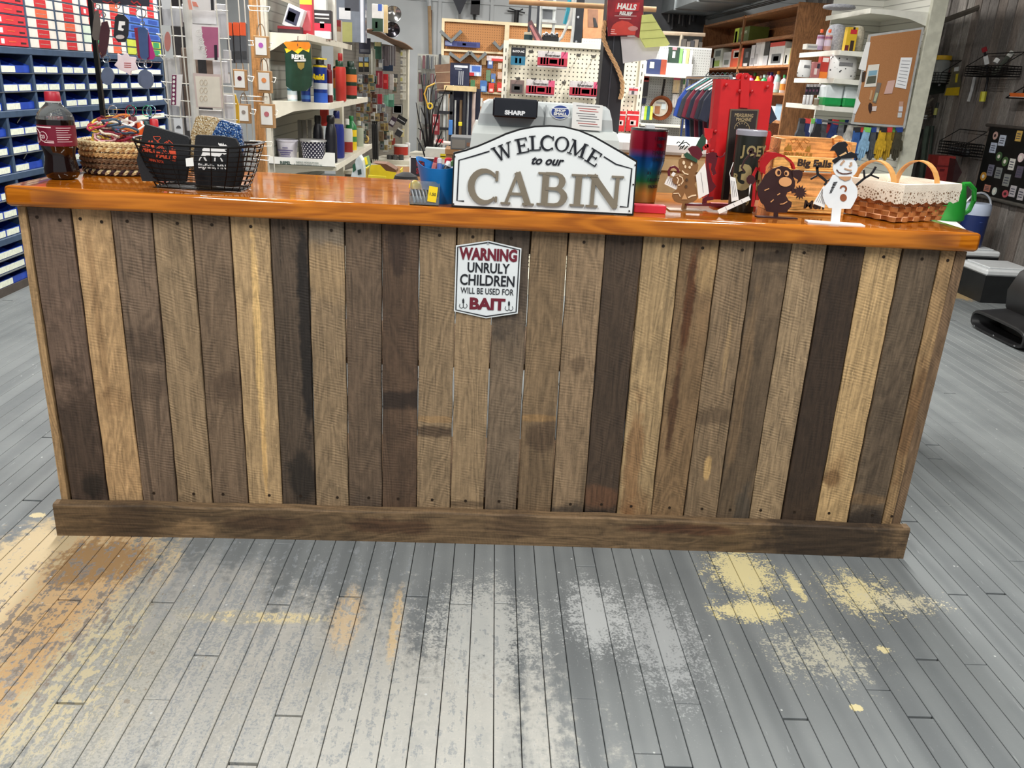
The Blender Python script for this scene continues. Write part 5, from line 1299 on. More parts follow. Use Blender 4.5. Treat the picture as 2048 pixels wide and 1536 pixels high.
# ------------------------------------------------------------------ parts cabinet on the left
def parts_cabinet():
    X = -2.56; ys = [2.37 + .3457 * k for k in range(9)]
    SL = mat((58, 78, 104), .5, .1, var=.1); NAVY = mat((30, 66, 168), .45, var=.15); NV2 = mat((12, 26, 84), .5, var=.1)
    t = thing('parts_cabinet', 'tall slate blue hardware cabinet of open navy bins under boxed drawers', 'cabinet', (X - .15, ys[4], 0))
    o0 = Vector((X - .15, ys[4], 0))
    def P(mb, nm, m):
        mb.v = [(x - o0.x, y - o0.y, z - o0.z) for x, y, z in mb.v]; return mb.build(nm, m, t)
    strips = [.288, .616, .944, 1.272]
    ytop = 1.95
    P(MB().box(X - .34, X - .32, ys[0], ys[-1], .05, ytop), 'back_panel', NV2)
    P(MB().box(X - .30, X - .005, ys[0], ys[-1], 0, .045), 'kick_plate', mat((74, 66, 60), .7))
    for y_ in ys: P(MB().rbox(X - .32, X, y_ - .012, y_ + .012, .045, ytop, .002), 'upright', SL)
    for z in strips: P(MB().rbox(X - .32, X + .003, ys[0] - .012, ys[-1] + .012, z - .018, z + .018, .003), 'shelf_strip', SL)
    W = ys[1] - ys[0] - .03; H = .094; D = .26
    # one bin: sloped sides, low lip
    bm = MB(); th = .004
    side = [(0, 0), (-D, 0), (-D, H * .8), (-.10, H * .8), (0, H * .42)]
    for y_ in (0, W / 2 - th / 2, W - th): bm.prism([(a, b) for a, b in side], y_, y_ + th, 'y')
    bm.box(-D, 0, 0, W, 0, th); bm.box(-th, 0, 0, W, 0, H * .42); bm.box(-D, -D + th, 0, W, 0, H * .8)
    bin_me = None; lab = {}
    for wi, w2 in (('a', W * .46), ('b', W * .40), ('c', W * .9)):
        q = MB().box(-.001, .0012, 0, w2, 0, H * .34); me = bpy.data.meshes.new('label_card'); me.from_pydata(q.v, [], q.f); me.materials.append(mat((226, 232, 214), .6, var=.08, scale=60)); lab[wi] = me
    R_ = random.Random(2)
    sh_me = None
    for ci in range(8):
        y0 = ys[ci] + .015
        for si in range(4):
            zb = ([.045] + [z + .018 for z in strips])[si]; zt_ = strips[si] - .018; rh = (zt_ - zb) / 3
            for r_ in range(3):
                z = zb + rh * r_
                if r_:
                    sh = MB().box(-.30, .004, 0, W + .02, -.004, 0)
                    if sh_me is None: sh_me = bpy.data.meshes.new('bin_shelf'); sh_me.from_pydata(sh.v, [], sh.f); sh_me.materials.append(mat((112, 118, 124), .4, .5))
                    link('bin_shelf', sh_me, t, (X - o0.x, y0 - .01 - o0.y, z - o0.z))
                if bin_me is None:
                    b = bm.build('bin', NAVY, t); bin_me = b.data
                else: b = link('bin', bin_me, t)
                b.location = (X - .012 - o0.x, y0 - o0.y, z - o0.z)
                if R_.random() < .18: link('label_card', lab['c'], b, (0.001, W * .05, .004))
                else:
                    link('label_card', lab['a'], b, (0.001, W * .03, .004))
                    if R_.random() < .9: link('label_card', lab['b'], b, (0.001, W * .54, .004))
    # boxed drawers above
    dh = .0545; reds = (204, 46, 58)
    front = {}
    def fm(key, c):
        q = MB().rbox(-.25, 0, 0, W, 0, dh - .007, .002); me = bpy.data.meshes.new('drawer'); me.from_pydata(q.v, [], q.f); me.materials.append(mat(c, .5, var=.06)); front[key] = me
    for key, c in (('r', reds), ('w', (226, 220, 212)), ('g', (206, 222, 206)), ('b', (70, 110, 190)), ('y', (190, 200, 70))): fm(key, c)
    cols = {'red': (198, 30, 40), 'green': (50, 140, 90), 'dark': (60, 24, 30), 'white': (236, 232, 226), 'orange': (222, 96, 60), 'blue': (36, 70, 150)}
    pm = {}
    def band(b, a0, a1, z0, z1, c):
        key = (a0, a1, z0, z1, c)
        if key not in pm:
            q = MB().box(-.001, .0012, W * a0, W * a1, dh * z0, dh * z1); me = bpy.data.meshes.new('print'); me.from_pydata(q.v, [], q.f); me.materials.append(mat(cols[c], .5, var=.06)); pm[key] = me
        link('print', pm[key], b)
    for ci in range(8):
        y0 = ys[ci] + .015
        P(MB().box(X - .29, X - .002, y0, y0 + W, strips[3] + .016, strips[3] + .02), 'drawer_shelf', SL)
        for r_ in range(12):
            z = strips[3] + .022 + dh * r_
            if z + dh > ytop: break
            key = 'r' if ci < 2 else ('w' if ci < 4 else (['w', 'g', 'g', 'w', 'r', 'w'][r_ % 6] if ci == 4 else ('w' if ci < 6 else ['y', 'y', 'b', 'b', 'b', 'w'][min(r_, 5)])))
            b = link('drawer', front[key], t, (X + .002 - o0.x, y0 - o0.y, z - o0.z))
            if key == 'r': band(b, .10, .20, .2, .66, 'white'); band(b, .34, .58, .36, .46, 'orange'); band(b, .74, .92, .25, .42, 'dark')
            elif key == 'w': band(b, .29, .72, .04, .84, 'red' if (ci + r_) % 5 else 'orange'); band(b, .33, .68, .36, .44, 'white')
            elif key == 'g': band(b, .6, .98, .04, .84, 'green')
            elif key == 'b': band(b, .3, .9, .2, .7, 'blue')
            else: band(b, .5, .9, .1, .8, 'green')
            P(MB().box(X - .2, X + .003, y0, y0 + W, z - .005, z - .001), 'drawer_rail', SL) if r_ else None
    # loose hardware lying in a few bins
    for k, (a, b) in enumerate(((33, 246), (68, 240), (12, 324), (46, 318), (16, 420), (30, 432))):
        g = PX(a, b, X - .06); g.z += .0
        MB().tube([(0, 0, 0), (0, .05, .03), (0, .06, .035)], .008, 7, radii=[.006, .006, .011]).build('bolt', CHROME, loc=g, label='%s shiny steel bolt from the top among the navy bins' % ('second', 'first', 'fourth', 'third', 'fifth', 'sixth')[k], cat='bolt', group='bolts showing in the bins')
parts_cabinet()

# ------------------------------------------------------------------ white greeting card spinner
def card_spinner():
    Y = 1.50; g = PY(398, 330, Y); root = Vector((g.x, Y, 0))
    t = thing('card_spinner', 'white wire spinner rack filled with greeting cards', 'display rack', root)
    def W(pts, r_=.003, m=WIRE, nm='wire', yy=Y): return MB().tube([PY(a, b, yy) - root if len((a, b)) == 2 else 0 for a, b in pts], r_, 5).build(nm, m, t)
    zt_ = PY(390, -20, Y).z
    MB().lathe([(.016, 0), (.016, zt_ + .1)], 12).build('pole', mat((214, 214, 208), .4), t)
    MB().lathe([(.22, 0), (.22, .01), (.03, .03)], 24).build('base', mat((200, 200, 196), .4), t)
    for pts in ([(318, -10), (323, 70), (332, 160), (345, 290)], [(358, -10), (366, 100), (378, 220), (384, 300)], [(430, -10), (437, 60), (445, 170), (452, 300)], [(452, -10), (458, 90), (468, 200), (474, 320)], [(340, -10), (350, 110), (362, 240), (370, 300)], [(372, -10), (377, 100), (388, 220)]): W(pts)
    for y_ in (14, 70, 112, 165, 200, 232, 285):
        W([(306 + y_ * .1, y_ - 2), (320 + y_ * .1, y_), (362 + y_ * .1, y_ + 3), (455 + y_ * .09, y_ + 8)], .0022)
        W([(308 + y_ * .1, y_ - 2), (316 + y_ * .1, y_ + 8)], .0022)
    # clear sleeves and card stacks standing behind the face cards, each pocket a part
    GRY = [mat((188, 190, 196), .25, var=.15, scale=9), mat((206, 206, 206), .3, var=.12, scale=9), mat((128, 110, 98), .6, var=.15), mat((216, 216, 220), .3, var=.1)]
    R_ = random.Random(9)
    for k, (x0, y0, x1, y1, mi) in enumerate(((324, 12, 361, 52, 0), (330, 110, 360, 165, 1), (334, 165, 362, 235, 0), (338, 236, 366, 300, 1), (364, 8, 382, 45, 3), (380, 18, 432, 48, 3), (432, 8, 452, 76, 0), (364, 96, 392, 168, 2), (412, 120, 430, 148, 2), (426, 122, 456, 166, 3), (368, 172, 392, 232, 2), (446, 100, 460, 145, 0), (444, 190, 468, 250, 3), (372, 232, 392, 262, 3), (446, 248, 470, 330, 1), (392, 220, 446, 300, 1))):
        a, b, w, h = slot(x0, y0, x1, y1, Y + .03)
        MB().rbox(-w / 2, w / 2, 0, .025, 0, h, .002).build('card_stack', GRY[mi], t, loc=(a - root.x, .03 + .002 * (k % 3), b - root.z))
    def card(pts, c, label, yy=Y - .02, art=()):
        o, rt = flat('greeting_card', pts, yy, .004, mat(c, .5, var=.03), label=label, cat='card', group='greeting cards on the white spinner')
        for k, (p2, cc) in enumerate(art): flat('print', p2, yy - .001 - .0006 * k, .0008, mat(cc, .5, var=.05), o, rt)
        return o, rt
    W_ = (240, 238, 236)
    o, rt = card([(383, 48), (437, 51), (440, 121), (387, 119)], W_, 'mauve greeting card with white cut out roses on the spinner', art=(([(403, 53), (436, 55), (437, 115), (413, 116), (410, 95), (405, 75)], (186, 104, 140)), ([(428, 90), (434, 90), (435, 120), (429, 120)], (40, 26, 44))))
    for cx, cy, r_ in ((398, 66, 7), (402, 82, 6), (407, 98, 6.5), (400, 95, 4), (409, 110, 5)):
        pstroke('print', circ(cx, cy, r_, r_, 10, 0, 330), 1.3, Y - .0228, .0008, PAPER, o, rt); pstroke('print', circ(cx, cy, r_ * .5, r_ * .5, 8, 40, 400), 1.1, Y - .0228, .0008, PAPER, o, rt)
    o, rt = card([(386, 146), (441, 149), (446, 217), (393, 214)], (214, 196, 190), 'cream greeting card with faint figures on the spinner', art=(([(390, 152), (439, 154), (443, 215), (396, 213)], (236, 230, 214)),))
    for k in range(6): pstroke('print', circ(403 + (k % 2) * 8, 165 + (k // 2) * 16, 3.4, 5.5, 9, 0, 330), 1.1, Y - .0222, .0008, mat((206, 192, 170), .5, var=0), o, rt)
    card([(374, -12), (431, -8), (430, 21), (381, 20)], W_, 'white card with peach edge at the top of the spinner', art=(([(375, 0), (381, 0), (385, 19), (378, 19)], (240, 170, 150)), ([(384, 3), (392, 4), (397, 14), (386, 12)], (238, 150, 130)), ([(421, -5), (427, -5), (428, 20), (422, 20)], (40, 40, 44))))
    card([(322, 50), (341, 51), (347, 117), (331, 115)], (206, 212, 212), 'narrow pale card with a red stained oval on the left of the spinner', yy=Y - .03, art=((circ(335, 83, 6.5, 20, 14), (196, 128, 120)),))
    o, rt = card([(345, 149), (365, 149), (360, 213), (341, 210)], W_, 'white card with a wine coloured lace stripe on the left of the spinner', yy=Y - .03, art=(([(344, 150), (353, 150), (352, 210), (342, 210)], (120, 40, 84)),))
    for k in range(7): flat('print', circ(348 - k * .2, 155 + k * 8.5, 2.6, 3.2, 8), Y - .0325, .0008, PAPER, o, rt)
    card([(347, 236), (364, 237), (366, 270), (350, 268)], (226, 230, 234), 'small white card with a grey arch low on the spinner', yy=Y - .03, art=((circ(357, 257, 5, 6, 9, 180, 360), (90, 92, 96)),))
    card([(320, -8), (342, -8), (340, 18), (325, 18)], (226, 230, 232), 'pale card cut off at the top left of the spinner', yy=Y - .03)
    for k, (x0, c) in enumerate(((454, 'left'), (468, 'middle'), (481, 'right'))):
        o = pbox(x0, 45, x0 + 12, 126, Y + .18, .03, (88, 92, 98), 'grey tall pack with an orange top behind the spinner, %s of three' % c, 'pack', 'tall_pack', group='orange topped packs', bands=((0, .68, 1, 1, (240, 92, 40)), (.1, .1, .9, .3, (60, 62, 66))))
        z = o.location.z
    o, rt = flat('hanging_strip', [(465, 188), (471, 190), (477, 210), (478, 246), (468, 246)], Y + .16, .01, mat((216, 170, 30), .5), label='yellow curved strip hanging behind the card spinner', cat='strip')
    MB().box(-.05, .05, -.006, .006, 0, .30).build('backing_board', mat((222, 222, 214), .6), loc=(PY(457, 330, Y + .19).x, Y + .19, PY(457, 330, Y + .19).z), label='off white board standing behind the card spinner', cat='board')
card_spinner()

def gift_bag_rack():
    Y = 2.05; g = PY(520, 335, Y)
    a = PY(521, 300, Y + .14); x0 = a.x
    PW = wood('tan_post_wood', (196, 142, 86), 301, .85, 1.1, 'z', .0, .5, .6, bump=.1)
    MB().rbox(-.022, .022, -.022, .022, 0, 3.05, .003).build('wood_post', PW, loc=(x0, Y + .16, 0), label='narrow tan wooden post between the card rack and the gondola', cat='post')
    root = Vector((g.x, Y, 0)); t = thing('gift_bag_rack', 'white wire rack hung with tiny gift bags before the wooden post', 'display rack', root)
    MB().box(-.15, .15, -.12, .12, 0, .012).build('base', WIRE, t)
    for xa, xb in ((513, 533), (525, 545), (476, 490), (488, 501)):
        p, q = PY(xa, -10, Y) - root, PY(xb, 335, Y) - root; q.z = 0.01; q.x += .03
        MB().tube([p, q], .0026, 5).build('wire', WIRE, t)
    for (x0_, y0_, x1_) in ((496, 12, 540), (470, 80, 510), (505, 84, 545), (494, 152, 508), (538, 154, 552), (498, 218, 512), (544, 220, 556), (480, 192, 535), (500, 282, 545), (505, 310, 540)):
        MB().tube([PY(x0_, y0_, Y - .01) - root, PY(x1_, y0_ + 2, Y - .01) - root], .0026, 5).build('wire', WIRE, t)
        MB().tube([PY(x0_, y0_, Y - .01) - root, PY(x0_ + 3, y0_ + 9, Y - .03) - root, PY(x1_ - 3, y0_ + 11, Y - .03) - root, PY(x1_, y0_ + 2, Y - .01) - root], .002, 5).build('wire', WIRE, t)
    for k, (x0_, y0_, x1_, y1_, c, nm) in enumerate(((508, 72, 537, 116, (186, 96, 190), 'a purple mark'), (514, 142, 543, 186, (236, 150, 90), 'an orange mark'), (519, 208, 549, 256, (196, 110, 120), 'a pink wreath'), (467, 139, 493, 181, (96, 20, 40), 'a dark red blossom'), (476, 208, 500, 247, (150, 140, 134), 'a grey wreath'))):
        xc, zb, w, h = slot(x0_, y0_, x1_, y1_, Y - .03)
        o = MB().rbox(-w / 2, w / 2, 0, .03, 0, h, .002).build('gift_bag', mat((176, 136, 92), .8, var=.06), loc=(xc, Y - .034, zb), label='tiny kraft gift bag with a white card bearing %s' % nm, cat='gift bag', group='tiny gift bags on the wire rack')
        cd = MB().box(-w * .38, w * .38, -.002, -.0005, h * .14, h * .92).build('card', PAPER, o)
        MB().lathe([(w * .17, 0), (w * .17, .001)], 12, mtx=Matrix.Translation((0, -.002, h * .58)) @ Matrix.Rotation(math.pi / 2, 4, 'X')).build('print', mat(c, .6), cd)
        MB().tube([(-w * .28, .012, h * .9)] + [(-w * .28 * math.cos(math.pi * q / 8), .012, h * (1.0 + .55 * math.sin(math.pi * q / 8))) for q in range(9)] + [(w * .28, .012, h * .9)], .0025, 5).build('handle', mat((150, 128, 104), .8), o)
gift_bag_rack()

# ------------------------------------------------------------------ left gondola with sprays and buckets
def shelf_unit(t, root, x0, x1, y0, y1, z, m, lip=.03, curve=True):
    """shelf plank with front lip and curved end bracket on the near end; x0 spine, x1 front"""
    MB().box(x0 - root.x, x1 - root.x, y0 - root.y, y1 - root.y, z - .012, z).build('shelf', m, t)
    sg = 1 if x1 > x0 else -1
    MB().rbox(min(x1, x1 + .006 * sg) - root.x, max(x1, x1 + .006 * sg) - root.x, y0 - root.y, y1 - root.y, z - lip, z + .004, .001).build('shelf_lip', m, t)
    pts = [(x0, z - .10), (x0 + (x1 - x0) * .15, z - .085), (x0 + (x1 - x0) * .4, z - .05), (x0 + (x1 - x0) * .7, z - .034), (x1, z - .03), (x1, z), (x0, z)]
    MB().prism([(a - root.x, b - root.z) for a, b in pts], y0 - .003 - root.y, y0 - root.y, 'y').build('end_bracket', m, t)
def gondola_left():
    ya, yb = 2.70, 4.32; xs = -1.14; CRMW = mat((226, 222, 206), .45, var=.04)
    root = Vector((xs, ya, 0)); t = thing('gondola_shelf', 'cream metal gondola with curved shelf ends holding sprays and buckets', 'shelf unit', root)
    n = N('grey_slat_panel'); z = n.sep(n.pos())[2]; l = n.math('FRACT', n.math('MULTIPLY', z, 20)); n.out(n.mix(n.ramp(l, .82, .95), rgba((128, 130, 122)), rgba((84, 86, 82))), .6); n.bump(l, .3, .004)
    MB().box(-.03, 0, 0, yb - ya, 0, 1.62).build('back_panel', n.m, t)
    MB().box(-.045, .012, -.03, 0, 0, 1.75).build('upright', mat((206, 202, 188), .45), t)
    for z, xf in ((1.437, -.93), (1.092, -.82), (.765, -.79), (.15, -.76)): shelf_unit(t, root, xs + .001, xf, ya, yb, z, CRMW)
    pg = N('cream_pegboard'); p = pg.pos(); 
    def holes(n_, ax, sp=.0254, c0=(222, 216, 198), c1=(70, 64, 56)):
        xyz = n_.sep(n_.pos()); u = n_.math('SUBTRACT', n_.math('FRACT', n_.math('DIVIDE', xyz[ax], sp)), .5); v = n_.math('SUBTRACT', n_.math('FRACT', n_.math('DIVIDE', xyz[2], sp)), .5)
        d_ = n_.math('SQRT', n_.math('ADD', n_.math('MULTIPLY', u, u), n_.math('MULTIPLY', v, v)))
        n_.out(n_.mix(n_.ramp(d_, .10, .17), rgba(c1), rgba(c0)), .6); return n_.m
    MB().box(-.028, 0.001, .0, yb - ya, 1.62, 2.0).build('pegboard', holes(pg, 1), t)
    Y = 2.76
    # top shelf
    zs = 1.437
    a = pbox(562, 10, 596, 50, Y + .05, .07, (222, 224, 226), 'white and black cube box tilted on the top gondola shelf', z0=zs + .03, bands=((.1, .2, .8, .85, (60, 62, 84)), (.15, .3, .6, .7, (196, 200, 206)))); a.rotation_euler = (0, .35, 0)
    pbox(555, 52, 600, 62, Y, .09, (40, 26, 30), 'low dark tray with red net bags on the top gondola shelf', 'tray', 'tray', z0=zs, bands=((0, .6, 1, .95, (120, 22, 34)),))
    pbox(600, -30, 624, 66, Y + .12, .06, (214, 52, 68), 'tall red and yellow box on the top gondola shelf', z0=zs, bands=((0, .62, 1, 1, (236, 222, 60)), (.15, .1, .85, .5, (226, 110, 120))))
    pbox(626, 20, 662, 63, Y + .58, .07, (36, 34, 38), 'black and red boxed product with a round window on the top shelf', z0=zs, bands=((0, 0, 1, .55, (214, 44, 70)), (.1, .82, .9, .88, (220, 220, 220)), (.38, .38, .62, .6, (236, 236, 236)), (.1, .7, .9, .74, (190, 190, 190))))
    pbox(628, 62, 660, 75, Y + .50, .05, (232, 234, 232), 'small white carton in front of the black and red box', z0=zs)
    pbox(664, 40, 682, 85, Y + 1.08, .06, (190, 180, 168), 'grey beige tall carton with a maroon lid on the top shelf', z0=zs, bands=((0, .72, 1, 1, (120, 20, 30)), (0, .5, 1, .72, (140, 96, 70))))
    pbox(672, -30, 730, 60, Y + 1.42, .10, (110, 118, 132), 'big glossy clear bin of mixed goods at the far end of the top shelf', 'bin', 'clear_bin', z0=zs + .02, bands=((.05, .0, .55, .35, (150, 150, 90)), (.3, .55, .8, .85, (60, 64, 76)), (.84, 0, .95, 1, (210, 214, 226)), (.1, .4, .5, .6, (206, 208, 214))), rough=.15)
    for k, (x0, c) in enumerate(((618, (206, 208, 204)), (636, (216, 214, 206)))): pbox(x0, -30, x0 + 34, 14, Y + .72 + .1 * k, .05, c, ('pale grey', 'off white')[k] + ' tall blank carton at the back of the top shelf', z0=zs)
    # middle shelf: sprays
    zs = 1.092
    o, rt = flat('repellent_pouch', [(567, 86), (571, 83), (618, 84), (621, 90), (622, 120), (625, 150), (623, 170), (612, 182), (585, 182), (572, 172), (571, 140), (570, 110)], Y - .10, .03, mat((14, 58, 42), .3, var=.15, coat=.4), label='green and yellow pouch lettered REPEL hanging from the top shelf', cat='pouch')
    flat('print', [(567, 86), (571, 83), (618, 84), (621, 90), (620, 96), (612, 100), (600, 94), (590, 102), (576, 98)], Y - .102, .002, mat((242, 140, 30), .4), o, rt); flat('print', [(569, 97), (620, 96), (618, 105), (606, 99), (596, 108), (584, 100), (573, 106)], Y - .1012, .001, mat((250, 214, 40), .4), o, rt)
    ptext('REPEL', 583, 611, 118, 109, Y - .103, PAPER, o, rt, bold=.05); flat('print', [(594, 125), (609, 125), (608, 135), (602, 140), (596, 135)], Y - .1025, .002, mat((150, 130, 60), .4), o, rt)
    flat('print', [(588, 120), (612, 120), (611, 123), (589, 123)], Y - .1025, .002, PAPER, o, rt)
    MB().tube([PY(596, 72, Y - .09) - rt, PY(595, 92, Y - .104) - rt], .002, 5).build('hook', mat((90, 40, 30), .5), o)
    cans = [(572, 160, 592, 194, (200, 216, 220), (150, 190, 200), ((.1, .3, (240, 240, 240)), (.5, .6, (60, 110, 130))), 'pale blue'), (600, 150, 619, 194, (30, 60, 140), (20, 22, 30), ((.1, .25, (70, 120, 190)), (.4, .7, (16, 40, 100))), 'royal blue'),
            (624, 115, 652, 193, (20, 50, 130), (24, 26, 30), ((.0, .22, (40, 90, 190)), (.30, .44, (206, 212, 220)), (.96, .99, (240, 210, 40))), 'dark blue Raid'), (640, 95, 648, 118, (20, 22, 26), None, (), 'black'),
            (652, 128, 664, 192, (110, 26, 34), (90, 20, 30), ((.2, .5, (230, 226, 220)),), 'maroon'), (664, 120, 690, 190, (226, 110, 40), (20, 56, 36), ((.0, .3, (60, 170, 150)), (.3, .55, (240, 140, 50)), (.55, .75, (176, 60, 40))), 'orange and teal'),
            (688, 122, 712, 188, (22, 54, 38), (16, 48, 34), ((.1, .35, (196, 60, 50)), (.45, .65, (230, 120, 50))), 'dark green'), (676, 105, 700, 124, (196, 60, 50), None, (), 'red')]
    for k, (x0, y0, x1, y1, c, cp, bd, nm) in enumerate(cans):
        if nm in ('black', 'red'): continue
        nm2 = nm.replace(' Raid', '')
        o = pround(x0, y0, x1, y1, Y + (.03, .03, .03, .03, .10, .55, 1.0, .4)[k], 'can', c, cp, '%s spray can on the middle gondola shelf' % nm2, 'spray can', 'spray_can', z0=zs, band=bd, group='spray cans on the gondola')
        if 'Raid' in nm:
            h = PY(638, 115, Y).z - zs; rr = .5 * (PY(652, 150, Y).x - PY(624, 150, Y).x)
            q = text('Raid', h * .17, mat((246, 214, 30), .5, var=0), o, (-rr * .15, -rr * 1.03, h * .52), bold=.06, name='print')
            MB().lathe([(rr * 1.01, h * .79), (rr * 1.01, h * .83)], 16, cap=False).build('print', mat((240, 210, 30), .4), o)
    pround(582, 100, 600, 192, Y + .14, 'can', (60, 90, 70), (230, 196, 40), 'green spray can with a yellow top behind the pouch', 'spray can', 'spray_can', z0=zs, group='spray cans on the gondola')
    pround(668, 106, 690, 150, Y + .42, 'jug', (190, 56, 48), (150, 30, 30), 'red squat bottle at the back of the middle shelf', 'bottle', 'bottle', z0=zs)
    # lower shelf
    zs = .765
    o = pround(548, 280, 592, 320, Y + .0, 'bucket', (214, 212, 224), None, 'white candle bucket printed with small dark text', 'bucket', 'candle_bucket', z0=zs)
    for k, (w, yy) in enumerate(((.03, .62), (.085, .5), (.06, .4), (.05, .3), (.06, .2))):
        h = o.dimensions.z; MB().box(-w * .5, w * .5, -.001, .0005, 0, .005).build('print', mat((70, 60, 110), .5, var=0), o, loc=(0, -o.dimensions.x * (.43 + .06 * yy), h * yy))
    nd = N('navy_polka_dots'); p = nd.obj(); xyz = nd.sep(p); an = nd.math('ARCTAN2', xyz[1], xyz[0])
    u = nd.math('MULTIPLY', an, 20 / 6.283); v = nd.math('MULTIPLY', xyz[2], 44)
    a_ = nd.math('SUBTRACT', nd.math('FRACT', nd.math('ADD', u, v)), .5); b_ = nd.math('SUBTRACT', nd.math('FRACT', nd.math('SUBTRACT', u, v)), .5)
    nd.out(nd.mix(nd.ramp(nd.math('ADD', nd.math('MULTIPLY', a_, a_), nd.math('MULTIPLY', b_, b_)), .085, .05), rgba((24, 24, 52)), rgba((236, 236, 238))), .4)
    o = pround(596, 281, 648, 322, Y - .03, 'bucket', (230, 230, 230), None, 'navy candle bucket with white polka dots and silver rim', 'bucket', 'candle_bucket', z0=zs); o.data.materials[0] = nd.m
    r_ = o.dimensions.x / 2; MB().lathe([(r_ * .99, 0), (r_ * 1.02, .004), (r_ * 1.0, .01)], 24).build('rim', mat((206, 206, 206), .3, .6), o, loc=(0, 0, o.dimensions.z * .93))
    for k, (x0, x1, y0, nm) in enumerate(((624, 645, 231, 'left'), (648, 672, 231, 'right'))):
        pround(x0, y0, x1, 314, Y + .10 - .06 * k, 'sport', (22, 24, 34), (18, 18, 22), 'black sport bottle on the lower shelf, %s of the pair' % nm, 'bottle', 'sport_bottle', z0=zs, group='black bottles')
    pround(682, 238, 704, 308, Y + .66, 'jug', (214, 214, 206), (226, 226, 222), 'white plastic jug with a red side label', 'jug', 'jug', z0=zs, band=((.05, .35, (150, 40, 34)),), flat_=.8)
    pround(656, 222, 686, 300, Y + .34, 'jug', (30, 46, 130), (24, 36, 100), 'deep blue trigger spray bottle', 'bottle', 'spray_bottle', z0=zs)
    pround(675, 262, 688, 318, Y + .46, 'jug', (130, 134, 140), (40, 60, 120), 'grey jug with blue oval and brown foot label', 'jug', 'jug', z0=zs, band=((.0, .2, (110, 64, 44)), (.4, .55, (50, 80, 160))))
    pround(690, 232, 712, 302, Y + .95, 'jug', (236, 204, 40), (30, 124, 66), 'yellow jug with a big green cap', 'jug', 'jug', z0=zs, band=((.25, .4, (60, 130, 60)),), capfrom=.62)
    pround(708, 242, 726, 300, Y + 1.28, 'jug', (170, 180, 160), (200, 204, 190), 'pale green clear jug at the far end of the lower shelf', 'jug', 'jug', z0=zs)
    for k, x0 in enumerate((596, 605, 616)):
        pbox(x0, 240, x0 + 8, 312, Y + .22, .02, (112, 110, 102), 'grey metal stake behind the buckets, %s of three' % ('left', 'middle', 'right')[k], 'stake', 'stake', z0=zs, group='grey stakes')
    pbox(640, 215, 656, 252, Y + .5, .04, (200, 56, 50), 'red carded pack hanging under the middle shelf', 'pack', 'carded_pack')
    # display tray with REPEL on it
    Yt = ya - .05; a, b = PY(537, 335, Yt), PY(670, 333, Yt); z0 = PY(600, 331, Yt).z; z1 = PY(600, 316, Yt).z; zc = PY(668, 306, Yt).z
    ro = Vector((a.x, Yt, z0)); o = MB().prism([(0, 0), (b.x - a.x, 0), (b.x - a.x, zc - z0), (b.x - a.x - .05, zc - z0), (b.x - a.x - .07, z1 - z0), (0, z1 - z0)], 0, .004, 'y').build('display_tray', mat((236, 237, 232), .5, var=.03), loc=ro, label='white display tray front lettered REPEL below the buckets', cat='display tray')
    MB().box(0, b.x - a.x, 0, .045, 0, .003).build('tray_floor', mat((230, 230, 226), .6), o)
    ptext('REPEL', 560, 582, 328.5, 322.5, Yt - .0015, mat((20, 60, 50), .5, var=0), o, ro, bold=.03); ptext('REPELS MOSQUITOES', 592, 637, 326.5, 323.5, Yt - .0015, mat((120, 136, 130), .5, var=0), o, ro); ptext('& OTHER FLYING INSECTS', 588, 644, 331.3, 328.2, Yt - .0015, mat((120, 136, 130), .5, var=0), o, ro)
gondola_left()
# ------------------------------------------------------------------ hanging goods
ORD = ['first', 'second', 'third', 'fourth', 'fifth', 'sixth', 'seventh', 'eighth', 'ninth', 'tenth', 'eleventh', 'twelfth']
def hang(x0, y0, x1, y1, Y, c, label, cat='pack', name='carded_pack', bands=(), words=(), group=None, th=.014, rz=0.0, hook=True, tilt=0.0, rough=.45):
    xc, zb, w, h = slot(x0, y0, x1, y1, Y)
    o = MB().rbox(-w / 2, w / 2, 0, th, 0, h, .0015).build(name, mat(c, rough, var=.12, scale=30), loc=(xc, Y, zb), rot=(0, tilt, rz), label=label, cat=cat, group=group)
    prints(o, bands, w / 2, h, 0)
    for (st, a, b, ht, colr, bold) in words:
        q = text(st, 1, mat(colr, .5, var=0), o, (0, -.0022, h * b), bold=bold)
        xs = [v.co.x for v in q.data.vertices]; ys = [v.co.y for v in q.data.vertices]
        q.scale = (w * a / (max(xs) - min(xs)), h * ht / max(ys), .02)
    if hook: MB().tube([(0, -.012, h * .97), (0, .03, h * .985), (0, .09, h * .985)], .0022, 4).build('peg_hook', CHROME, o)
    return o
def peg_mat(name, ax, c0, c1, sp=.0254, r0=.12, r1=.19):
    n = N(name); xyz = n.sep(n.pos()); u = n.math('SUBTRACT', n.math('FRACT', n.math('DIVIDE', xyz[ax], sp)), .5); v = n.math('SUBTRACT', n.math('FRACT', n.math('DIVIDE', xyz[2], sp)), .5)
    d_ = n.math('SQRT', n.math('ADD', n.math('MULTIPLY', u, u), n.math('MULTIPLY', v, v)))
    n.out(n.mix(n.ramp(d_, r0, r1), rgba(c1), rgba(c0)), .6); n.bump(n.ramp(d_, r0, r1), .3, .003); return n.m
def stand(name, label, x0, x1, y0, y1, z, c=(150, 110, 70)):
    """plain low table: top and four legs"""
    t = thing(name, label, 'table', ((x0 + x1) / 2, (y0 + y1) / 2, 0)); hx, hy = (x1 - x0) / 2, (y1 - y0) / 2; m = mat(c, .6)
    MB().box(-hx, hx, -hy, hy, z - .025, z - .0005).build('top', m, t)
    for sx in (-1, 1):
        for sy in (-1, 1): MB().box(sx * (hx - .02) - .015, sx * (hx - .02) + .015, sy * (hy - .02) - .015, sy * (hy - .02) + .015, 0, z - .025).build('leg', m, t)
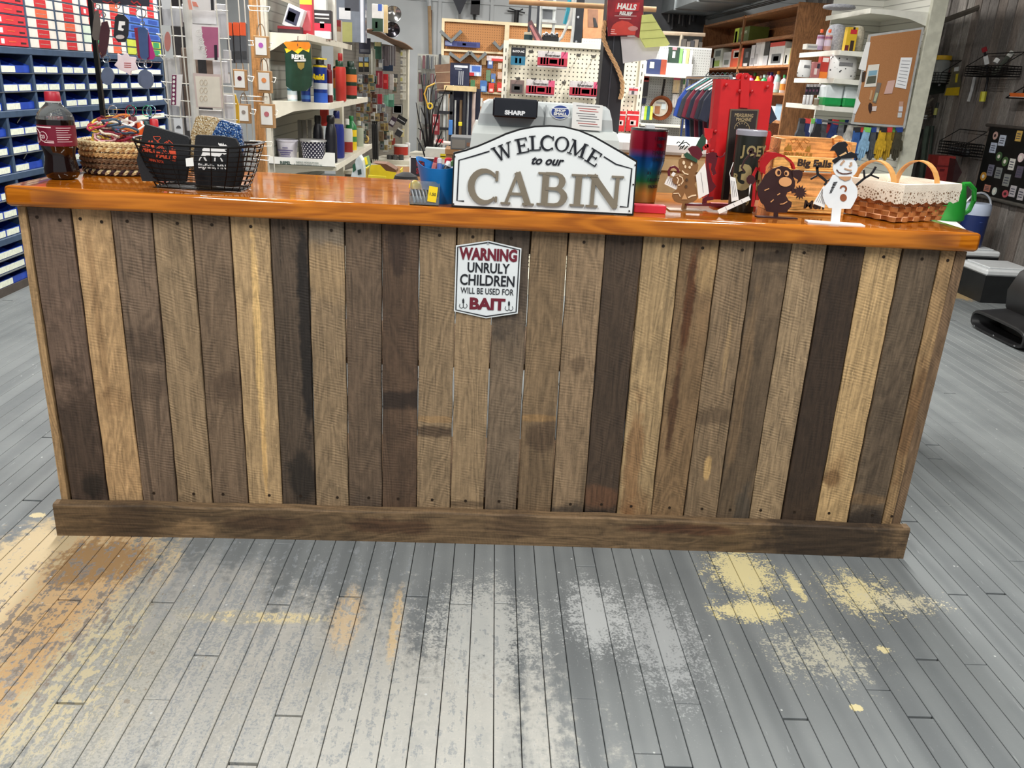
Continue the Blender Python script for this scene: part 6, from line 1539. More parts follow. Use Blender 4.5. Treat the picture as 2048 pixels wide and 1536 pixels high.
def aisle_left():
    A, B = Vector((-1.02, 4.48, 0)), Vector((-.70, 6.22, 0)); d_ = B - A; ang = math.atan2(d_.y, d_.x)
    t = thing('peg_gondola', 'cream pegboard gondola crowded with hanging hardware packs behind the spray shelf', 'shelf unit', A, ang)
    L = d_.length; CRMW = mat((214, 210, 194), .5, var=.05)
    MB().box(0, L, .02, .05, 0, 1.50).build('pegboard', peg_mat('aisle_pegboard', 1, (104, 100, 92), (50, 48, 44)), t)
    MB().box(-.02, .02, 0, .06, 0, 1.62).build('upright', CRMW, t)
    MB().box(L - .02, L + .03, -.03, .06, 0, 1.52).build('upright', CRMW, t)
    MB().box(0, L + .4, -.34, .0, .52, .545).build('base_shelf', CRMW, t); MB().box(0, L + .4, -.345, -.335, .49, .55).build('shelf_lip', CRMW, t)
    MB().box(0, L + .4, -.30, .0, 0, .10).build('kick_plate', CRMW, t)
    mb = MB(); vs = []
    for i in range(13):
        u = i / 12; a = PY(728 + 94 * u, 58 + 40 * u ** 1.6 + 2, 4.5 + 1.7 * u)
        for dx in (-.10, .02): 
            for dz in (0, .006): vs.append((a.x + dx - .0, a.y, a.z + dz + (.01 * math.sin(u * 9) if dx > 0 else 0)))
    mb.add(vs, [q for i in range(12) for q in ((4 * i, 4 * i + 2, 4 * i + 6, 4 * i + 4), (4 * i + 1, 4 * i + 5, 4 * i + 7, 4 * i + 3), (4 * i + 2, 4 * i + 3, 4 * i + 7, 4 * i + 6), (4 * i, 4 * i + 4, 4 * i + 5, 4 * i + 1))] + [(0, 1, 3, 2), (48, 50, 51, 49)])
    rt = Vector((-.9, 5.2, 1.45)); mb.v = [(a - rt.x, b - rt.y, c - rt.z) for a, b, c in mb.v]
    mb.build('cardboard_sheet', mat((128, 100, 80), .8), loc=rt, label='curved brown cardboard sheet lying on top of the peg gondola', cat='cardboard')
    def yy(px): return 4.42 + (px - 700) / 118 * 1.75
    G = 'packs on the left peg gondola'
    spec = [(718, 76, 741, 108, (30, 32, 52), ((.1, .1, .9, .3, (90, 92, 100)),), 'navy pouch at the top of the peg gondola'), (717, 114, 727, 144, (28, 28, 30), ((.1, .7, .9, 1, (150, 160, 180)), (.1, .35, .9, .62, (206, 180, 70))), 'black and yellow blister pack, left of a pair'),
            (728, 114, 738, 144, (28, 28, 30), ((.1, .7, .9, 1, (120, 150, 176)), (.1, .35, .9, .62, (206, 180, 70))), 'black and yellow blister pack, right of a pair'), (738, 98, 750, 149, (150, 150, 136), ((.35, .0, .6, .95, (206, 206, 196)),), 'long clear grey bag hanging beside the blister packs'),
            (748, 84, 763, 118, (32, 70, 54), ((.1, .75, .9, 1, (180, 170, 120)),), 'dark green pack with a tan header'), (764, 92, 777, 132, (96, 88, 92), ((.2, 0, .4, 1, (60, 56, 60)),), 'grey brown pack of long rods'), (777, 92, 791, 132, (112, 106, 108), ((.2, 0, .35, 1, (170, 168, 170)), (.6, 0, .7, 1, (176, 176, 180))), 'grey pack of shiny long forks'),
            (766, 130, 786, 142, (28, 50, 78), (), 'small dark blue box tucked under the fork packs'), (752, 142, 765, 176, (150, 36, 54), ((.3, .2, .5, .9, (216, 150, 150)),), 'wine red looped cord pack'), (766, 148, 776, 178, (196, 30, 40), ((.2, .4, .8, .6, (230, 90, 90)),), 'bright red box pack in the middle of the gondola'),
            (779, 148, 787, 180, (206, 200, 196), (), 'white oval hoop pack beside the red box'), (755, 188, 764, 208, (176, 44, 58), (), 'crimson hanging box low on the gondola'), (768, 190, 776, 212, (120, 176, 150), (), 'mint green clip pack'), (776, 188, 788, 214, (76, 136, 110), ((.1, .55, .9, 1, (170, 206, 190)),), 'green capped pack hanging low'),
            (785, 209, 805, 228, (36, 36, 38), ((.06, .06, .94, .94, (200, 200, 196)), (.12, .12, .88, .88, (40, 40, 42))), 'black pack with a white outline'), (790, 232, 810, 246, (26, 26, 28), ((.1, .4, .9, .5, (200, 200, 200)),), 'tilted black box hanging by one corner'),
            (775, 232, 786, 252, (60, 40, 60), ((.1, .2, .9, .6, (200, 196, 200)),), 'purple grey pack left of the tilted box'), (788, 256, 801, 272, (50, 52, 58), ((0, .8, 1, 1, (220, 220, 216)),), 'small grey blister pack under the tilted box'), (800, 258, 808, 274, (220, 206, 150), (), 'small cream pack at the gondola end'), (783, 276, 790, 290, (150, 60, 50), (), 'small rust pack above the tub')]
    for (x0, y0, x1, y1, c, b, l) in spec: hang(x0, y0, x1, y1, yy((x0 + x1) / 2), c, l, bands=b, group=G, tilt=.5 if 'tilted' in l else 0)
    R_ = random.Random(21); pal = [((156, 136, 84), 'brass coloured'), ((196, 196, 190), 'silver'), ((52, 52, 54), 'charcoal'), ((120, 100, 76), 'tan'), ((206, 200, 176), 'cream'), ((80, 96, 86), 'grey green'), ((96, 62, 48), 'brown'), ((130, 134, 140), 'grey')]
    rows = [(118, 134), (134, 150), (150, 166), (168, 184), (186, 204), (208, 224), (226, 243), (246, 262), (264, 280), (282, 300)]; k = 0
    for ri, (ya, yb) in enumerate(rows):
        for ci in range(12):
            x0 = 713 + ci * 6.5 + R_.uniform(-2, 2); x1 = x0 + R_.uniform(7, 12)
            if any(x0 < s[2] - 3 and x1 > s[0] + 3 and ya < s[3] - 4 and yb > s[1] + 4 for s in spec) or (743 < x1 and x0 < 756 and ri > 6): continue
            c, nm = pal[R_.randrange(8)]; c2 = pal[R_.randrange(8)][0]
            hang(x0, ya + R_.uniform(-3, 2), x1, yb + R_.uniform(-3, 4), yy((x0 + x1) / 2) + R_.uniform(-.08, .03), c, '%s carded hardware pack, %s row, %s along the peg gondola' % (nm, ORD[ri], ORD[ci]), bands=((.1, .15, .9, .6, c2), (.25, .25, .6, .5, pal[R_.randrange(8)][0])), group=G, rz=R_.uniform(-.3, .3))
    for ri in range(6):
        hang(791, 100 + ri * 17, 811, 114 + ri * 17, 6.12, (228, 224, 210), 'small white carded pack, %s from the top of the end column' % ORD[ri], bands=((.2, .2, .7, .7, ((206, 200, 120), (150, 150, 150), (180, 170, 150))[ri % 3]),), group='white packs in the end column')
    for k in range(3):
        a = PY(746 + 3.6 * k, 244, yy(749)); b = PY(748 + 3.6 * k, 328, yy(749))
        MB().tube([(0, 0, 0), (.0, -.02, -.02), ((b - a).x, 0, b.z - a.z)], .011, 6).build('rubber_hose', mat((36, 36, 38), .6), loc=a, label='long black rubber hose hanging down, %s of three' % ('left', 'middle', 'right')[k], cat='hose', group='black hoses')
    a = PY(731, 278, yy(731) - .1); MB().tube([(.022 * math.cos(q / 14 * 6.28), 0, .024 * math.sin(q / 14 * 6.28)) for q in range(14)], .008, 6, True).build('tape_coil', mat((206, 176, 100), .6, var=.3, scale=60), loc=a, label='black and yellow coil hanging beside the jugs', cat='coil')
    # goods on the base shelf
    zs = .545
    pround(786, 290, 815, 313, 5.35, 'jar', (176, 52, 40), (232, 232, 228), 'red tub with a white lid on the base shelf', 'tub', 'tub', z0=PY(800, 311, 5.35).z)
    for k, (x0, c) in enumerate(((773, (70, 70, 72)), (784, (84, 84, 86)), (796, (64, 66, 68)))): pround(x0, 310, x0 + 11, 321, 5.2, 'jar', c, None, 'short grey can in the row below the red tub, %s of three' % ('left', 'middle', 'right')[k], 'can', 'can', z0=PY(790, 320, 5.2).z, group='short grey cans')
    pround(810, 286, 820, 306, 5.5, 'jar', (206, 206, 208), (236, 236, 236), 'small white jar right of the red tub', 'jar', 'jar', z0=PY(800, 309, 5.5).z)
    t2 = thing('low_shelf', 'white metal shelf with sloped lip carrying the red tub and cans', 'shelf', (PY(800, 330, 5.3).x, 5.3, 0))
    z = PY(800, 320, 5.2).z; MB().box(-.22, .16, -.16, .3, z - .02, z - .001).build('shelf_top', CRMW, t2); MB().box(-.22, .16, -.165, -.155, z - .06, z).build('shelf_lip', CRMW, t2)
    for sx in (-.21, .15): MB().box(sx - .01, sx + .01, -.1, .1, 0, z - .02).build('leg', CRMW, t2)
    # on top of the sheet
    o = pbox(744, 8, 766, 63, 4.75, .06, (228, 228, 226), 'white and green upright box on the cardboard sheet', bands=((0, 0, 1, .48, (40, 74, 54)), (.55, .75, .9, 1, (60, 100, 190)), (.3, .12, .5, .35, (200, 80, 50)))); pbox(767, 10, 775, 66, 4.9, .04, (226, 200, 150), 'pale wooden board standing beside the green box', 'board', 'board')
    for k, (cx, cy, r_, c, m) in enumerate(((787, 33, 16, (150, 150, 150), 'round shiny metal bowl leaning at the end of the sheet'), (785, 64, 15, (64, 62, 68), 'dark grey round pan under the shiny bowl'))):
        a = PY(cx, cy + r_, 5.1 + .1 * k); s = (a - CO).dot(CR[2]) / F; rr = r_ * s
        MB().lathe([(.1 * rr, 0), (.5 * rr, .06 * rr), (.85 * rr, .25 * rr), (1.0 * rr, .55 * rr), (1.03 * rr, .56 * rr), (.9 * rr, .4 * rr), (.3 * rr, .12 * rr)], 24, mtx=Matrix.Rotation(1.25, 4, 'X')).build('metal_bowl', mat(c, .18, .9, var=.1), smooth=True, loc=(a.x, a.y, a.z + rr), label=m, cat='bowl')
    # things on the floor behind the counter, tops showing
    def bag(pts, Y, c, label, prn=()):
        o, rt = flat('soil_bag', pts, Y, .10, mat(c, .35, var=.15), label=label, cat='bag')
        for p2, cc in prn: flat('print', p2, Y - .002, .003, mat(cc, .4), o, rt)
    bag([(702, 352), (712, 318), (718, 312), (724, 322), (729, 352), (722, 640), (702, 640)], 2.3, (190, 200, 204), 'silver grey garden bag leaning below the gondola shelf', ((([(715, 340), (722, 338), (723, 348), (716, 350)]), (40, 60, 60)), ([(705, 330), (710, 326), (712, 340), (706, 345)], (30, 80, 60))))
    bag([(722, 318), (733, 314), (737, 330), (738, 630), (722, 630)], 2.4, (110, 150, 100), 'green garden bag with a yellow top behind the silver bag', (([(722, 318), (733, 314), (736, 328), (728, 332), (722, 326)], (236, 214, 40)), ([(724, 336), (735, 334), (736, 350), (726, 352)], (226, 232, 222))))
    yb = 1.4; o, rt = flat('parts_bin_box', [(740, 334), (742, 330), (760, 330), (772, 342), (792, 345), (791, 352), (790, 420), (738, 420)], yb, .006, mat((226, 204, 30), .5), label='yellow and brown open cardboard bin box behind the counter', cat='box')
    flat('side_panel', [(745, 326), (772, 328), (792, 340), (792, 346), (772, 342), (760, 330)], yb + .004, .10, mat((96, 62, 40), .7), o, rt)
    flat('front_tray', [(736, 350), (772, 353), (771, 362), (735, 360)], yb - .06, .006, mat((236, 220, 60), .5), o, rt)
    for k in range(2): MB().box(-.0, .003, 0, .1, -.3, .02).build('end_wall', mat((210, 186, 30), .6), o, loc=(-.07 + .14 * k, 0, .15))
    zz = o.location.z; stand('low_table', 'low wooden table carrying the yellow bin box', o.location.x - .12, o.location.x + .12, 1.32, 1.52, zz)
    # black cap with white letters
    q = PY(812, 357, 1.0); t3 = thing('black_cap', 'black cap with white letters lying behind the counter edge', 'cap', (q.x, 1.0, q.z - .04))
    MB().lathe([(.05, 0), (.052, .02), (.04, .05), (.015, .062)], 18).build('crown', mat((22, 24, 26), .8), t3, smooth=True); MB().prism([(.03, -.05), (-.09, -.035), (-.09, .035), (.03, .05)], 0.0, .006, 'z').build('brim', mat((26, 28, 30), .8), t3)
    text('CT', .03, PAPER, t3, (.02, -.051, .02), bold=.05)
    stand('back_ledge', 'narrow wooden ledge behind the counter under the black cap', q.x - .3, q.x + .25, .88, 1.12, q.z - .041)
aisle_left()

def middle_back():
    # far aisle with grey packs
    G = 'grey packs in the far aisle'; a, b = PY(836, 330, 6.9), PY(884, 330, 6.9)
    MB().box(a.x - .02, b.x + .05, 6.93, 6.97, 0, PY(850, 108, 6.9).z).build('aisle_pegboard', mat((150, 150, 142), .6), label='grey peg panel at the far end of the left aisle', cat='panel')
    R_ = random.Random(31); pal = [((110, 112, 112), 'grey'), ((60, 64, 70), 'dark slate'), ((150, 150, 144), 'pale grey'), ((80, 76, 70), 'umber'), ((50, 50, 54), 'black'), ((96, 60, 66), 'plum')]
    for ri, (ya, yb) in enumerate(((108, 140), (144, 172), (176, 206), (210, 250), (254, 282), (286, 312))):
        for ci in range(6):
            x0 = 837 + ci * 8 + R_.uniform(-1, 1); c, nm = pal[R_.randrange(6)]
            hang(x0, ya + R_.uniform(0, 4), x0 + R_.uniform(5, 7.5), yb - R_.uniform(0, 4), 6.86, c, '%s long pack, %s row, %s from the left in the far aisle' % (nm, ORD[ri], ORD[ci]), bands=((.3, .05, .6, .9, pal[R_.randrange(6)][0]),), group=G)
    o, rt = flat('brown_panel', [(869, 130), (900, 127), (900, 188), (875, 186)], 6.3, .02, mat((112, 84, 66), .7), label='brown slatted board standing before the far aisle', cat='board')
    for yy_ in (145, 166, 180): pstroke('groove', [(871, yy_), (900, yy_ - 1)], 1, 6.298, .003, mat((190, 176, 150), .6, var=0), o, rt)
    # branching metal display
    base = PY(860, 335, 4.6); t = thing('branch_display', 'black metal branch display with many bare twigs', 'display', (base.x, 4.6, 0))
    BR = mat((44, 42, 44), .35, .7); root = Vector((base.x, 4.6, 0))
    for k, pts in enumerate(([(858, 345), (853, 280), (848, 200), (842, 150)], [(860, 345), (858, 260), (862, 190), (872, 150)], [(861, 345), (866, 270), (880, 210), (893, 172)], [(859, 345), (850, 285), (838, 240), (832, 205)], [(862, 345), (872, 290), (884, 262)], [(858, 345), (846, 300), (834, 275)], [(860, 345), (860, 250), (852, 190), (858, 160)], [(862, 345), (868, 255), (876, 235), (878, 205)], [(859, 340), (845, 262), (836, 256)], [(861, 340), (866, 300), (880, 288), (888, 275)], [(859, 330), (852, 240), (842, 215)], [(861, 330), (864, 230), (872, 200), (886, 190)])):
        MB().tube([PY(x, y_, 4.6) - root for x, y_ in pts], .005, 5, radii=[.008, .006, .0045, .003][:len(pts)]).build('twig', BR, t)
    MB().tube([Vector((0, 0, 0)), PY(860, 345, 4.6) - root], .014, 6).build('trunk', BR, t); MB().lathe([(.14, 0), (.14, .012), (.02, .03)], 20).build('base', BR, t)
    a = PY(873, 182, 4.5); MB().tube([(.0, 0, 0), (-.03, 0, .09), (-.01, 0, .14), (.05, 0, .17)], .006, 6).build('rope_strip', mat((206, 160, 50), .6), loc=PY(856, 213, 4.58), label='yellow strap curling over the branch display', cat='strap')
    a = PY(860, 212, 4.5); MB().tube([(.018 * math.cos(q / 12 * 6.28), 0, .02 * math.sin(q / 12 * 6.28)) for q in range(12)], .006, 6, True).build('tape_roll', mat((214, 180, 40), .5), loc=a, label='small yellow ring hanging on the branch display', cat='ring')
    # red rack of drivers
    Y = 4.9; o = pbox(865, 222, 879, 262, Y, .05, (130, 34, 44), 'small dark red tool rack with upright drivers', 'tool rack', 'tool_rack', bands=((.1, .2, .2, .45, (220, 200, 200)), (.35, .2, .45, .45, (220, 200, 200)), (.6, .2, .7, .45, (220, 200, 200)), (.1, .6, .2, .9, (230, 220, 220)), (.4, .6, .5, .9, (230, 220, 220)), (.7, .6, .8, .9, (230, 220, 220))))
    a = PY(880, 285, Y); t = thing('small_table', 'thin legged white table before the pipe rack', 'table', (a.x, Y + .05, 0)); z = a.z
    MB().box(-.09, .10, -.10, .14, z - .012, z).build('top', mat((206, 196, 190), .5), t)
    for sx in (-.085, .095):
        for sy in (-.09, .13): MB().tube([(sx, sy, 0), (sx, sy, z - .012)], .006, 5).build('leg', mat((190, 190, 190), .4, .6), t)
    o.location.z = z + .06; MB().lathe([(.012, 0), (.008, .06)], 8).build('stand', mat((200, 196, 196), .4), o, loc=(0, .02, -.06))
    pbox(873, 279, 886, 285, Y - .03, .05, (190, 36, 44), 'red tool lying on the thin legged table', 'tool', 'tool', z0=z)
    # electrical box and sign
    o = pbox(850, 297, 896, 342, 4.0, .12, (186, 190, 186), 'grey metal cabinet box with a yellow sticker', 'box', 'metal_cabinet', bands=((.66, .55, .9, .78, (190, 176, 30)), (.66, .64, .9, .68, (60, 56, 30))))
    stand('low_bench', 'plain bench under the grey cabinet box and the framed sign', o.location.x - .3, o.location.x + .2, 3.5, 4.2, o.location.z)
    zb = o.location.z
    o = pbox(819, 314, 873, 350, 3.6, .03, (26, 22, 34), 'black sign with dim red letters in a white frame', 'sign', 'framed_sign', bands=((0, .94, 1, 1, (226, 226, 224)), (.96, 0, 1, 1, (226, 226, 224)), (0, 0, .04, 1, (226, 226, 224))), z0=zb, words=(('EGGS', .5, .55, .28, (128, 22, 40), .03), ('SOLD', .5, .15, .28, (128, 22, 40), .03)))
    # pipe rack
    Y = 6.2; a = PY(918, 290, Y); t = thing('pipe_rack', 'black rack frame holding upright white and silver pipes', 'rack', (a.x, Y, 0)); root = Vector((a.x, Y, 0)); BK = mat((22, 24, 32), .5)
    for (x0, y0, x1, y1) in ((877, 183, 905, 188), (877, 222, 905, 228), (877, 255, 905, 260), (899, 178, 905, 300), (926, 175, 931, 290)):
        xc, zb, w, h = slot(x0, y0, x1, y1, Y); MB().box(xc - w / 2 - root.x, xc + w / 2 - root.x, -.02, .02, (0 if y1 > 280 else zb), zb + h).build('rack_bar', BK, t)
    xc, zb, w, h = slot(898, 176, 960, 280, Y + .12); MB().box(xc - w / 2 - root.x, xc + w / 2 - root.x, .12, .15, 0, zb + h).build('back_panel', mat((26, 30, 54), .6), t)
    xc, zb, w, h = slot(888, 172, 953, 182, Y - .03); MB().box(xc - w / 2 - root.x, xc + w / 2 - root.x, -.04, .10, zb, zb + h).build('top_board', mat((214, 190, 140), .6), t)
    for k, (x0, x1, y0, c, nm) in enumerate(((880, 885, 188, (150, 152, 152), 'grey'), (886, 893, 188, (226, 228, 228), 'thick white'), (897, 902, 196, (206, 206, 204), 'white'), (908, 912, 200, (236, 236, 232), 'bright white'), (918, 924, 200, (150, 124, 96), 'tan'), (928, 931, 182, (120, 124, 128), 'thin steel'), (933, 937, 182, (190, 194, 198), 'shiny silver'), (943, 950, 182, (196, 176, 168), 'pinkish'), (904, 906, 170, (200, 202, 204), 'slim silver'))):
        xc, zb, w, h = slot(x0, y0, x1, 285, Y + .05); MB().lathe([(w / 2, 0), (w / 2, zb + h - .012)], 10).build('pipe', mat(c, .35, .2), smooth=True, loc=(xc, Y + .06 - .03 * (k % 2), .012), label='%s upright pipe standing in the black rack' % nm, cat='pipe', group='pipes in the rack')
    pbox(897, 240, 905, 270, Y - .06, .01, (60, 120, 190), 'blue label card hanging on the pipe rack', 'card', 'label_card'); pbox(917, 244, 924, 252, Y - .03, .006, (222, 206, 40), 'yellow sticker card on the tan pipe', 'card', 'label_card')
    o = pbox(901, 275, 960, 300, 2.2, .2, (96, 98, 100), 'dark grey metal box behind the left shoulder of the sign', 'box', 'metal_box', bands=((.05, .1, .5, .8, (120, 116, 110)), (.55, .3, .8, .6, (120, 84, 64))))
    stand('box_stand', 'plain stand under the dark grey metal box', o.location.x - .1, o.location.x + .1, 2.2, 2.4, o.location.z)
    # brown framed pegboard
    Y = 7.6; a, b = PY(886, 190, Y), PY(1012, 196, Y); zt_ = PY(940, 46, Y).z; t = thing('framed_pegboard', 'brown pegboard in a pale wood frame on the back wall', 'pegboard', ((a.x + b.x) / 2, Y, 0)); cx = (a.x + b.x) / 2
    hw = (b.x - a.x) / 2; PF = mat((226, 208, 172), .6, var=.06); 
    MB().box(-hw, hw + .9, 0, .02, .3, zt_).build('board', peg_mat('brown_pegboard', 0, (182, 126, 74), (90, 58, 34)), t)
    for (x0, x1, z0, z1) in ((-hw, hw + .9, zt_, zt_ + .03), (-hw - .03, -hw, .0, zt_ + .03), (hw - .05, hw, 0, zt_), (-hw, hw - .05, PY(940, 101, Y).z - .02, PY(940, 101, Y).z), (hw * .25, hw - .05, PY(985, 184, Y).z - .02, PY(985, 184, Y).z)):
        MB().box(x0, x1, -.03, .02, z0, z1).build('frame_rail', PF, t)
    sg = mat((116, 120, 120), .5, .3)
    for k, (pts, nm) in enumerate((([(881, 62), (903, 82), (923, 62)], 'upper left'), ([(987, 84), (1000, 98), (1013, 84)], 'upper right'), ([(899, 106), (920, 121), (940, 104)], 'lower left'), ([(940, 104), (956, 121), (972, 106)], 'lower right'))):
        rt = PY(*pts[1], Y - .06); w = [PY(x, y_, Y - .06) - rt for x, y_ in pts]
        MB().stroke([(p.x, p.z) for p in w], .035, -.04, .05, 'y').build('corner_bracket', sg, loc=rt, label='grey V shaped metal bracket on the brown pegboard, %s' % nm, cat='bracket', group='V shaped brackets')
    hang(890, 83, 960, 94, Y - .05, (66, 74, 130), 'long flat blue carton lying on the upper rail', 'box', 'long_box', bands=((.35, .2, .9, .8, (40, 46, 100)), (.5, .3, .6, .7, (210, 210, 220)), (0, .2, .2, .8, (140, 150, 190))), hook=False)
    goods = [(900, 126, 939, 172, (28, 34, 62), ((.2, .8, .9, .9, (220, 224, 230)), (.25, .72, .6, .75, (190, 196, 206)), (.45, .06, .48, .65, (210, 212, 216)), (.55, .06, .58, .65, (210, 212, 216)), (.65, .06, .68, .65, (210, 212, 216))), 'large navy card holding steel rods'), (939, 130, 963, 152, (176, 190, 220), ((0, 0, .4, .3, (190, 40, 50)), (.2, .4, .9, .9, (70, 110, 190)), (.6, 0, .8, .3, (236, 236, 236))), 'blue and white picture pack beside the rods card'),
             (973, 112, 1007, 122, (226, 210, 206), ((.3, .0, 1, .5, (206, 60, 56)),), 'long white and red carton on the brown pegboard'), (963, 115, 972, 130, (160, 130, 90), (), 'tan pack below the white carton'), (975, 121, 986, 137, (70, 96, 150), ((.2, .5, .8, .9, (210, 216, 226)),), 'blue bottle shaped pack'), (972, 140, 981, 163, (100, 130, 100), (), 'sage green pack'), (982, 147, 991, 166, (90, 120, 170), ((.2, .1, .6, .4, (206, 190, 90)),), 'blue and yellow pack'), (996, 126, 1004, 138, (206, 190, 170), (), 'small beige pack, upper'), (995, 144, 1004, 158, (206, 170, 150), (), 'small beige pack, lower'),
             (960, 161, 974, 184, (66, 110, 170), ((.2, .1, .8, .5, (150, 180, 210)),), 'blue sponge pack on the lower rail'), (977, 166, 988, 185, (206, 60, 50), ((.2, .1, .8, .4, (236, 200, 190)),), 'red blister pack on the lower rail, left'), (994, 165, 1006, 184, (206, 60, 50), ((.2, .1, .8, .4, (236, 200, 190)),), 'red blister pack on the lower rail, right'), (941, 160, 950, 175, (70, 120, 80), (), 'green pack on the lower rail'), (954, 196, 965, 213, (206, 204, 196), (), 'white switch plate pack'), (958, 224, 969, 242, (190, 166, 80), (), 'brass hinge pack'), (950, 236, 960, 262, (190, 160, 110), (), 'tan hinge pack')]
    for (x0, y0, x1, y1, c, bd, l) in goods: hang(x0, y0, x1, y1, Y - .05, c, l + ' in the back' if len(l.split()) < 14 else l, bands=bd, group='packs on the brown pegboard')
    # tools on the back wall
    def tool(name, label, cat, parts, Y=8.93):
        r0 = PY(*parts[0][1][-1], Y); t = thing(name, label, cat, r0)
        for nm, pts, w, c in parts:
            if w: MB().tube([PY(x, y_, Y) - r0 for x, y_ in pts], w, 7).build(nm, mat(c, .5, var=.1), t)
            else:
                mb = MB().prism([(PY(x, y_, Y).x - r0.x, PY(x, y_, Y).z - r0.z) for x, y_ in pts], -.03, .01, 'y'); mb.build(nm, mat(c, .45, var=.08), t)
    tool('long_handled_tool', 'long wooden handled tool leaning on the back wall', 'tool', (('handle', [(858, -10), (860, 60), (861, 116)], .022, (190, 156, 116)), ('socket', [(857, -10), (859, 12)], .028, (210, 214, 216)), ('second_edge', [(863, 20), (862, 105)], .008, (120, 92, 70))))
    tool('shovel', 'pointed black shovel hung blade down on the back wall', 'shovel', (('shaft', [(919, 25), (920, 46)], .018, (150, 150, 150)), ('blade', [(903, -8), (937, -8), (921, 28), (918, 28)], 0, (40, 44, 56))))
    tool('snow_brush', 'black brush with a maroon band hung on the back wall', 'brush', (('shaft', [(949, 28), (949, 46)], .016, (24, 24, 26)), ('head', [(942, -8), (961, -8), (959, 30), (941, 29)], 0, (34, 30, 34)), ('band', [(943, 2), (960, 2), (960, 9), (943, 9)], 0, (110, 24, 44))))
    tool('branch_hanger', 'black branching hanger on the back wall', 'hanger', (('stem', [(1034, 20), (1032, 50)], .03, (20, 20, 22)), ('arm', [(1015, 22), (1034, 24), (1046, 18)], .008, (40, 40, 42)), ('arm', [(1018, 16), (1034, 22), (1050, 26)], .008, (40, 40, 42))))
middle_back()

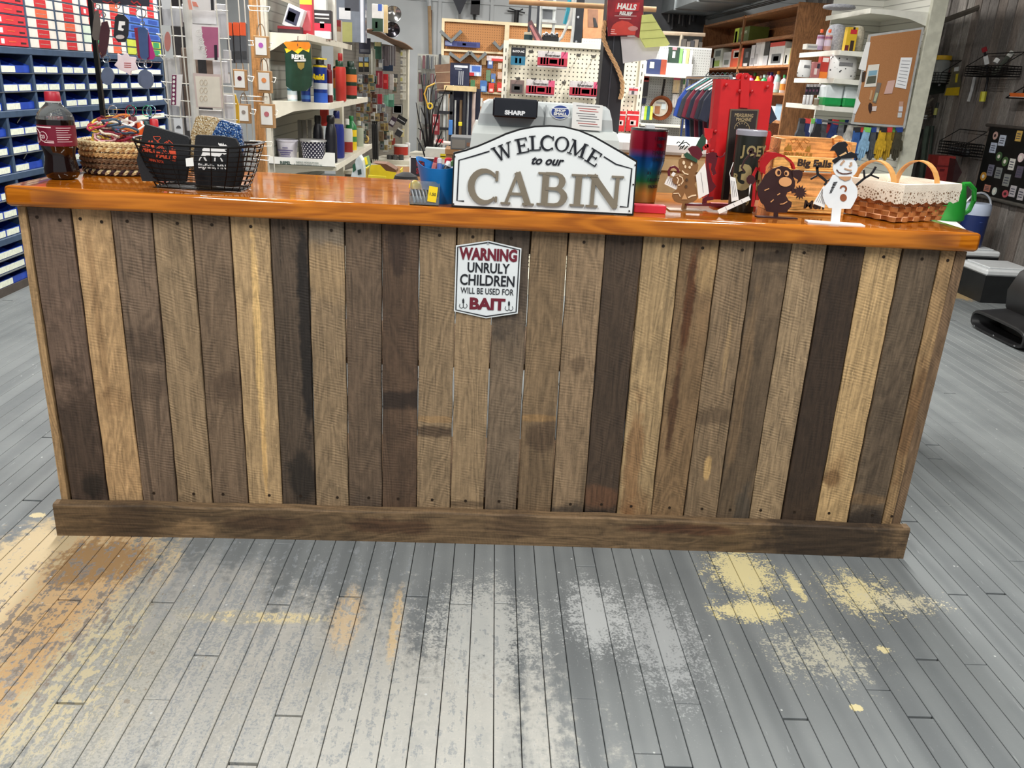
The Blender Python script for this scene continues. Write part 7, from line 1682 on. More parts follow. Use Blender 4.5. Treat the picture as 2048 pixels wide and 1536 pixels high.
def battery_board():
    Y = 3.30; a, b = PY(1012, 200, Y), PY(1212, 200, Y); z1 = PY(1110, 94, Y).z; x1 = PY(1272, 200, Y).x
    CR_ = mat((228, 224, 208), .45, var=.03); cx = (a.x + x1) / 2; root = Vector((cx, Y, 0)); hw = (x1 - a.x) / 2
    t = thing('battery_pegboard', 'cream pegboard display end hung with battery packs', 'pegboard', root)
    MB().box(-hw, hw, 0, .03, .1, z1).build('board', peg_mat('battery_pegboard_holes', 0, (226, 220, 200), (60, 56, 50), r0=.13, r1=.2), t)
    for sx in (-hw - .03, hw): 
        MB().box(sx, sx + .03, -.03, .04, 0, z1 + .02).build('upright', CR_, t)
        for k in range(22): MB().box(sx + .012, sx + .017, -.0312, -.03, .5 + k * .044, .522 + k * .044).build('slot', mat((50, 48, 44), .8, var=0), t)
    MB().box(-hw, hw, -.02, .04, z1, z1 + .03).build('top_rail', CR_, t); MB().box(-hw, hw, -.3, .04, 0, .1).build('base', CR_, t)
    for (px_, py_) in ((1040, 95), (1062, 96), (1094, 98), (1127, 100), (1157, 103), (1187, 106), (1036, 150), (1068, 152), (1098, 155), (1128, 158), (1160, 158), (1190, 160)):
        p = PY(px_, py_ + 8, Y) - root
        MB().tube([p, p + Vector((0, -.10, 0)), p + Vector((0, -.115, .012))], .0022, 4).build('peg_hook', mat((90, 88, 84), .4, .6), t)
        MB().box(p.x - .012, p.x + .012, -.004, -.001, p.z - .004, p.z + .01).build('hook_plate', mat((70, 68, 64), .5), t)
    G = 'battery packs on the cream pegboard'
    hang(1022, 95, 1051, 130, Y - .06, (24, 28, 36), 'black and teal battery card lettered RAYOVAC', bands=((0, 0, 1, .5, (40, 110, 140)), (.3, .1, .45, .4, (24, 40, 60)), (.58, .1, .72, .4, (24, 40, 60))), words=(('RAYOVAC', .8, .72, .12, (236, 236, 236), .03),), group=G)
    def energ(x0, y0, x1_, y1, l, w='Energizer'):
        hang(x0, y0, x1_, y1, Y - .07, (196, 190, 190), l, bands=((.0, .10, 1, .62, (170, 44, 62)), (.1, .2, .17, .6, (84, 86, 92)), (.2, .2, .27, .6, (130, 132, 138)), (.3, .2, .36, .6, (84, 86, 92)), (.72, .2, .78, .6, (84, 86, 92)), (.81, .2, .88, .6, (130, 132, 138)), (.78, .62, 1, 1, (206, 84, 120)), (.4, .26, .66, .52, (226, 70, 76)), (.0, .08, 1, .14, (230, 220, 220))), words=((w, .5, .70, .14, (50, 46, 50), .02),), group=G, th=.02)
    energ(1075, 103, 1135, 136, 'wide red battery pack lettered Energizer at the top middle'); energ(1052, 160, 1109, 192, 'red battery pack lettered Energizer at the lower middle'); energ(1139, 163, 1200, 196, 'red battery pack lettered Energizer at the lower right')
    hang(1020, 160, 1048, 188, Y - .07, (120, 100, 96), 'small brown battery pack at the lower left', bands=((.1, .1, .9, .7, (70, 66, 66)), (.3, .3, .7, .55, (190, 80, 60))), group=G)
    hang(1258, 174, 1276, 190, Y - .05, (206, 190, 190), 'small red trimmed battery pack right of the dark post', bands=((0, .55, 1, .8, (190, 40, 50)), (.3, .1, .6, .5, (80, 80, 84))), group=G)
    for k, (x0, x1_) in enumerate(((1234, 1250), (1253, 1277))):
        hang(x0, 222, x1_, 263, Y - .05, (206, 40, 44), 'red card with a pictured black key, %s of the pair' % ('left', 'right')[k], 'card', 'red_card', bands=((.0, .78, 1, .84, (236, 220, 220)), (.3, .3, .8, .55, (230, 200, 196)), (.35, .35, .6, .5, (50, 46, 48)), (.1, .55, .2, .7, (230, 150, 150))), group='red cards')
    hang(1232, 284, 1250, 318, Y - .05, (226, 222, 214), 'white card with red stripe low on the pegboard', 'card', 'small_card', bands=((.0, .3, 1, .45, (190, 40, 46)), (.3, .6, .4, .9, (40, 40, 40)))); hang(1250, 288, 1260, 322, Y - .05, (196, 160, 120), 'narrow tan card low on the pegboard', 'card', 'small_card', bands=((.2, .5, .6, .9, (30, 30, 30)),))
    # stuff on top
    zt_ = z1 + .03
    o, rt = flat('boxed_blade', [(1056, 45), (1063, 40), (1088, 84), (1084, 90), (1072, 90)], Y + .0, .03, mat((90, 62, 66), .4), label='flat dark box leaning on top of the battery pegboard', cat='box'); flat('print', [(1059, 52), (1063, 49), (1082, 84), (1076, 86)], Y - .002, .002, mat((170, 110, 110), .4), o, rt)
    pround(1048, 64, 1066, 88, Y + .06, 'jar', (40, 66, 72), (196, 190, 170), 'dark teal jar with a pale lid on top of the board', 'jar', 'jar', z0=zt_ - .03 + .001)
    t = thing('tool_caddy', 'black caddy of small chrome parts on top of the board', 'caddy', (PY(1100, 88, Y + .05).x, Y + .06, zt_)); MB().rbox(-.05, .05, -.03, .03, 0, .03, .004).build('tray', BLACK, t)
    for k in range(6): MB().lathe([(.008, 0), (.008, .02), (.005, .025)], 8).build('chrome_part', CHROME, t, loc=(-.04 + .016 * k, 0, .02 + .008 * (k % 2)))
    # step ladder, teal tool and black posts behind
    Yl = 5.2; t = thing('step_ladder', 'white step ladder standing behind the battery board', 'ladder', (PY(1095, 90, Yl).x, Yl, 0)); r0 = Vector((PY(1095, 90, Yl).x, Yl, 0)); WL = mat((226, 230, 230), .4, .2)
    for (p, q) in (((1084, -10), (1086, 60)), ((1110, -10), (1112, 80))):
        A_ = PY(*p, Yl) - r0; B_ = PY(*q, Yl) - r0; B_.z = 0; MB().tube([A_, B_], .014, 6).build('rail', WL, t)
    for yy_ in (13, 40):
        A_, B_ = PY(1084, yy_, Yl) - r0, PY(1112, yy_ + 2, Yl) - r0; MB().box(A_.x, B_.x, -.05, .05, A_.z - .02, A_.z).build('step', WL, t)
    MB().box(PY(1086, 15, Yl).x - r0.x, PY(1108, 15, Yl).x - r0.x, .0, .02, PY(1095, 38, Yl).z, PY(1095, 16, Yl).z).build('back_panel', mat((120, 124, 130), .5), t)
    for k, (x0, x1_, Yp, nm) in enumerate(((1146, 1165, 5.6, 'dark post with round bolts behind the battery board'), (1056, 1061, 7.2, 'thin dark pole left of the step ladder'), (1073, 1079, 7.2, 'dark pole just left of the step ladder'))):
        xc, zb, w, h = slot(x0, 0, x1_, 90, Yp); o = MB().box(-w / 2, w / 2, -w / 2, w / 2, 0, 3.05).build('back_post', mat((30, 34, 42), .45), loc=(xc, Yp, 0), label=nm, cat='post')
        if k == 0:
            for yy_ in (35, 84): MB().lathe([(.014, 0), (.010, .008)], 10, mtx=Matrix.Translation((-.006, -w / 2, PY(1153, yy_, Yp).z)) @ Matrix.Rotation(math.pi / 2, 4, 'X')).build('bolt', CHROME, o)
    def stick(name, label, cat, pts, r_, c, Y_): 
        r0 = PY(*pts[-1], Y_); MB().tube([PY(x, y_, Y_) - r0 for x, y_ in pts], r_, 6).build(name, mat(c, .45), loc=r0, label=label, cat=cat)
    stick('teal_tool', 'bright teal handled tool standing behind the board', 'tool', [(1140, -10), (1136, 20), (1129, 48)], .014, (50, 170, 196), 4.4); stick('mop_handle', 'pale handle with black joints behind the board', 'tool', [(1148, -8), (1140, 40), (1124, 74), (1108, 90)], .010, (206, 204, 200), 4.3); stick('white_pole', 'white pole beside the dark bolted post', 'pole', [(1151, -10), (1146, 60), (1142, 96)], .012, (226, 228, 226), 4.8)
    o, rt = flat('wall_panel', [(1166, 10), (1216, 14), (1214, 76), (1166, 78)], 7.4, .04, mat((170, 118, 80), .7), label='brown cardboard panel hung behind the dark posts', cat='panel'); flat('patch', [(1176, 18), (1196, 19), (1196, 55), (1176, 54)], 7.395, .01, mat((120, 84, 62), .7), o, rt); flat('hook_mark', [(1186, 35), (1191, 36), (1196, 54), (1188, 54)], 7.39, .01, BLACK, o, rt)
    xa, xb, zq = PY(1163, 90, 6.6).x, PY(1216, 90, 6.6).x, PY(1190, 78, 6.6).z
    MB().box(0, xb - xa, 0, .02, 0, zq).build('grey_pegboard', peg_mat('pale_peg', 0, (206, 206, 190), (140, 140, 130)), loc=(xa, 6.6, 0), label='pale pegboard wall behind the dark post', cat='pegboard')
battery_board()
# ------------------------------------------------------------------ cookware pegboard at the back right
def cook_board():
    Y = 7.05; a, b = PY(1276, 240, Y), PY(1402, 240, Y); cx = (a.x + b.x) / 2; hw = (b.x - a.x) / 2 + .02; z1 = PY(1340, 95, Y).z
    t = thing('cookware_pegboard', 'grey pegboard bay with a shelf holding cookware and kitchen packs', 'pegboard', (cx, Y, 0)); CRW = mat((222, 220, 208), .5, var=.04)
    MB().box(-hw, hw, 0, .03, .1, z1).build('board', peg_mat('grey_cook_pegboard', 0, (168, 171, 170), (92, 94, 94)), t); MB().box(-hw - .04, -hw, -.03, .04, 0, z1).build('upright', CRW, t)
    MB().box(-hw, hw, 0, .32, z1, z1 + .015).build('top_shelf', CRW, t); ZC = z1 + .016; zs = PY(1335, 150, Y - .25).z; MB().box(-hw, hw, -.25, 0, zs - .02, zs).build('shelf', CRW, t); zl = PY(1330, 250, Y - .3).z; MB().box(-hw, hw, -.3, 0, zl - .02, zl).build('shelf', CRW, t); MB().box(-hw, hw, -.30, 0, 0, .1).build('base', CRW, t)
    Yf = Y - .2
    o = pbox(1294, 118, 1322, 146, Yf, .08, (40, 52, 92), 'navy patterned bag on the cookware shelf', 'bag', 'bag', z0=zs, bands=((.2, .4, .5, .8, (220, 220, 180)),)); pbox(1321, 119, 1333, 146, Yf, .08, (150, 66, 44), 'rust coloured box on the cookware shelf', z0=zs)
    pbox(1285, 122, 1297, 144, Yf + .03, .05, (226, 230, 230), 'white box at the left end of the cookware shelf', z0=zs); pbox(1333, 127, 1385, 149, Yf - .02, .02, (206, 210, 210), 'pale grey flat panel on the cookware shelf', 'panel', 'flat_panel', z0=zs)
    pbox(1317, 97, 1335, 146, Yf + .09, .03, (206, 214, 216), 'clear bag hanging high on the cookware bay', 'bag', 'bag', z0=zs); pbox(1336, 94, 1358, 146, Yf + .12, .05, (44, 66, 54), 'dark green box behind the grey panel', z0=zs, bands=((.35, .62, .6, .85, (220, 220, 216)), (.3, .9, .7, 1, (206, 130, 140))))
    for k, (x0, c, nm) in enumerate(((1358, (130, 190, 110), 'lime green'), (1365, (190, 206, 214), 'pale blue'), (1371, (226, 220, 130), 'white and yellow'), (1378, (226, 228, 228), 'white'))): pbox(x0, 97 + k % 2 * 4, x0 + 6, 146, Yf + .12, .05, c, '%s slim pack behind the grey panel' % nm, 'pack', 'slim_pack', z0=zs)
    # frying pan
    G = 'kitchen packs on the cookware board'
    g = PY(1321, 216, Y - .06); s = (g - CO).dot(CR[2]) / F; R0 = 23 * s
    t = thing('frying_pan', 'copper frying pan with a paper label hanging by its black handle', 'pan', (g.x, Y - .03, g.z)); rx = Matrix.Rotation(math.pi / 2, 4, 'X')
    MB().lathe([(.1 * R0, 0), (.72 * R0, 0), (1.0 * R0, .05), (1.02 * R0, .05), (.74 * R0, -.004), (.1 * R0, -.004)], 28, mtx=rx).build('bowl', mat((150, 84, 50), .3, .8, var=.08), t, smooth=True)
    MB().lathe([(.70 * R0, .003), (.70 * R0, .006)], 24, mtx=rx).build('paper_label', mat((196, 190, 176), .6), t)
    MB().box(-R0 * .45, -.0, -.012, -.008, -R0 * .5, R0 * .15).build('print', mat((150, 100, 66), .6), t); MB().box(R0 * .1, R0 * .5, -.012, -.008, -R0 * .1, R0 * .35).build('print', mat((200, 214, 220), .6), t); MB().box(-R0 * .4, R0 * .4, -.012, -.008, R0 * .36, R0 * .5).build('print', mat((140, 140, 140), .6), t)
    MB().tube([(0, -.03, R0 * .95), (0, -.05, R0 * 1.3), (.01, -.03, R0 * 2.35)], .012, 8).build('handle', BLACK, t, smooth=True)
    hang(1286, 152, 1297, 192, Y - .05, (40, 38, 42), 'black and red boxed cooking utensil', bands=((0, .72, 1, 1, (150, 50, 50)), (.1, .8, .9, .92, (206, 170, 150))), group=G); hang(1283, 196, 1292, 208, Y - .05, (28, 34, 56), 'small navy card below the boxed utensil', group=G)
    hang(1346, 156, 1360, 186, Y - .05, (206, 190, 160), 'pack of wooden utensils under a pink header', bands=((0, .88, 1, 1, (190, 60, 100)), (.2, .1, .35, .8, (216, 196, 150)), (.6, .1, .75, .8, (216, 196, 150))), group=G); hang(1344, 188, 1357, 215, Y - .05, (196, 196, 194), 'pack of pale steel cutlery', bands=((.2, .1, .3, .9, (226, 226, 226)), (.5, .1, .6, .9, (226, 226, 226))), group=G)
    for k in range(4): hang(1364 + k * 9, 160, 1371 + k * 9, 214 - k * 3, Y - .05, ((206, 206, 200), (190, 188, 182), (200, 200, 196), (150, 150, 146))[k], 'narrow grey cutlery card, %s along the board' % ORD[k], bands=((0, .84, 1, 1, (70, 130, 80) if k == 0 else (130, 130, 126)), (.3, .1, .5, .7, (110, 96, 84))), group=G)
    for k, (x0, c, nm) in enumerate(((1288, (176, 206, 60), 'lime'), (1294, (40, 110, 120), 'teal'), (1300, (206, 206, 90), 'yellow'), (1283, (190, 190, 200), 'silver'))): hang(x0, 212, x0 + 5.5, 240, Y - .09, c, '%s whisk like utensil hanging low left of the pan' % nm, 'utensil', 'utensil', group=G)
    # dark stuff above
    o, rt = flat('dark_wall_panel', [(1288, -25), (1412, -25), (1410, 66), (1290, 72)], 8.7, .05, mat((60, 62, 66), .7, var=.3, scale=4), label='dark grey panel of hanging tools high on the back wall', cat='panel')
    R_ = random.Random(41)
    for k in range(9):
        x = 1340 + k * 7; pstroke('tool_bar', [(x, 2 + R_.uniform(0, 14)), (x - 3, 40 + R_.uniform(0, 20))], 2.2, 8.66, .03, mat(((130, 132, 134), (90, 92, 96), (30, 30, 34))[k % 3], .5), o, rt)
    a, b = PY(1312, 26, 6.4), PY(1372, 12, 6.4)
    r0 = PY(1330, 68, 7.3); t = thing('shelf_frame', 'grey rail and short post above the cookware bay', 'rail', r0); MB().tube([PY(1325, 66, 7.3) - r0, PY(1410, 70, 7.3) - r0], .02, 6).build('rail', mat((150, 134, 116), .6), t); MB().tube([PY(1364, 66, 7.3) - r0, Vector((PY(1364, 66, 7.3).x, 7.3, ZC)) - r0], .02, 6).build('post', mat((140, 132, 116), .6), t)
    for k in range(5): pbox(1366 + k * 8, 78 + (k * 5) % 7, 1373 + k * 8, 95, 7.15, .1, ((70, 66, 62), (96, 90, 84), (50, 50, 54), (110, 100, 90), (60, 56, 52))[k], '%s dim canister on top of the grey pegboard' % ('brown', 'tan', 'black', 'beige', 'umber')[k], 'canister', 'canister', z0=ZC)
    t = thing('air_duct', 'galvanised rectangular air duct running above the wooden bookcase', 'duct', (2.45, 7.0, 2.12)); D = mat((150, 156, 158), .35, .7, var=.15, scale=5)
    for k in range(4): MB().box(-.3, .22, -2.2 + 1.05 * k, -1.16 + 1.05 * k, 0, .32).build('duct_section', D, t); MB().box(-.315, .235, -1.16 + 1.05 * k, -1.14 + 1.05 * k, -.015, .335).build('flange', D, t)
    for k in range(3): MB().tube([(.26 + .05 * k, -2.2, .0), (.26 + .05 * k, 2.0, .0)], .018, 6).build('conduit', mat((130, 134, 136), .4, .6), t)
    MB().tube([(0, -2.0, .32), (0, -2.0, .92)], .006, 5).build('hanger_rod', STEEL, t); MB().tube([(0, 1.8, .32), (0, 1.8, .92)], .006, 5).build('hanger_rod', STEEL, t)
cook_board()

# ------------------------------------------------------------------ shirts
def shirts():
    cols = [((24, 28, 46), 'navy'), ((28, 30, 44), 'dark navy'), ((92, 22, 42), 'maroon'), ((26, 30, 48), 'ink blue'), ((104, 24, 44), 'wine red'), ((50, 52, 60), 'charcoal'), ((40, 70, 150), 'bright blue')]
    t = thing('clothes_rack', 'chrome garment rack behind the red stand', 'rack', (PY(1440, 300, 3.2).x, 3.2, 0)); r0 = Vector(t.location)
    zr = PY(1420, 153, 3.0).z; xr = PY(1452, 153, 3.0).x - r0.x
    MB().tube([(xr, -.30, zr), (xr, .75, zr)], .012, 8).build('rod', CHROME, t)
    for sy in (-.3, .75): MB().tube([(xr, sy, 0), (xr, sy, zr)], .012, 8).build('leg', CHROME, t); MB().tube([(xr - .25, sy, .02), (xr + .25, sy, .02)], .012, 8).build('foot', CHROME, t)
    for i, (c, nm) in enumerate(cols):
        Y = 2.96 + .075 * i; dx = -9.5 * i + 24; 
        base = [(1448, 158), (1438, 158), (1424, 166), (1402, 178), (1385, 200), (1374, 236), (1390, 243), (1400, 220), (1402, 290), (1400, 330), (1500, 336), (1502, 230), (1516, 246), (1530, 236), (1512, 196), (1494, 180), (1468, 166), (1458, 158)]
        sc = 5.055 / (Y + 2.095)
        pts = [(1448 + (x - 1448) * sc + dx, 156 + (y_ - 156) * sc * 1.02) for x, y_ in base]
        o, rt = flat('t_shirt', pts, Y, .025, mat(c, .9, var=.2, scale=9), label='%s T shirt on the rack, %s from the front' % (nm, ORD[i]), cat='shirt', group='shirts on the rack')
        cx = 1448 + dx
        pstroke('hanger', [(cx - 46 * sc, 180), (cx - 4, 156), (cx + 4, 156), (cx + 46 * sc, 182)], 2.4, Y - .006, .005, mat(((206, 226, 220), (230, 230, 230), (60, 130, 120))[i % 3], .4), o, rt)
        pstroke('hanger_hook', [(cx, 157), (cx - 3, 150), (cx + 2, 145), (cx + 6, 149)], 1.8, Y - .002, .004, mat((30, 34, 36), .4), o, rt)
        if i in (0, 2, 3): flat('size_tag', [(cx - 40, 192), (cx - 32, 186), (cx - 28, 198), (cx - 36, 204)], Y - .004, .002, PAPER, o, rt)
shirts()
def back_table():
    Y = .95; a = PY(1362, 292, Y); t = thing('white_counter', 'white topped stand behind the tumblers', 'table', (a.x, Y + .2, 0)); z = PY(1362, 276, Y + .3).z
    MB().rbox(-.22, .30, -.2, .22, z - .045, z, .01).build('top', mat((236, 238, 236), .35), t); MB().box(-.21, .29, -.18, .2, .30, z - .045).build('body', mat((190, 158, 112), .7), t); MB().box(-.21, .29, -.17, .2, 0, .30).build('plinth', mat((56, 60, 60), .6), t)
    MB().box(-.2, .26, -.195, -.185, z - .10, z - .06).build('drawer_front', mat((206, 176, 128), .6), t)
back_table()

# ------------------------------------------------------------------ wooden bookcase on the right
BKW = wood('bookcase_pine', (146, 100, 62), 401, .8, 1.15, 'z', 0, .6, .6, ring=.5, bump=.1); BKX = wood('bookcase_shelf_pine', (160, 108, 66), 402, .8, 1.15, 'y', 0, .6, .6, ring=.5, bump=.1)
def bookcase():
    X, X2, ya, yb = 2.6, 2.93, 5.26, 8.35; t = thing('bookcase', 'long open wooden bookcase of boxed goods and bottles', 'bookcase', (X, ya, 0))
    MB().box(0, X2 - X, 0, .025, 0, 2.0).build('end_panel', BKW, t); MB().box(0, X2 - X, yb - ya - .025, yb - ya, 0, 2.0).build('end_panel', BKW, t)
    MB().box(X2 - X - .012, X2 - X, .025, yb - ya - .025, 0, 2.0).build('back_panel', BKX, t); MB().box(.0, .02, 1.50, 1.525, 1.3, 2.0).build('divider', BKW, t)
    Z = [.08, .40, .72, 1.06, 1.29, 1.52, 1.755]
    for z in Z + [1.99]: MB().box(.0, X2 - X - .012, .025, yb - ya - .025, z - .02, z).build('shelf', BKX, t)
    MB().box(X2 - X, X2 - X + .22, -.0, .02, 0, 1.98).build('side_board', BKW, t)
    def item(x0, y0, x1, zs, c, label, dep=.12, bands=(), word=None, name='product_box', cat='box', group='boxes in the wooden bookcase', ins=.06):
        xf = X + ins; p, q = PX(x0, y0, xf), PX(x1, y0, xf); y1_, y2_ = sorted((p.y, q.y)); h = max(.03, PX((x0 + x1) / 2, y0, xf).z - zs)
        w = min(y2_ - y1_, .5)
        o = MB().rbox(0, dep, -w / 2, w / 2, 0, h, .002).build(name, mat(c, .5, var=.06), loc=(xf, (y1_ + y2_) / 2, zs), label=label, cat=cat, group=group)
        for (a, b, c2, d_, cc) in bands: MB().box(-.0012, 0, w / 2 - w * c2, w / 2 - w * a, h * b, h * d_).build('print', mat(cc, .5, var=.05), o)
        if word:
            q2 = text(word, 1, mat((226, 230, 200), .5, var=0), o, (-.002, -w * .18, h * .55), (math.pi / 2, 0, -math.pi / 2), bold=.01); xs = [v.co.x for v in q2.data.vertices]; ys = [v.co.y for v in q2.data.vertices]; q2.scale = (w * .42 / (max(xs) - min(xs)), h * .22 / max(ys), .02)
        return o
    item(1447, 54, 1530, Z[6], (90, 106, 36), 'large lime green rice cooker box lettered AROMA', .2, ((0, 0, .3, 1, (200, 222, 60)), (.05, .05, .2, .8, (236, 240, 226)), (.1, .2, .18, .7, (40, 40, 40)), (.32, 0, .5, .25, (60, 60, 40))), 'AROMA')
    S5 = [(1409, 116, 1421, (226, 226, 222), (), 'small white box at the far left end of the third shelf'), (1421, 116, 1430, (220, 220, 220), (), 'slim white box second from the far end'), (1429, 97, 1446, (216, 222, 206), ((.2, .1, .8, .4, (150, 180, 70)), (.2, .6, .8, .9, (90, 100, 90))), 'white and green tall box'), (1448, 104, 1463, (220, 222, 220), ((.2, .2, .8, .5, (120, 130, 120)),), 'white appliance box with a grey picture'),
          (1464, 97, 1488, (226, 92, 50), ((.2, .5, .8, .9, (236, 220, 210)), (.3, .55, .7, .8, (120, 60, 50))), 'orange appliance box on the third bookcase shelf'), (1489, 96, 1503, (36, 36, 38), ((.1, .05, .7, .2, (226, 226, 226)), (.3, .5, .7, .8, (120, 120, 124))), 'black appliance box right of the orange box'), (1504, 90, 1513, (206, 206, 210), ((.2, .1, .8, .4, (150, 150, 156)),), 'light grey slim box'), (1513, 82, 1523, (216, 216, 220), ((.2, .1, .7, .5, (176, 176, 180)),), 'tall pale slim box'),
          (1524, 80, 1541, (30, 30, 34), ((0, 0, .45, 1, (226, 228, 230)), (.45, .0, 1, .4, (200, 204, 210))), 'half white half black tall box'), (1542, 84, 1571, (222, 226, 226), ((0, .82, 1, 1, (214, 66, 56)), (.2, .1, .85, .5, (90, 96, 100)), (.35, .2, .7, .4, (200, 204, 206))), 'white box with a red top and grey coil picture'), (1572, 96, 1588, (226, 222, 130), ((0, 0, .6, 1, (222, 226, 220)), (.1, .1, .3, .6, (40, 40, 44))), 'yellow and white box at the near end')]
    for (x0, y0, x1, c, b, l) in S5: item(x0, y0, x1, Z[5], c, l, bands=b)
    R_ = random.Random(51); pal = [((226, 226, 228), 'white'), ((206, 130, 190), 'pink'), ((240, 210, 60), 'yellow'), ((30, 40, 110), 'dark blue'), ((60, 150, 90), 'green'), ((120, 60, 120), 'purple'), ((196, 40, 60), 'red'), ((170, 206, 200), 'pale teal'), ((236, 150, 60), 'orange')]
    for k in range(24):
        px_ = 1420 + k * 6.6; p = PX(px_, 180, X + .06 + .09 * (k % 2)); c, nm = pal[(k * 5 + k // 3) % 9]; c2, n2 = pal[(k * 7 + 3) % 9]
        h = R_.uniform(.13, .185); r_ = R_.uniform(.028, .036)
        o = MB().lathe([(a * r_, z * h) for a, z in PROF[('jug', 'pump', 'sport')[k % 3]] if z < .85], 12, sy=.8).build('cleaning_bottle', mat(c, .35), smooth=True, loc=(p.x, p.y, Z[4]), label='%s bottle with a %s cap, %s along the fourth shelf' % (nm, n2, (ORD + ['thirteenth', 'fourteenth', 'fifteenth', 'sixteenth', 'seventeenth', 'eighteenth', 'nineteenth', 'twentieth', 'twenty-first', 'twenty-second', 'twenty-third', 'twenty-fourth'])[k]), cat='bottle', group='bottles in the wooden bookcase')
        MB().lathe([(.42 * r_, h * .83), (.45 * r_, h * .97), (.3 * r_, h)], 10).build('cap', mat(c2, .4), o, smooth=True); MB().lathe([(1.01 * r_, h * .15), (1.01 * r_, h * .5)], 12, sy=.8, cap=False).build('label', mat(pal[(k * 4 + 1) % 9][0], .5), o)
    item(1540, 212, 1551, Z[3], (226, 224, 220), 'white switch box on the lower bookcase shelf', bands=((.3, .2, .5, .8, (60, 60, 64)),)); item(1552, 208, 1566, Z[3], (150, 176, 196), 'pale blue box on the lower bookcase shelf')
bookcase()

# ------------------------------------------------------------------ white gondola with cork board
def gondola_right():
    ya, yb = 4.0, 4.78; xb = 3.12; CRW = mat((220, 220, 210), .45, var=.04); root = Vector((xb, ya, 0))
    t = thing('gondola_shelf', 'white metal gondola with slanted lips beside the bookcase', 'shelf unit', root)
    n = N('white_slat_panel'); z = n.sep(n.pos())[2]; l = n.math('FRACT', n.math('MULTIPLY', z, 22)); n.out(n.mix(n.ramp(l, .8, .95), rgba((214, 214, 206)), rgba((150, 150, 144))), .6); n.bump(l, .3, .004)
    MB().box(-.03, 0, 0, yb - ya, 0, 2.12).build('back_panel', n.m, t); MB().box(-.42, 0, yb - ya, yb - ya + .02, 0, 2.12).build('far_panel', n.m, t)
    MB().rbox(-.06, .05, -.035, .0, 0, 2.2, .003).build('upright', mat((196, 196, 180), .5), t)
    for z, xf in ((1.86, 2.66), (1.585, 2.50), (1.40, 2.49), (1.215, 2.455), (.15, 2.45)): shelf_unit(t, root, xb, xf, ya, yb, z, CRW)
    Y = 4.06; zs = 1.86
    GF = mat((150, 152, 158), .95, var=.2, scale=80)
    def cushion(x0, y0, x1, y1, Yc, zb, m, label, dep=.22, cat='cushion'):
        xc, z_, w, h = slot(x0, y0, x1, y1, Yc); h = max(.03, z_ + h - zb); MB().lathe([(.75, 0), (.97, .12), (1.0, .4), (.95, .75), (.7, .95), (.2, 1.0)], 18, mtx=Matrix.Diagonal((w / 2, dep / 2, h, 1))).build('cushion', m, smooth=True, loc=(xc, Yc + dep / 2, zb), label=label, cat=cat)
    cushion(1660, 8, 1722, 34, Y, zs, GF, 'rounded grey plush cushion on the top white shelf', .24)
    zs = 1.585
    for k, (x0, c, nm) in enumerate(((1637, (176, 150, 180), 'left'), (1653, (196, 150, 140), 'right'))): pround(x0, 58, x0 + 14, 98, Y + .03, 'jug', c, (240, 96, 50), 'tall patterned bottle with an orange cap, %s of two' % nm, 'bottle', 'bottle', z0=zs, band=((.2, .5, (206, 190, 206)), (.55, .65, (150, 90, 120))), group='orange capped bottles')
    pbox(1613, 88, 1636, 104, Y + .04, .08, (206, 204, 196), 'white printed carton at the left of the upper white shelf', z0=zs, bands=((.1, .3, .9, .7, (150, 150, 150)),))
    cushion(1664, 46, 1700, 98, Y + .12, zs, GF, 'grey knitted bundle behind the orange capped bottles', .2, 'bundle'); cushion(1708, 50, 1736, 100, Y + .1, zs, mat((176, 170, 152), .95, var=.2, scale=80), 'beige knitted bundle beside the cork board', .16, 'bundle')
    pbox(1693, 54, 1714, 97, Y, .05, (206, 170, 40), 'yellow treat bag with a red and black top', 'bag', 'treat_bag', z0=zs, bands=((.3, .72, .9, .9, (190, 40, 50)), (.5, .9, .7, 1, (20, 20, 22)), (.45, .0, .8, .45, (50, 34, 26)), (0, 0, .35, .25, (96, 30, 36))))
    zs = 1.40; pw = N('paw_print_bag'); vo = pw.node('ShaderNodeTexVoronoi'); pw.put(vo.inputs['Vector'], pw.obj()); vo.inputs['Scale'].default_value = 34; pw.out(pw.mix(pw.ramp(vo.outputs[0], .22, .16), rgba((226, 226, 224)), rgba((44, 44, 46))), .4)
    for (x0, y0, x1, y1, l, dep) in ((1600, 120, 1626, 156, 'small white bag with black spots on the middle white shelf', .08), (1660, 110, 1722, 156, 'large white pet bag covered in black spots', .12)):
        xc, zb, w, h = slot(x0, y0, x1, y1, Y); h = zb + h - zs; o = MB().lathe([(.86, 0), (1.0, .1), (1.0, .5), (.94, .8), (.86, .92), (.9, 1.0)], 16, mtx=Matrix.Diagonal((w / 2, dep / 2, h, 1))).build('pet_bag', pw.m, smooth=True, loc=(xc, Y + dep / 2, zs), label=l, cat='bag')
        MB().box(-w * .22, w * .22, -.003, 0, h * .56, h * .70).build('label', mat((120, 120, 122), .5), o, loc=(0, -dep * .5, 0))
    pbox(1626, 124, 1640, 155, Y + .02, .05, (176, 110, 110), 'pink and white treat pouch', 'pouch', 'pouch', z0=zs, bands=((.2, .2, .6, .6, (226, 206, 200)), (.5, .6, .9, .9, (60, 50, 60)))); o = pbox(1640, 113, 1657, 154, Y + .03, .05, (190, 60, 50), 'red and orange treat box leaning beside the spotted bag', z0=zs, bands=((0, 0, 1, .3, (236, 130, 50)), (.2, .75, .9, .95, (240, 226, 220)))); 
    zs = 1.215
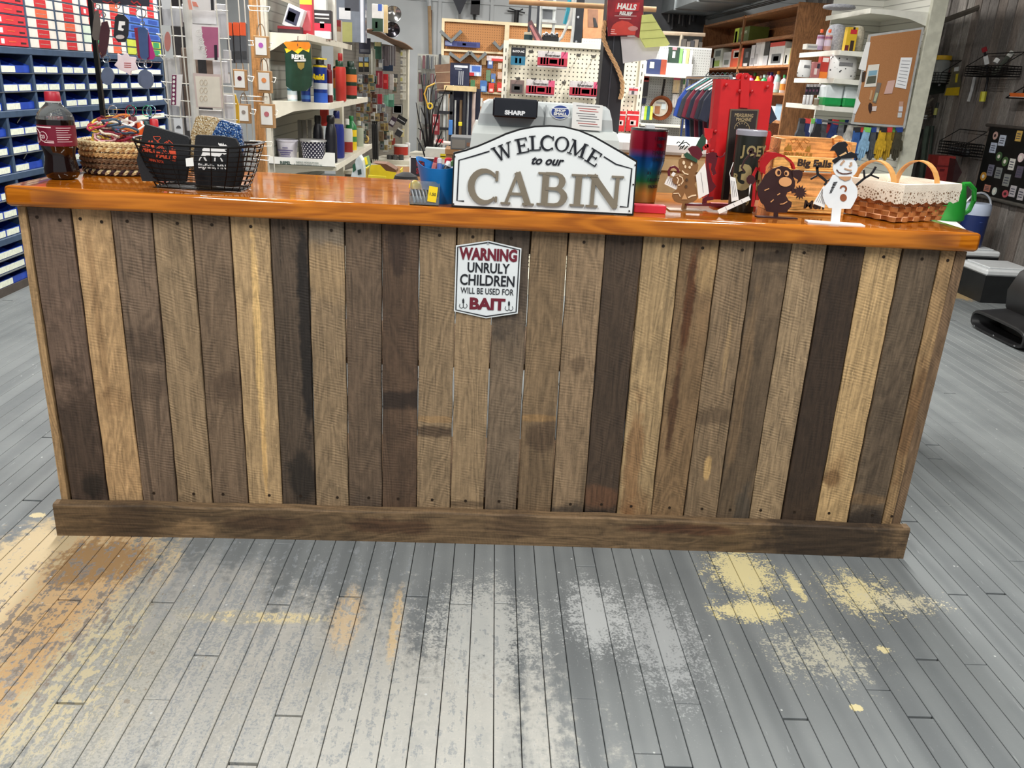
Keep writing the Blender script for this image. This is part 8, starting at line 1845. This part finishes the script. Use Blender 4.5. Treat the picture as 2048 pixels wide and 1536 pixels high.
    for k, (x0, nm) in enumerate(((1649, 'left'), (1689, 'right'))):
        xc, zb, w, h = slot(x0, 168, x0 + (38 if k == 0 else 30), 211, Y); h = zb + h - zs
        o = MB().rbox(-w / 2, w / 2, 0, .12, 0, h * .94, .012).build('paper_towels', mat((206, 214, 216), .4, var=.06), loc=(xc, Y, zs), label='wrapped pack of paper towels, white over green, %s of two' % nm, cat='paper towels', group='paper towel packs')
        MB().rbox(-w / 2 - .001, w / 2 + .001, -.001, .121, 0, h * .46, .012).build('green_wrap', mat((24, 140, 70), .4), o); MB().prism([(-w * .3, h * .9), (0, h * 1.02), (w * .3, h * .9)], .02, .10, 'y').build('wrap_fold', mat((214, 222, 224), .4), o)
    for k in range(5): hang(1612 + k * 7, 168, 1618 + k * 7, 190, Y + .12, (34, 28, 36), 'dark packet with a white top, %s of the row on the lower white shelf' % ORD[k], 'packet', 'packet', bands=((0, .75, 1, 1, (206, 206, 206)), (0, .3, .5, .5, (110, 60, 90))), group='dark packets', hook=False)
    for k in range(3): pround(1607 + k * 7, 190, 1613 + k * 7, 206, Y, 'jar', (206, 206, 206), (226, 226, 226), 'little silver jar, %s on the lower white shelf' % ORD[k], 'jar', 'jar', z0=zs, group='silver jars')
    pround(1630, 196, 1640, 209, Y - .0, 'jar', (130, 120, 100), (190, 190, 186), 'glass jar before the paper towels', 'jar', 'jar', z0=zs)
    # cork board on the near end
    Yc = ya - .05; o, rt = flat('cork_board', [(1738, 69), (1848, 54), (1810, 256), (1703, 248)], Yc, .012, mat((206, 208, 206), .4, .4), label='large cork notice board in a silver frame on the gondola end', cat='notice board')
    ck = N('cork'); ck.out(ck.mix(ck.noise(ck.pos(), 240, 3), rgba((150, 100, 60)), rgba((184, 130, 84))), .9); flat('cork', [(1742, 73), (1843, 59), (1806, 251), (1708, 244)], Yc - .002, .004, ck.m, o, rt)
    def note(pts, c, l, lines=0, art=(), cat='paper', name='pinned_paper'):
        q, r2 = flat(name, pts, Yc - .006, .0015, mat(c, .6, var=.03), label=l, cat=cat, group='notes on the cork board')
        for k in range(lines):
            u = (k + 1) / (lines + 1); (ax, ay), (bx, by), (cx, cy), (dx, dy) = pts
            pstroke('print', [(ax + (dx - ax) * u + 3, ay + (dy - ay) * u), (bx + (cx - bx) * u - 3, by + (cy - by) * u)], 1.0, Yc - .0068, .0006, mat((130, 132, 138), .6, var=0), q, r2)
        for p2, cc in art: flat('print', p2, Yc - .0068, .0006, mat(cc, .6, var=.1), q, r2)
    note([(1802, 115), (1825, 115), (1812, 178), (1790, 174)], (236, 238, 240), 'white typed page at the right of the cork board', 8); note([(1733, 84), (1741, 84), (1731, 142), (1717, 138)], (232, 232, 230), 'curled blank page hanging off the left frame of the cork board')
    note([(1737, 130), (1759, 128), (1752, 173), (1728, 174)], (222, 218, 208), 'photo print of a truck under blue sky', art=(([(1738, 142), (1755, 140), (1753, 150), (1736, 152)], (130, 170, 190)), ([(1736, 153), (1753, 151), (1751, 166), (1732, 168)], (84, 86, 74)))); note([(1725, 144), (1732, 143), (1729, 163), (1723, 164)], (60, 46, 36), 'small dark photo tucked behind the truck print'); note([(1755, 165), (1763, 166), (1752, 207), (1745, 204)], (120, 110, 100), 'narrow strip photo in the middle of the cork board', art=(([(1752, 185), (1757, 186), (1751, 203), (1747, 202)], (170, 180, 150)),)); note([(1742, 180), (1746, 181), (1742, 200), (1738, 199)], (190, 150, 110), 'tiny tan slip beside the strip photo'); note([(1776, 162), (1791, 160), (1784, 187), (1768, 188)], (206, 170, 160), 'pink photo collage on the cork board'); note([(1714, 192), (1721, 206), (1711, 228), (1706, 226)], (226, 228, 230), 'white card hanging off the lower left frame'); note([(1744, 213), (1754, 212), (1752, 222), (1743, 222)], (214, 200, 196), 'small square card low on the cork board')
    for k, (a, b) in enumerate(((1799, 208), (1798, 218), (1796, 230))): note([(a, b - 5), (a + 8, b - 5), (a + 7, b + 5), (a - 1, b + 5)], ((190, 150, 130), (206, 206, 214), (200, 204, 206))[k], 'little square card, %s of the stacked three' % ('top', 'middle', 'bottom')[k])
    q, r2 = flat('bottle_opener', [(1740, 205), (1744, 208), (1744, 220), (1740, 227), (1737, 218), (1737, 210)], Yc - .008, .004, mat((60, 40, 36), .4), label='dark pendant hanging on the cork board', cat='pendant')
    # gloves hanging below
    hand = [(-.35, 1.0), (.35, 1.0), (.40, .60), (.62, .55), (.75, .28), (.62, .22), (.45, .38), (.40, .05), (.28, .0), (.2, .06), (.18, .28), (.12, .28), (.10, -.05), (-.02, -.1), (-.1, -.05), (-.1, .27), (-.16, .27), (-.18, -.02), (-.3, -.03), (-.36, .04), (-.36, .3), (-.42, .3), (-.46, .12), (-.58, .12), (-.6, .5), (-.42, .62)]
    cols = [((60, 62, 66), 'dark grey'), ((40, 50, 96), 'navy'), ((190, 196, 200), 'white and blue'), ((30, 30, 34), 'black with a lime cuff'), ((80, 82, 86), 'slate'), ((196, 50, 60), 'red cuffed'), ((36, 56, 110), 'blue cuffed'), ((120, 122, 126), 'grey'), ((34, 34, 38), 'black'), ((206, 204, 196), 'cream'), ((40, 80, 140), 'denim blue'), ((34, 60, 110), 'deep blue'), ((130, 170, 200), 'sky blue'), ((70, 76, 84), 'graphite'), ((40, 44, 52), 'ink'), ((196, 156, 30), 'yellow'), ((176, 140, 30), 'mustard checked'), ((160, 130, 40), 'dark yellow'), ((60, 56, 40), 'olive')]
    for k, (c, nm) in enumerate(cols):
        x = 1606 + k * 11.2 if k < 10 else 1716 + (k - 10) * 10.6; y0 = (238 + .4 * k) if k < 10 else 256; Yg = 3.99 + (.1 if k < 10 else -.06) + .025 * (k % 3)
        s = (PY(x, y0, Yg) - CO).dot(CR[2]) / F; a = PY(x, y0, Yg); H = 58 * s; W = 15 * s
        mb = MB().prism([(u * W, (v - 1) * H) for u, v in hand], 0, .03, 'y'); o = mb.build('work_glove', mat(c, .8, var=.2, scale=30), loc=(a.x, Yg, a.z), rot=(0, .1 * math.sin(k * 2.3), 0), label='%s work glove, %s in the row below the white shelves' % (nm, (ORD + ['thirteenth', 'fourteenth', 'fifteenth', 'sixteenth', 'seventeenth', 'eighteenth', 'nineteenth'])[k]), cat='glove', group='work gloves hanging on the gondola')
        MB().prism([(-.37 * W, -.14 * H), (.37 * W, -.14 * H), (.36 * W, .02 * H), (-.36 * W, .02 * H)], -.002, .032, 'y').build('cuff', mat(((30, 30, 34), (206, 60, 60), (120, 190, 90), (30, 60, 130), (220, 220, 216))[k % 5], .7), o)
    MB().tube([(-.66, .02, 1.115), (.02, .02, 1.075)], .008, 6).build('glove_rail', STEEL, t)
gondola_right()

# ------------------------------------------------------------------ things on the barn board wall
def wall_things():
    XW = 3.985
    def wp(x, y_, off=.06): return PX(x, y_, XW - off)
    def basket(x0, y0, x1, y1, label, Yn=None):
        a, b = wp(x0, y1, .13), wp(x1, y1, .13); zt_ = wp((x0 + x1) / 2, y0, .13).z; zb = min(a.z, b.z); y1_, y0_ = max(a.y, b.y), min(a.y, b.y); L = min(.55, y1_ - y0_)
        yc = (y0_ + y1_) / 2; h = max(.07, min(.16, zt_ - zb)); t = thing('wire_basket', label, 'basket', (XW - .08, yc, zb))
        for q in range(5):
            z = h * q / 4; MB().tube([(-.09, -L / 2, z), (.06, -L / 2, z), (.06, L / 2, z), (-.09, L / 2, z)], .0035, 5, True).build('wire', BLKWIRE, t)
        for q in range(12):
            y_ = -L / 2 + L * q / 11; MB().tube([(-.09, y_, h), (-.09, y_, 0), (.06, y_, 0), (.06, y_, h)], .0025, 4).build('wire', BLKWIRE, t)
        MB().tube([(.055, -L / 2, h + .10), (.055, L / 2, h + .10)], .004, 5).build('top_wire', BLKWIRE, t)
        for sy in (-1, 1): MB().tube([(.055, sy * L / 2, h + .10), (-.09, sy * L / 2, h)], .0035, 5).build('brace', BLKWIRE, t)
        return t, (XW - .08, yc, zb), L, h
    t, c, L, h = basket(1828, 146, 1888, 166, 'black wire basket on the barn wall holding the yellow lidded jar')
    p = PY(1843, 162, c[1] - L * .25)
    s = (Vector((c[0], c[1], c[2])) - CO).dot(CR[2]) / F
    o = MB().lathe([(14 * s, 0), (14.5 * s, .01), (14.5 * s, 38 * s), (12 * s, 42 * s)], 20).build('plastic_jar', mat((200, 204, 200), .15, var=.05, trans=.5), smooth=True, loc=(c[0] - .02, c[1] - L * .2, c[2] + .004), label='clear plastic jar with a yellow lid in the wall basket', cat='jar')
    MB().lathe([(15 * s, 42 * s), (15.5 * s, 44 * s), (15 * s, 50 * s), (6 * s, 51 * s)], 20).build('lid', mat((226, 180, 30), .4), o, smooth=True)
    def pack(pts, Y, c, l, bands=(), th=.03, cat='tool', name='packaged_tool'):
        o, rt = flat(name, pts, Y, th, mat(c, .4, var=.12), label=l, cat=cat, group='packaged tools on the barn wall')
        for p2, cc in bands: flat('print', p2, Y - .002, .003, mat(cc, .4), o, rt)
    Yw = lambda x, y_, off=.055: wp(x, y_, off).y
    pack([(1858, 155), (1868, 130), (1886, 128), (1880, 150), (1868, 162)], Yw(1870, 145), (150, 150, 160), 'grey and white packaged tool behind the jar', (([(1860, 152), (1870, 145), (1868, 158)], (220, 222, 226)),))
    pack([(1866, 168), (1878, 148), (1904, 140), (1890, 186), (1858, 190)], Yw(1880, 165), (46, 54, 46), 'dark green packaged pruner with white labels', (([(1881, 155), (1887, 153), (1880, 172), (1876, 172)], (230, 232, 232)), ([(1889, 152), (1894, 151), (1886, 168), (1884, 168)], (230, 232, 232)), ([(1894, 140), (1902, 139), (1899, 145), (1893, 146)], (150, 30, 40))))
    pack([(1908, 135), (1918, 133), (1922, 165), (1918, 190), (1890, 191), (1900, 165)], Yw(1908, 165), (110, 106, 84), 'yellow based packaged tool with a hang tab', (([(1894, 176), (1920, 174), (1917, 191), (1889, 191)], (226, 190, 30)), ([(1909, 135), (1918, 133), (1917, 142), (1908, 143)], (226, 228, 226)), ([(1912, 148), (1917, 147), (1914, 165), (1910, 165)], (230, 210, 60))))
    t, c, L, h = basket(1938, 138, 2010, 152, 'black wire basket on the barn wall holding long tools')
    def stick(pts, r_, c_, l, off=.05, cat='tool', name='hand_tool', parts=()):
        Yq = Yw(*pts[len(pts) // 2], off); r0 = PY(*pts[-1], Yq); o = MB().tube([PY(x, y_, Yq) - r0 for x, y_ in pts], r_, 6).build(name, mat(c_, .4, var=.1), loc=r0, label=l, cat=cat, group='long tools on the barn wall')
        for p2, r2, cc in parts: MB().tube([PY(x, y_, Yq - .005) - r0 for x, y_ in p2], r2, 6).build('grip', mat(cc, .4), o)
    stick([(1968, 95), (1973, 130), (1975, 160), (1970, 185), (1965, 203)], .010, (30, 30, 34), 'black handled tool with red end and yellow tag in the right basket', parts=(([(1968, 95), (1970, 103)], .02, (150, 30, 40)), ([(1971, 112), (1974, 128)], .018, (226, 228, 228)), ([(1968, 183), (1964, 203)], .022, (206, 200, 50))))
    stick([(2022, 106), (2005, 128), (1985, 150)], .018, (70, 74, 66), 'grey tin snips lying up out of the right basket', parts=(([(2025, 104), (2016, 114)], .02, (190, 192, 186)), ([(1996, 118), (1990, 126)], .02, (220, 222, 220)))); stick([(1950, 152), (1944, 180), (1937, 203)], .013, (190, 192, 192), 'plain silver handle hanging below the right basket', off=.02)
    stick([(1841, 170), (1838, 190), (1836, 206)], .012, (70, 24, 28), 'dark red slim handle on the left of the barn wall'); stick([(1876, 205), (1872, 220), (1868, 236)], .012, (40, 44, 40), 'dark tool with a pale yellow tag', parts=(([(1873, 216), (1870, 230)], .014, (206, 206, 110)),))
    stick([(1836, 207), (1856, 206), (1866, 196)], .010, (150, 142, 128), 'bent metal hook bar below the jar basket'); stick([(1828, 248), (1832, 252), (1854, 251)], .007, (170, 166, 156), 'thin bent wire hook low on the barn wall')
    for k in range(4): stick([(1840, 214 + 6 * k), (1850, 217 + 6 * k), (1862, 213 + 6 * k)], .010, (120, 108, 96), 'curved tin bracket, %s in the nested stack' % ORD[k], cat='bracket', name='tin_bracket')
    pack([(1838, 228), (1846, 230), (1844, 240), (1836, 238)], Yw(1842, 235), (130, 100, 90), 'small rusty tin hook plate'); pack([(1847, 230), (1855, 230), (1854, 238), (1846, 238)], Yw(1850, 234), (226, 230, 228), 'small white price card on the barn wall', cat='card', name='price_card')
    stick([(1856, 252), (1850, 290), (1846, 330), (1840, 380)], .026, (84, 100, 88), 'grey green long handle leaning on the barn wall'); stick([(1866, 252), (1858, 330), (1856, 380)], .012, (60, 74, 66), 'dark green pole leaning beside the grey green handle'); stick([(1845, 258), (1832, 300), (1822, 340)], .012, (50, 54, 50), 'dark pole leaning at the wall corner')
    stick([(1852, 52), (1880, 44), (1940, 22), (2000, -2)], .022, (92, 86, 78), 'long old wooden pole hung high along the barn wall', off=.05, name='old_pole'); stick([(1880, 42), (1878, 55), (1876, 70)], .03, (150, 104, 70), 'small wooden block hanging under the old pole', name='wood_block')
    t, c, L, h = basket(1884, 285, 1938, 305, 'black wire basket low on the barn wall full of dark parts')
    for k in range(5): MB().lathe([(.02, 0), (.028, .02), (.02, .05)], 8).build('dark_part', mat((60, 60, 62), .4, .4), loc=(c[0] - .02, c[1] - L * .3 + L * .15 * k, c[2] + .005), label='dark metal fitting in the low wall basket', cat='fitting', group='dark fittings in the low wall basket')
    pack([(1878, 312), (1912, 313), (1908, 342), (1902, 372), (1868, 370)], Yw(1890, 340, .25), (170, 60, 56), 'red plastic fuel can on the barn wall', (([(1872, 330), (1905, 332), (1905, 335), (1871, 333)], (120, 40, 40)), ([(1880, 338), (1890, 338), (1888, 343), (1879, 343)], (110, 30, 34))), .16, 'fuel can', 'fuel_can')
    pack([(1912, 318), (1924, 345), (1912, 366), (1904, 366)], Yw(1914, 345, .2), (56, 34, 36), 'dark maroon canister behind the fuel can', (), .1, 'canister', 'canister')
    # shelf bracket with orange level
    p = wp(2020, 196, .1); t = thing('wall_bracket', 'thin black wire bracket on the barn wall carrying an orange level', 'bracket', (XW - .05, p.y - .25, p.z)); MB().tube([(-.08, .25, 0), (.04, .05, .17), (.04, -.3, .17)], .005, 5).build('wire', BLKWIRE, t); MB().tube([(-.08, .25, 0), (-.08, -.3, 0)], .005, 5).build('wire', BLKWIRE, t); MB().tube([(.04, .25, 0), (.04, .25, .2)], .004, 5).build('wire', BLKWIRE, t)
    o = MB().rbox(-.02, .02, -.45, .24, 0, .03, .003).build('spirit_level', mat((206, 100, 40), .5), loc=(XW - .10, p.y - .25, p.z + .006), label='orange spirit level resting on the wall bracket', cat='level'); MB().box(-.021, .021, -.45, .24, -.004, .003).build('edge_strip', mat((226, 226, 222), .4), o)
    # magnet board
    tl, bl = PX(1985, 251, XW - .02), PX(1949, 388, XW - .02); zb, zt_ = bl.z, tl.z; y1_ = (tl.y + bl.y) / 2; y0_ = 3.1
    t = thing('magnet_board', 'black magnet board on the barn wall with a grey rail along its foot', 'board', (XW - .02, (y0_ + y1_) / 2, zb)); yc = (y0_ + y1_) / 2
    MB().rbox(-.015, .015, y0_ - yc, y1_ - yc, 0, zt_ - zb, .006).build('panel', mat((10, 14, 14), .5, var=.05), t); MB().tube([(-.02, y0_ - yc, .0), (-.02, y1_ - yc, .0)], .013, 8).build('bottom_rail', mat((120, 118, 112), .4, .5), t); MB().tube([(-.01, y0_ - yc, zt_ - zb), (-.01, y1_ - yc + .05, zt_ - zb)], .012, 8).build('top_rail', mat((70, 64, 60), .6), t)
    mg = [(838, 200, 62, 100, (206, 170, 160), 'round pink rimmed', 1), (925, 262, 95, 130, (196, 206, 222), 'pale blue card', 0), (810, 355, 95, 125, (190, 200, 220), 'light blue card', 0), (1138, 205, 75, 130, (206, 170, 90), 'golden picture', 0), (885, 467, 80, 115, (70, 100, 66), 'dark green leaf', 1), (962, 532, 80, 120, (80, 110, 70), 'green leaf', 1), (1048, 567, 75, 140, (222, 222, 214), 'narrow white', 0), (1165, 482, 80, 115, (226, 206, 206), 'white animal', 1), (775, 642, 75, 140, (120, 120, 136), 'grey photo', 0), (876, 677, 105, 135, (130, 136, 134), 'grey text', 0), (980, 770, 105, 150, (140, 144, 140), 'tilted grey text', 0), (1145, 665, 85, 145, (90, 84, 100), 'dark photo', 0), (685, 722, 90, 110, (206, 150, 60), 'orange butterfly', 1), (732, 872, 80, 85, (190, 130, 110), 'brown and cream', 0), (825, 912, 60, 100, (206, 214, 206), 'pale oval', 1), (965, 945, 85, 95, (190, 90, 100), 'round red and white', 1), (1060, 912, 80, 140, (190, 186, 190), 'light grey panel', 0), (1165, 952, 80, 145, (180, 176, 180), 'pale mauve panel', 0)]
    for k, (cx, cy, w, hh, c_, nm, rd) in enumerate(mg):
        p = PX(1860 + cx / 6.4, 240 + cy / 6.4, XW - .037); q = PX(1860 + (cx + w) / 6.4, 240 + cy / 6.4, XW - .037); s = (p - CO).dot(CR[2]) / F
        W = min(.075, max(.03, (p.y - q.y) * .95)); H = hh / 6.4 * s
        mb = MB()
        if rd: mb.prism([(W / 2 * math.cos(a), H / 2 * math.sin(a)) for a in [j / 14 * 6.283 for j in range(14)]], -.004, 0, 'x')
        else: mb.box(-.004, 0, -W / 2, W / 2, -H / 2, H / 2)
        o = mb.build('fridge_magnet', mat(c_, .4, var=.12, scale=60), loc=(XW - .036, p.y, p.z), label='%s magnet on the black board' % nm, cat='magnet', group='magnets on the black board')
        if not rd:
            for j in range(3): MB().box(-.0048, -.004, -W * .34, W * .34, H * (-.28 + .22 * j), H * (-.2 + .22 * j)).build('print', mat((70, 74, 90), .5, var=0), o)
        else: MB().prism([(W * .22 * math.cos(a), H * .22 * math.sin(a)) for a in [j / 10 * 6.283 for j in range(10)]], -.005, -.004, 'x').build('print', mat((60, 40, 40) if k in (0, 15) else (236, 232, 220), .5, var=0), o)
wall_things()

# ------------------------------------------------------------------ coolers and blower on the floor
def coolers():
    BKP = mat((26, 28, 30), .5, var=.06); WHP = mat((226, 230, 232), .4, var=.03)
    def cooler(p, w, dpt, h, label, rz=0):
        t = thing('cooler', label, 'cooler', (p.x, p.y, 0), rz)
        mb = MB(); vs = []
        for z, e in ((0, .012), (h, 0)): vs += [(e, e, z), (w - e, e, z), (w - e, dpt - e, z), (e, dpt - e, z)]
        mb.add(vs, [(3, 2, 1, 0), (4, 5, 6, 7)] + [(i, (i + 1) % 4, 4 + (i + 1) % 4, 4 + i) for i in range(4)]); mb.build('body', BKP, t)
        MB().rbox(-.006, w + .006, -.006, dpt + .006, h, h + .045, .012).build('lid', WHP, t); MB().rbox(.03, w - .03, .03, dpt - .03, h + .045, h + .055, .006).build('lid_panel', WHP, t)
        return t
    b = PZ(1958, 606, 0); tb = cooler(b, .36, .34, .19, 'black cooler with a white lid nearest the blower')
    a = PZ(1912, 583, 0); ta = cooler(Vector((a.x - .1, a.y + .10, 0)), .42, .30, .24, 'black cooler with a white lid behind, carrying the blue jug')
    st = MB().box(0, .055, -.002, 0, .10, .135).build('sticker', mat((226, 226, 226), .5), ta, loc=(.13, 0.004, 0)); MB().lathe([(.014, 0), (.014, .001)], 10, mtx=Matrix.Rotation(math.pi / 2, 4, 'X')).build('badge', mat((196, 60, 40), .5), ta, loc=(.21, .002, .165))
    z = .24 + .056; g = PZ(1972, 518, z); g = Vector((a.x - .1 + .26, a.y + .25, z)); s = (g - CO).dot(CR[2]) / F
    t = thing('water_jug', 'blue insulated water jug with a white lid and bail handle', 'water jug', g)
    R0 = 24 * s; H = 62 * s
    MB().lathe([(R0 * .9, 0), (R0 * .95, .01), (R0, H * .9), (R0, H)], 28).build('body', mat((24, 44, 100), .4, var=.06), t, smooth=True); MB().lathe([(R0 * 1.03, H), (R0 * 1.06, H + .01), (R0 * 1.06, H + 16 * s), (R0 * .98, H + 22 * s), (R0 * .3, H + 23 * s)], 28).build('lid', mat((196, 208, 230), .4, var=.03), t, smooth=True)
    MB().tube([(R0 * 1.1 * math.cos(math.pi * q / 12), 0, H + 12 * s + 30 * s * math.sin(math.pi * q / 12)) for q in range(13)], .007, 7).build('bail_handle', mat((206, 210, 214), .3, .3), t, smooth=True)
    MB().rbox(-.01, .01, -R0 * 1.04, -R0 * .9, H * .78, H * .82, .003).build('brand_mark', mat((50, 70, 130), .4), t)
coolers()
def blower():
    BK = mat((20, 20, 22), .42, var=.06); x0 = 3.06; y0, y1 = 2.16, 2.68; yc = (y0 + y1) / 2
    t = thing('air_mover', 'black plastic floor blower with a wide low outlet', 'blower', (3.34, yc, 0)); hw = (y1 - y0) / 2
    prof = [(-.04, .0), (.16, .0), (.24, .10), (.25, .24), (.20, .36), (.10, .44), (-.02, .44), (-.12, .37), (-.165, .26), (-.15, .16)]
    MB().prism(prof, -hw * .62, hw * .62, 'y').build('housing', BK, t, smooth=True)
    for sy in (-1, 1):
        MB().lathe([(.17, 0), (.15, .03), (.05, .034)], 24, mtx=Matrix.Translation((.04, sy * hw * .62, .22)) @ Matrix.Rotation(-sy * math.pi / 2, 4, 'X')).build('intake_grille', BK, t, smooth=True)
    mb = MB(); n = 20; vs = []
    def rr(a, b, r_): return [(a * (abs(math.cos(q)) ** .4) * (1 if math.cos(q) > 0 else -1), b * (abs(math.sin(q)) ** .6) * (1 if math.sin(q) > 0 else -1)) for q in [2 * math.pi * k / n for k in range(n)]]
    for x, a, b, zc in ((-.28, hw, .055, .06), (-.27, hw + .006, .06, .062), (-.1, hw * .85, .075, .08), (.04, hw * .62, .10, .11)): vs += [(x, y_, zc + z) for y_, z in rr(a, b, 0)]
    for x, a, b, zc in ((-.281, hw - .012, .043, .06), (-.14, hw * .7, .05, .07)): vs += [(x, y_, zc + z) for y_, z in rr(a, b, 0)]
    fs = [(j * n + k, j * n + (k + 1) % n, (j + 1) * n + (k + 1) % n, (j + 1) * n + k) for j in range(3) for k in range(n)] + [(4 * n + k, k, (k + 1) % n, 4 * n + (k + 1) % n) for k in range(n)] + [(4 * n + k, 5 * n + k, 5 * n + (k + 1) % n, 4 * n + (k + 1) % n) for k in range(n)] + [tuple(range(5 * n, 6 * n))]
    mb.add(vs, fs); mb.build('outlet', BK, t, smooth=True)
    MB().rbox(-.14, .2, -hw * .5, hw * .5, .44, .49, .015).build('top_cap', BK, t); MB().tube([(.0, -.1, .49), (.0, -.06, .53), (.0, .06, .53), (.0, .1, .49)], .014, 7).build('carry_handle', mat((150, 40, 44), .4), t)
    for yy_ in (-.2, -.0, .2): MB().lathe([(.006, 0), (.005, .004)], 8, mtx=Matrix.Translation((-.282, yy_, .02)) @ Matrix.Rotation(-math.pi / 2, 4, 'Y')).build('screw', CHROME, t)
    q = MB().prism([(.055 * math.cos(math.radians(a)), .05 * math.sin(math.radians(a))) for a in (90, 150, 210, 270, 330, 30)], -.004, 0, 'x').build('badge', mat((90, 90, 88), .4), t, loc=(-.162, -.05, .29), rot=(0, .1, 0)); MB().prism([(-.035, .0), (-.01, .03), (.035, .01), (.02, -.025), (-.02, -.02)], -.006, -.004, 'x').build('emblem', mat((190, 36, 44), .4), q)
    MB().rbox(-.02, .012, -.5, .1, 0, .20, .003).build('floor_board_offcut', mat((170, 136, 96), .7), loc=(3.02, 1.92, 0), rot=(0, 0, .1), label='pale plywood edge standing by the blower at the photo edge', cat='board')
blower()
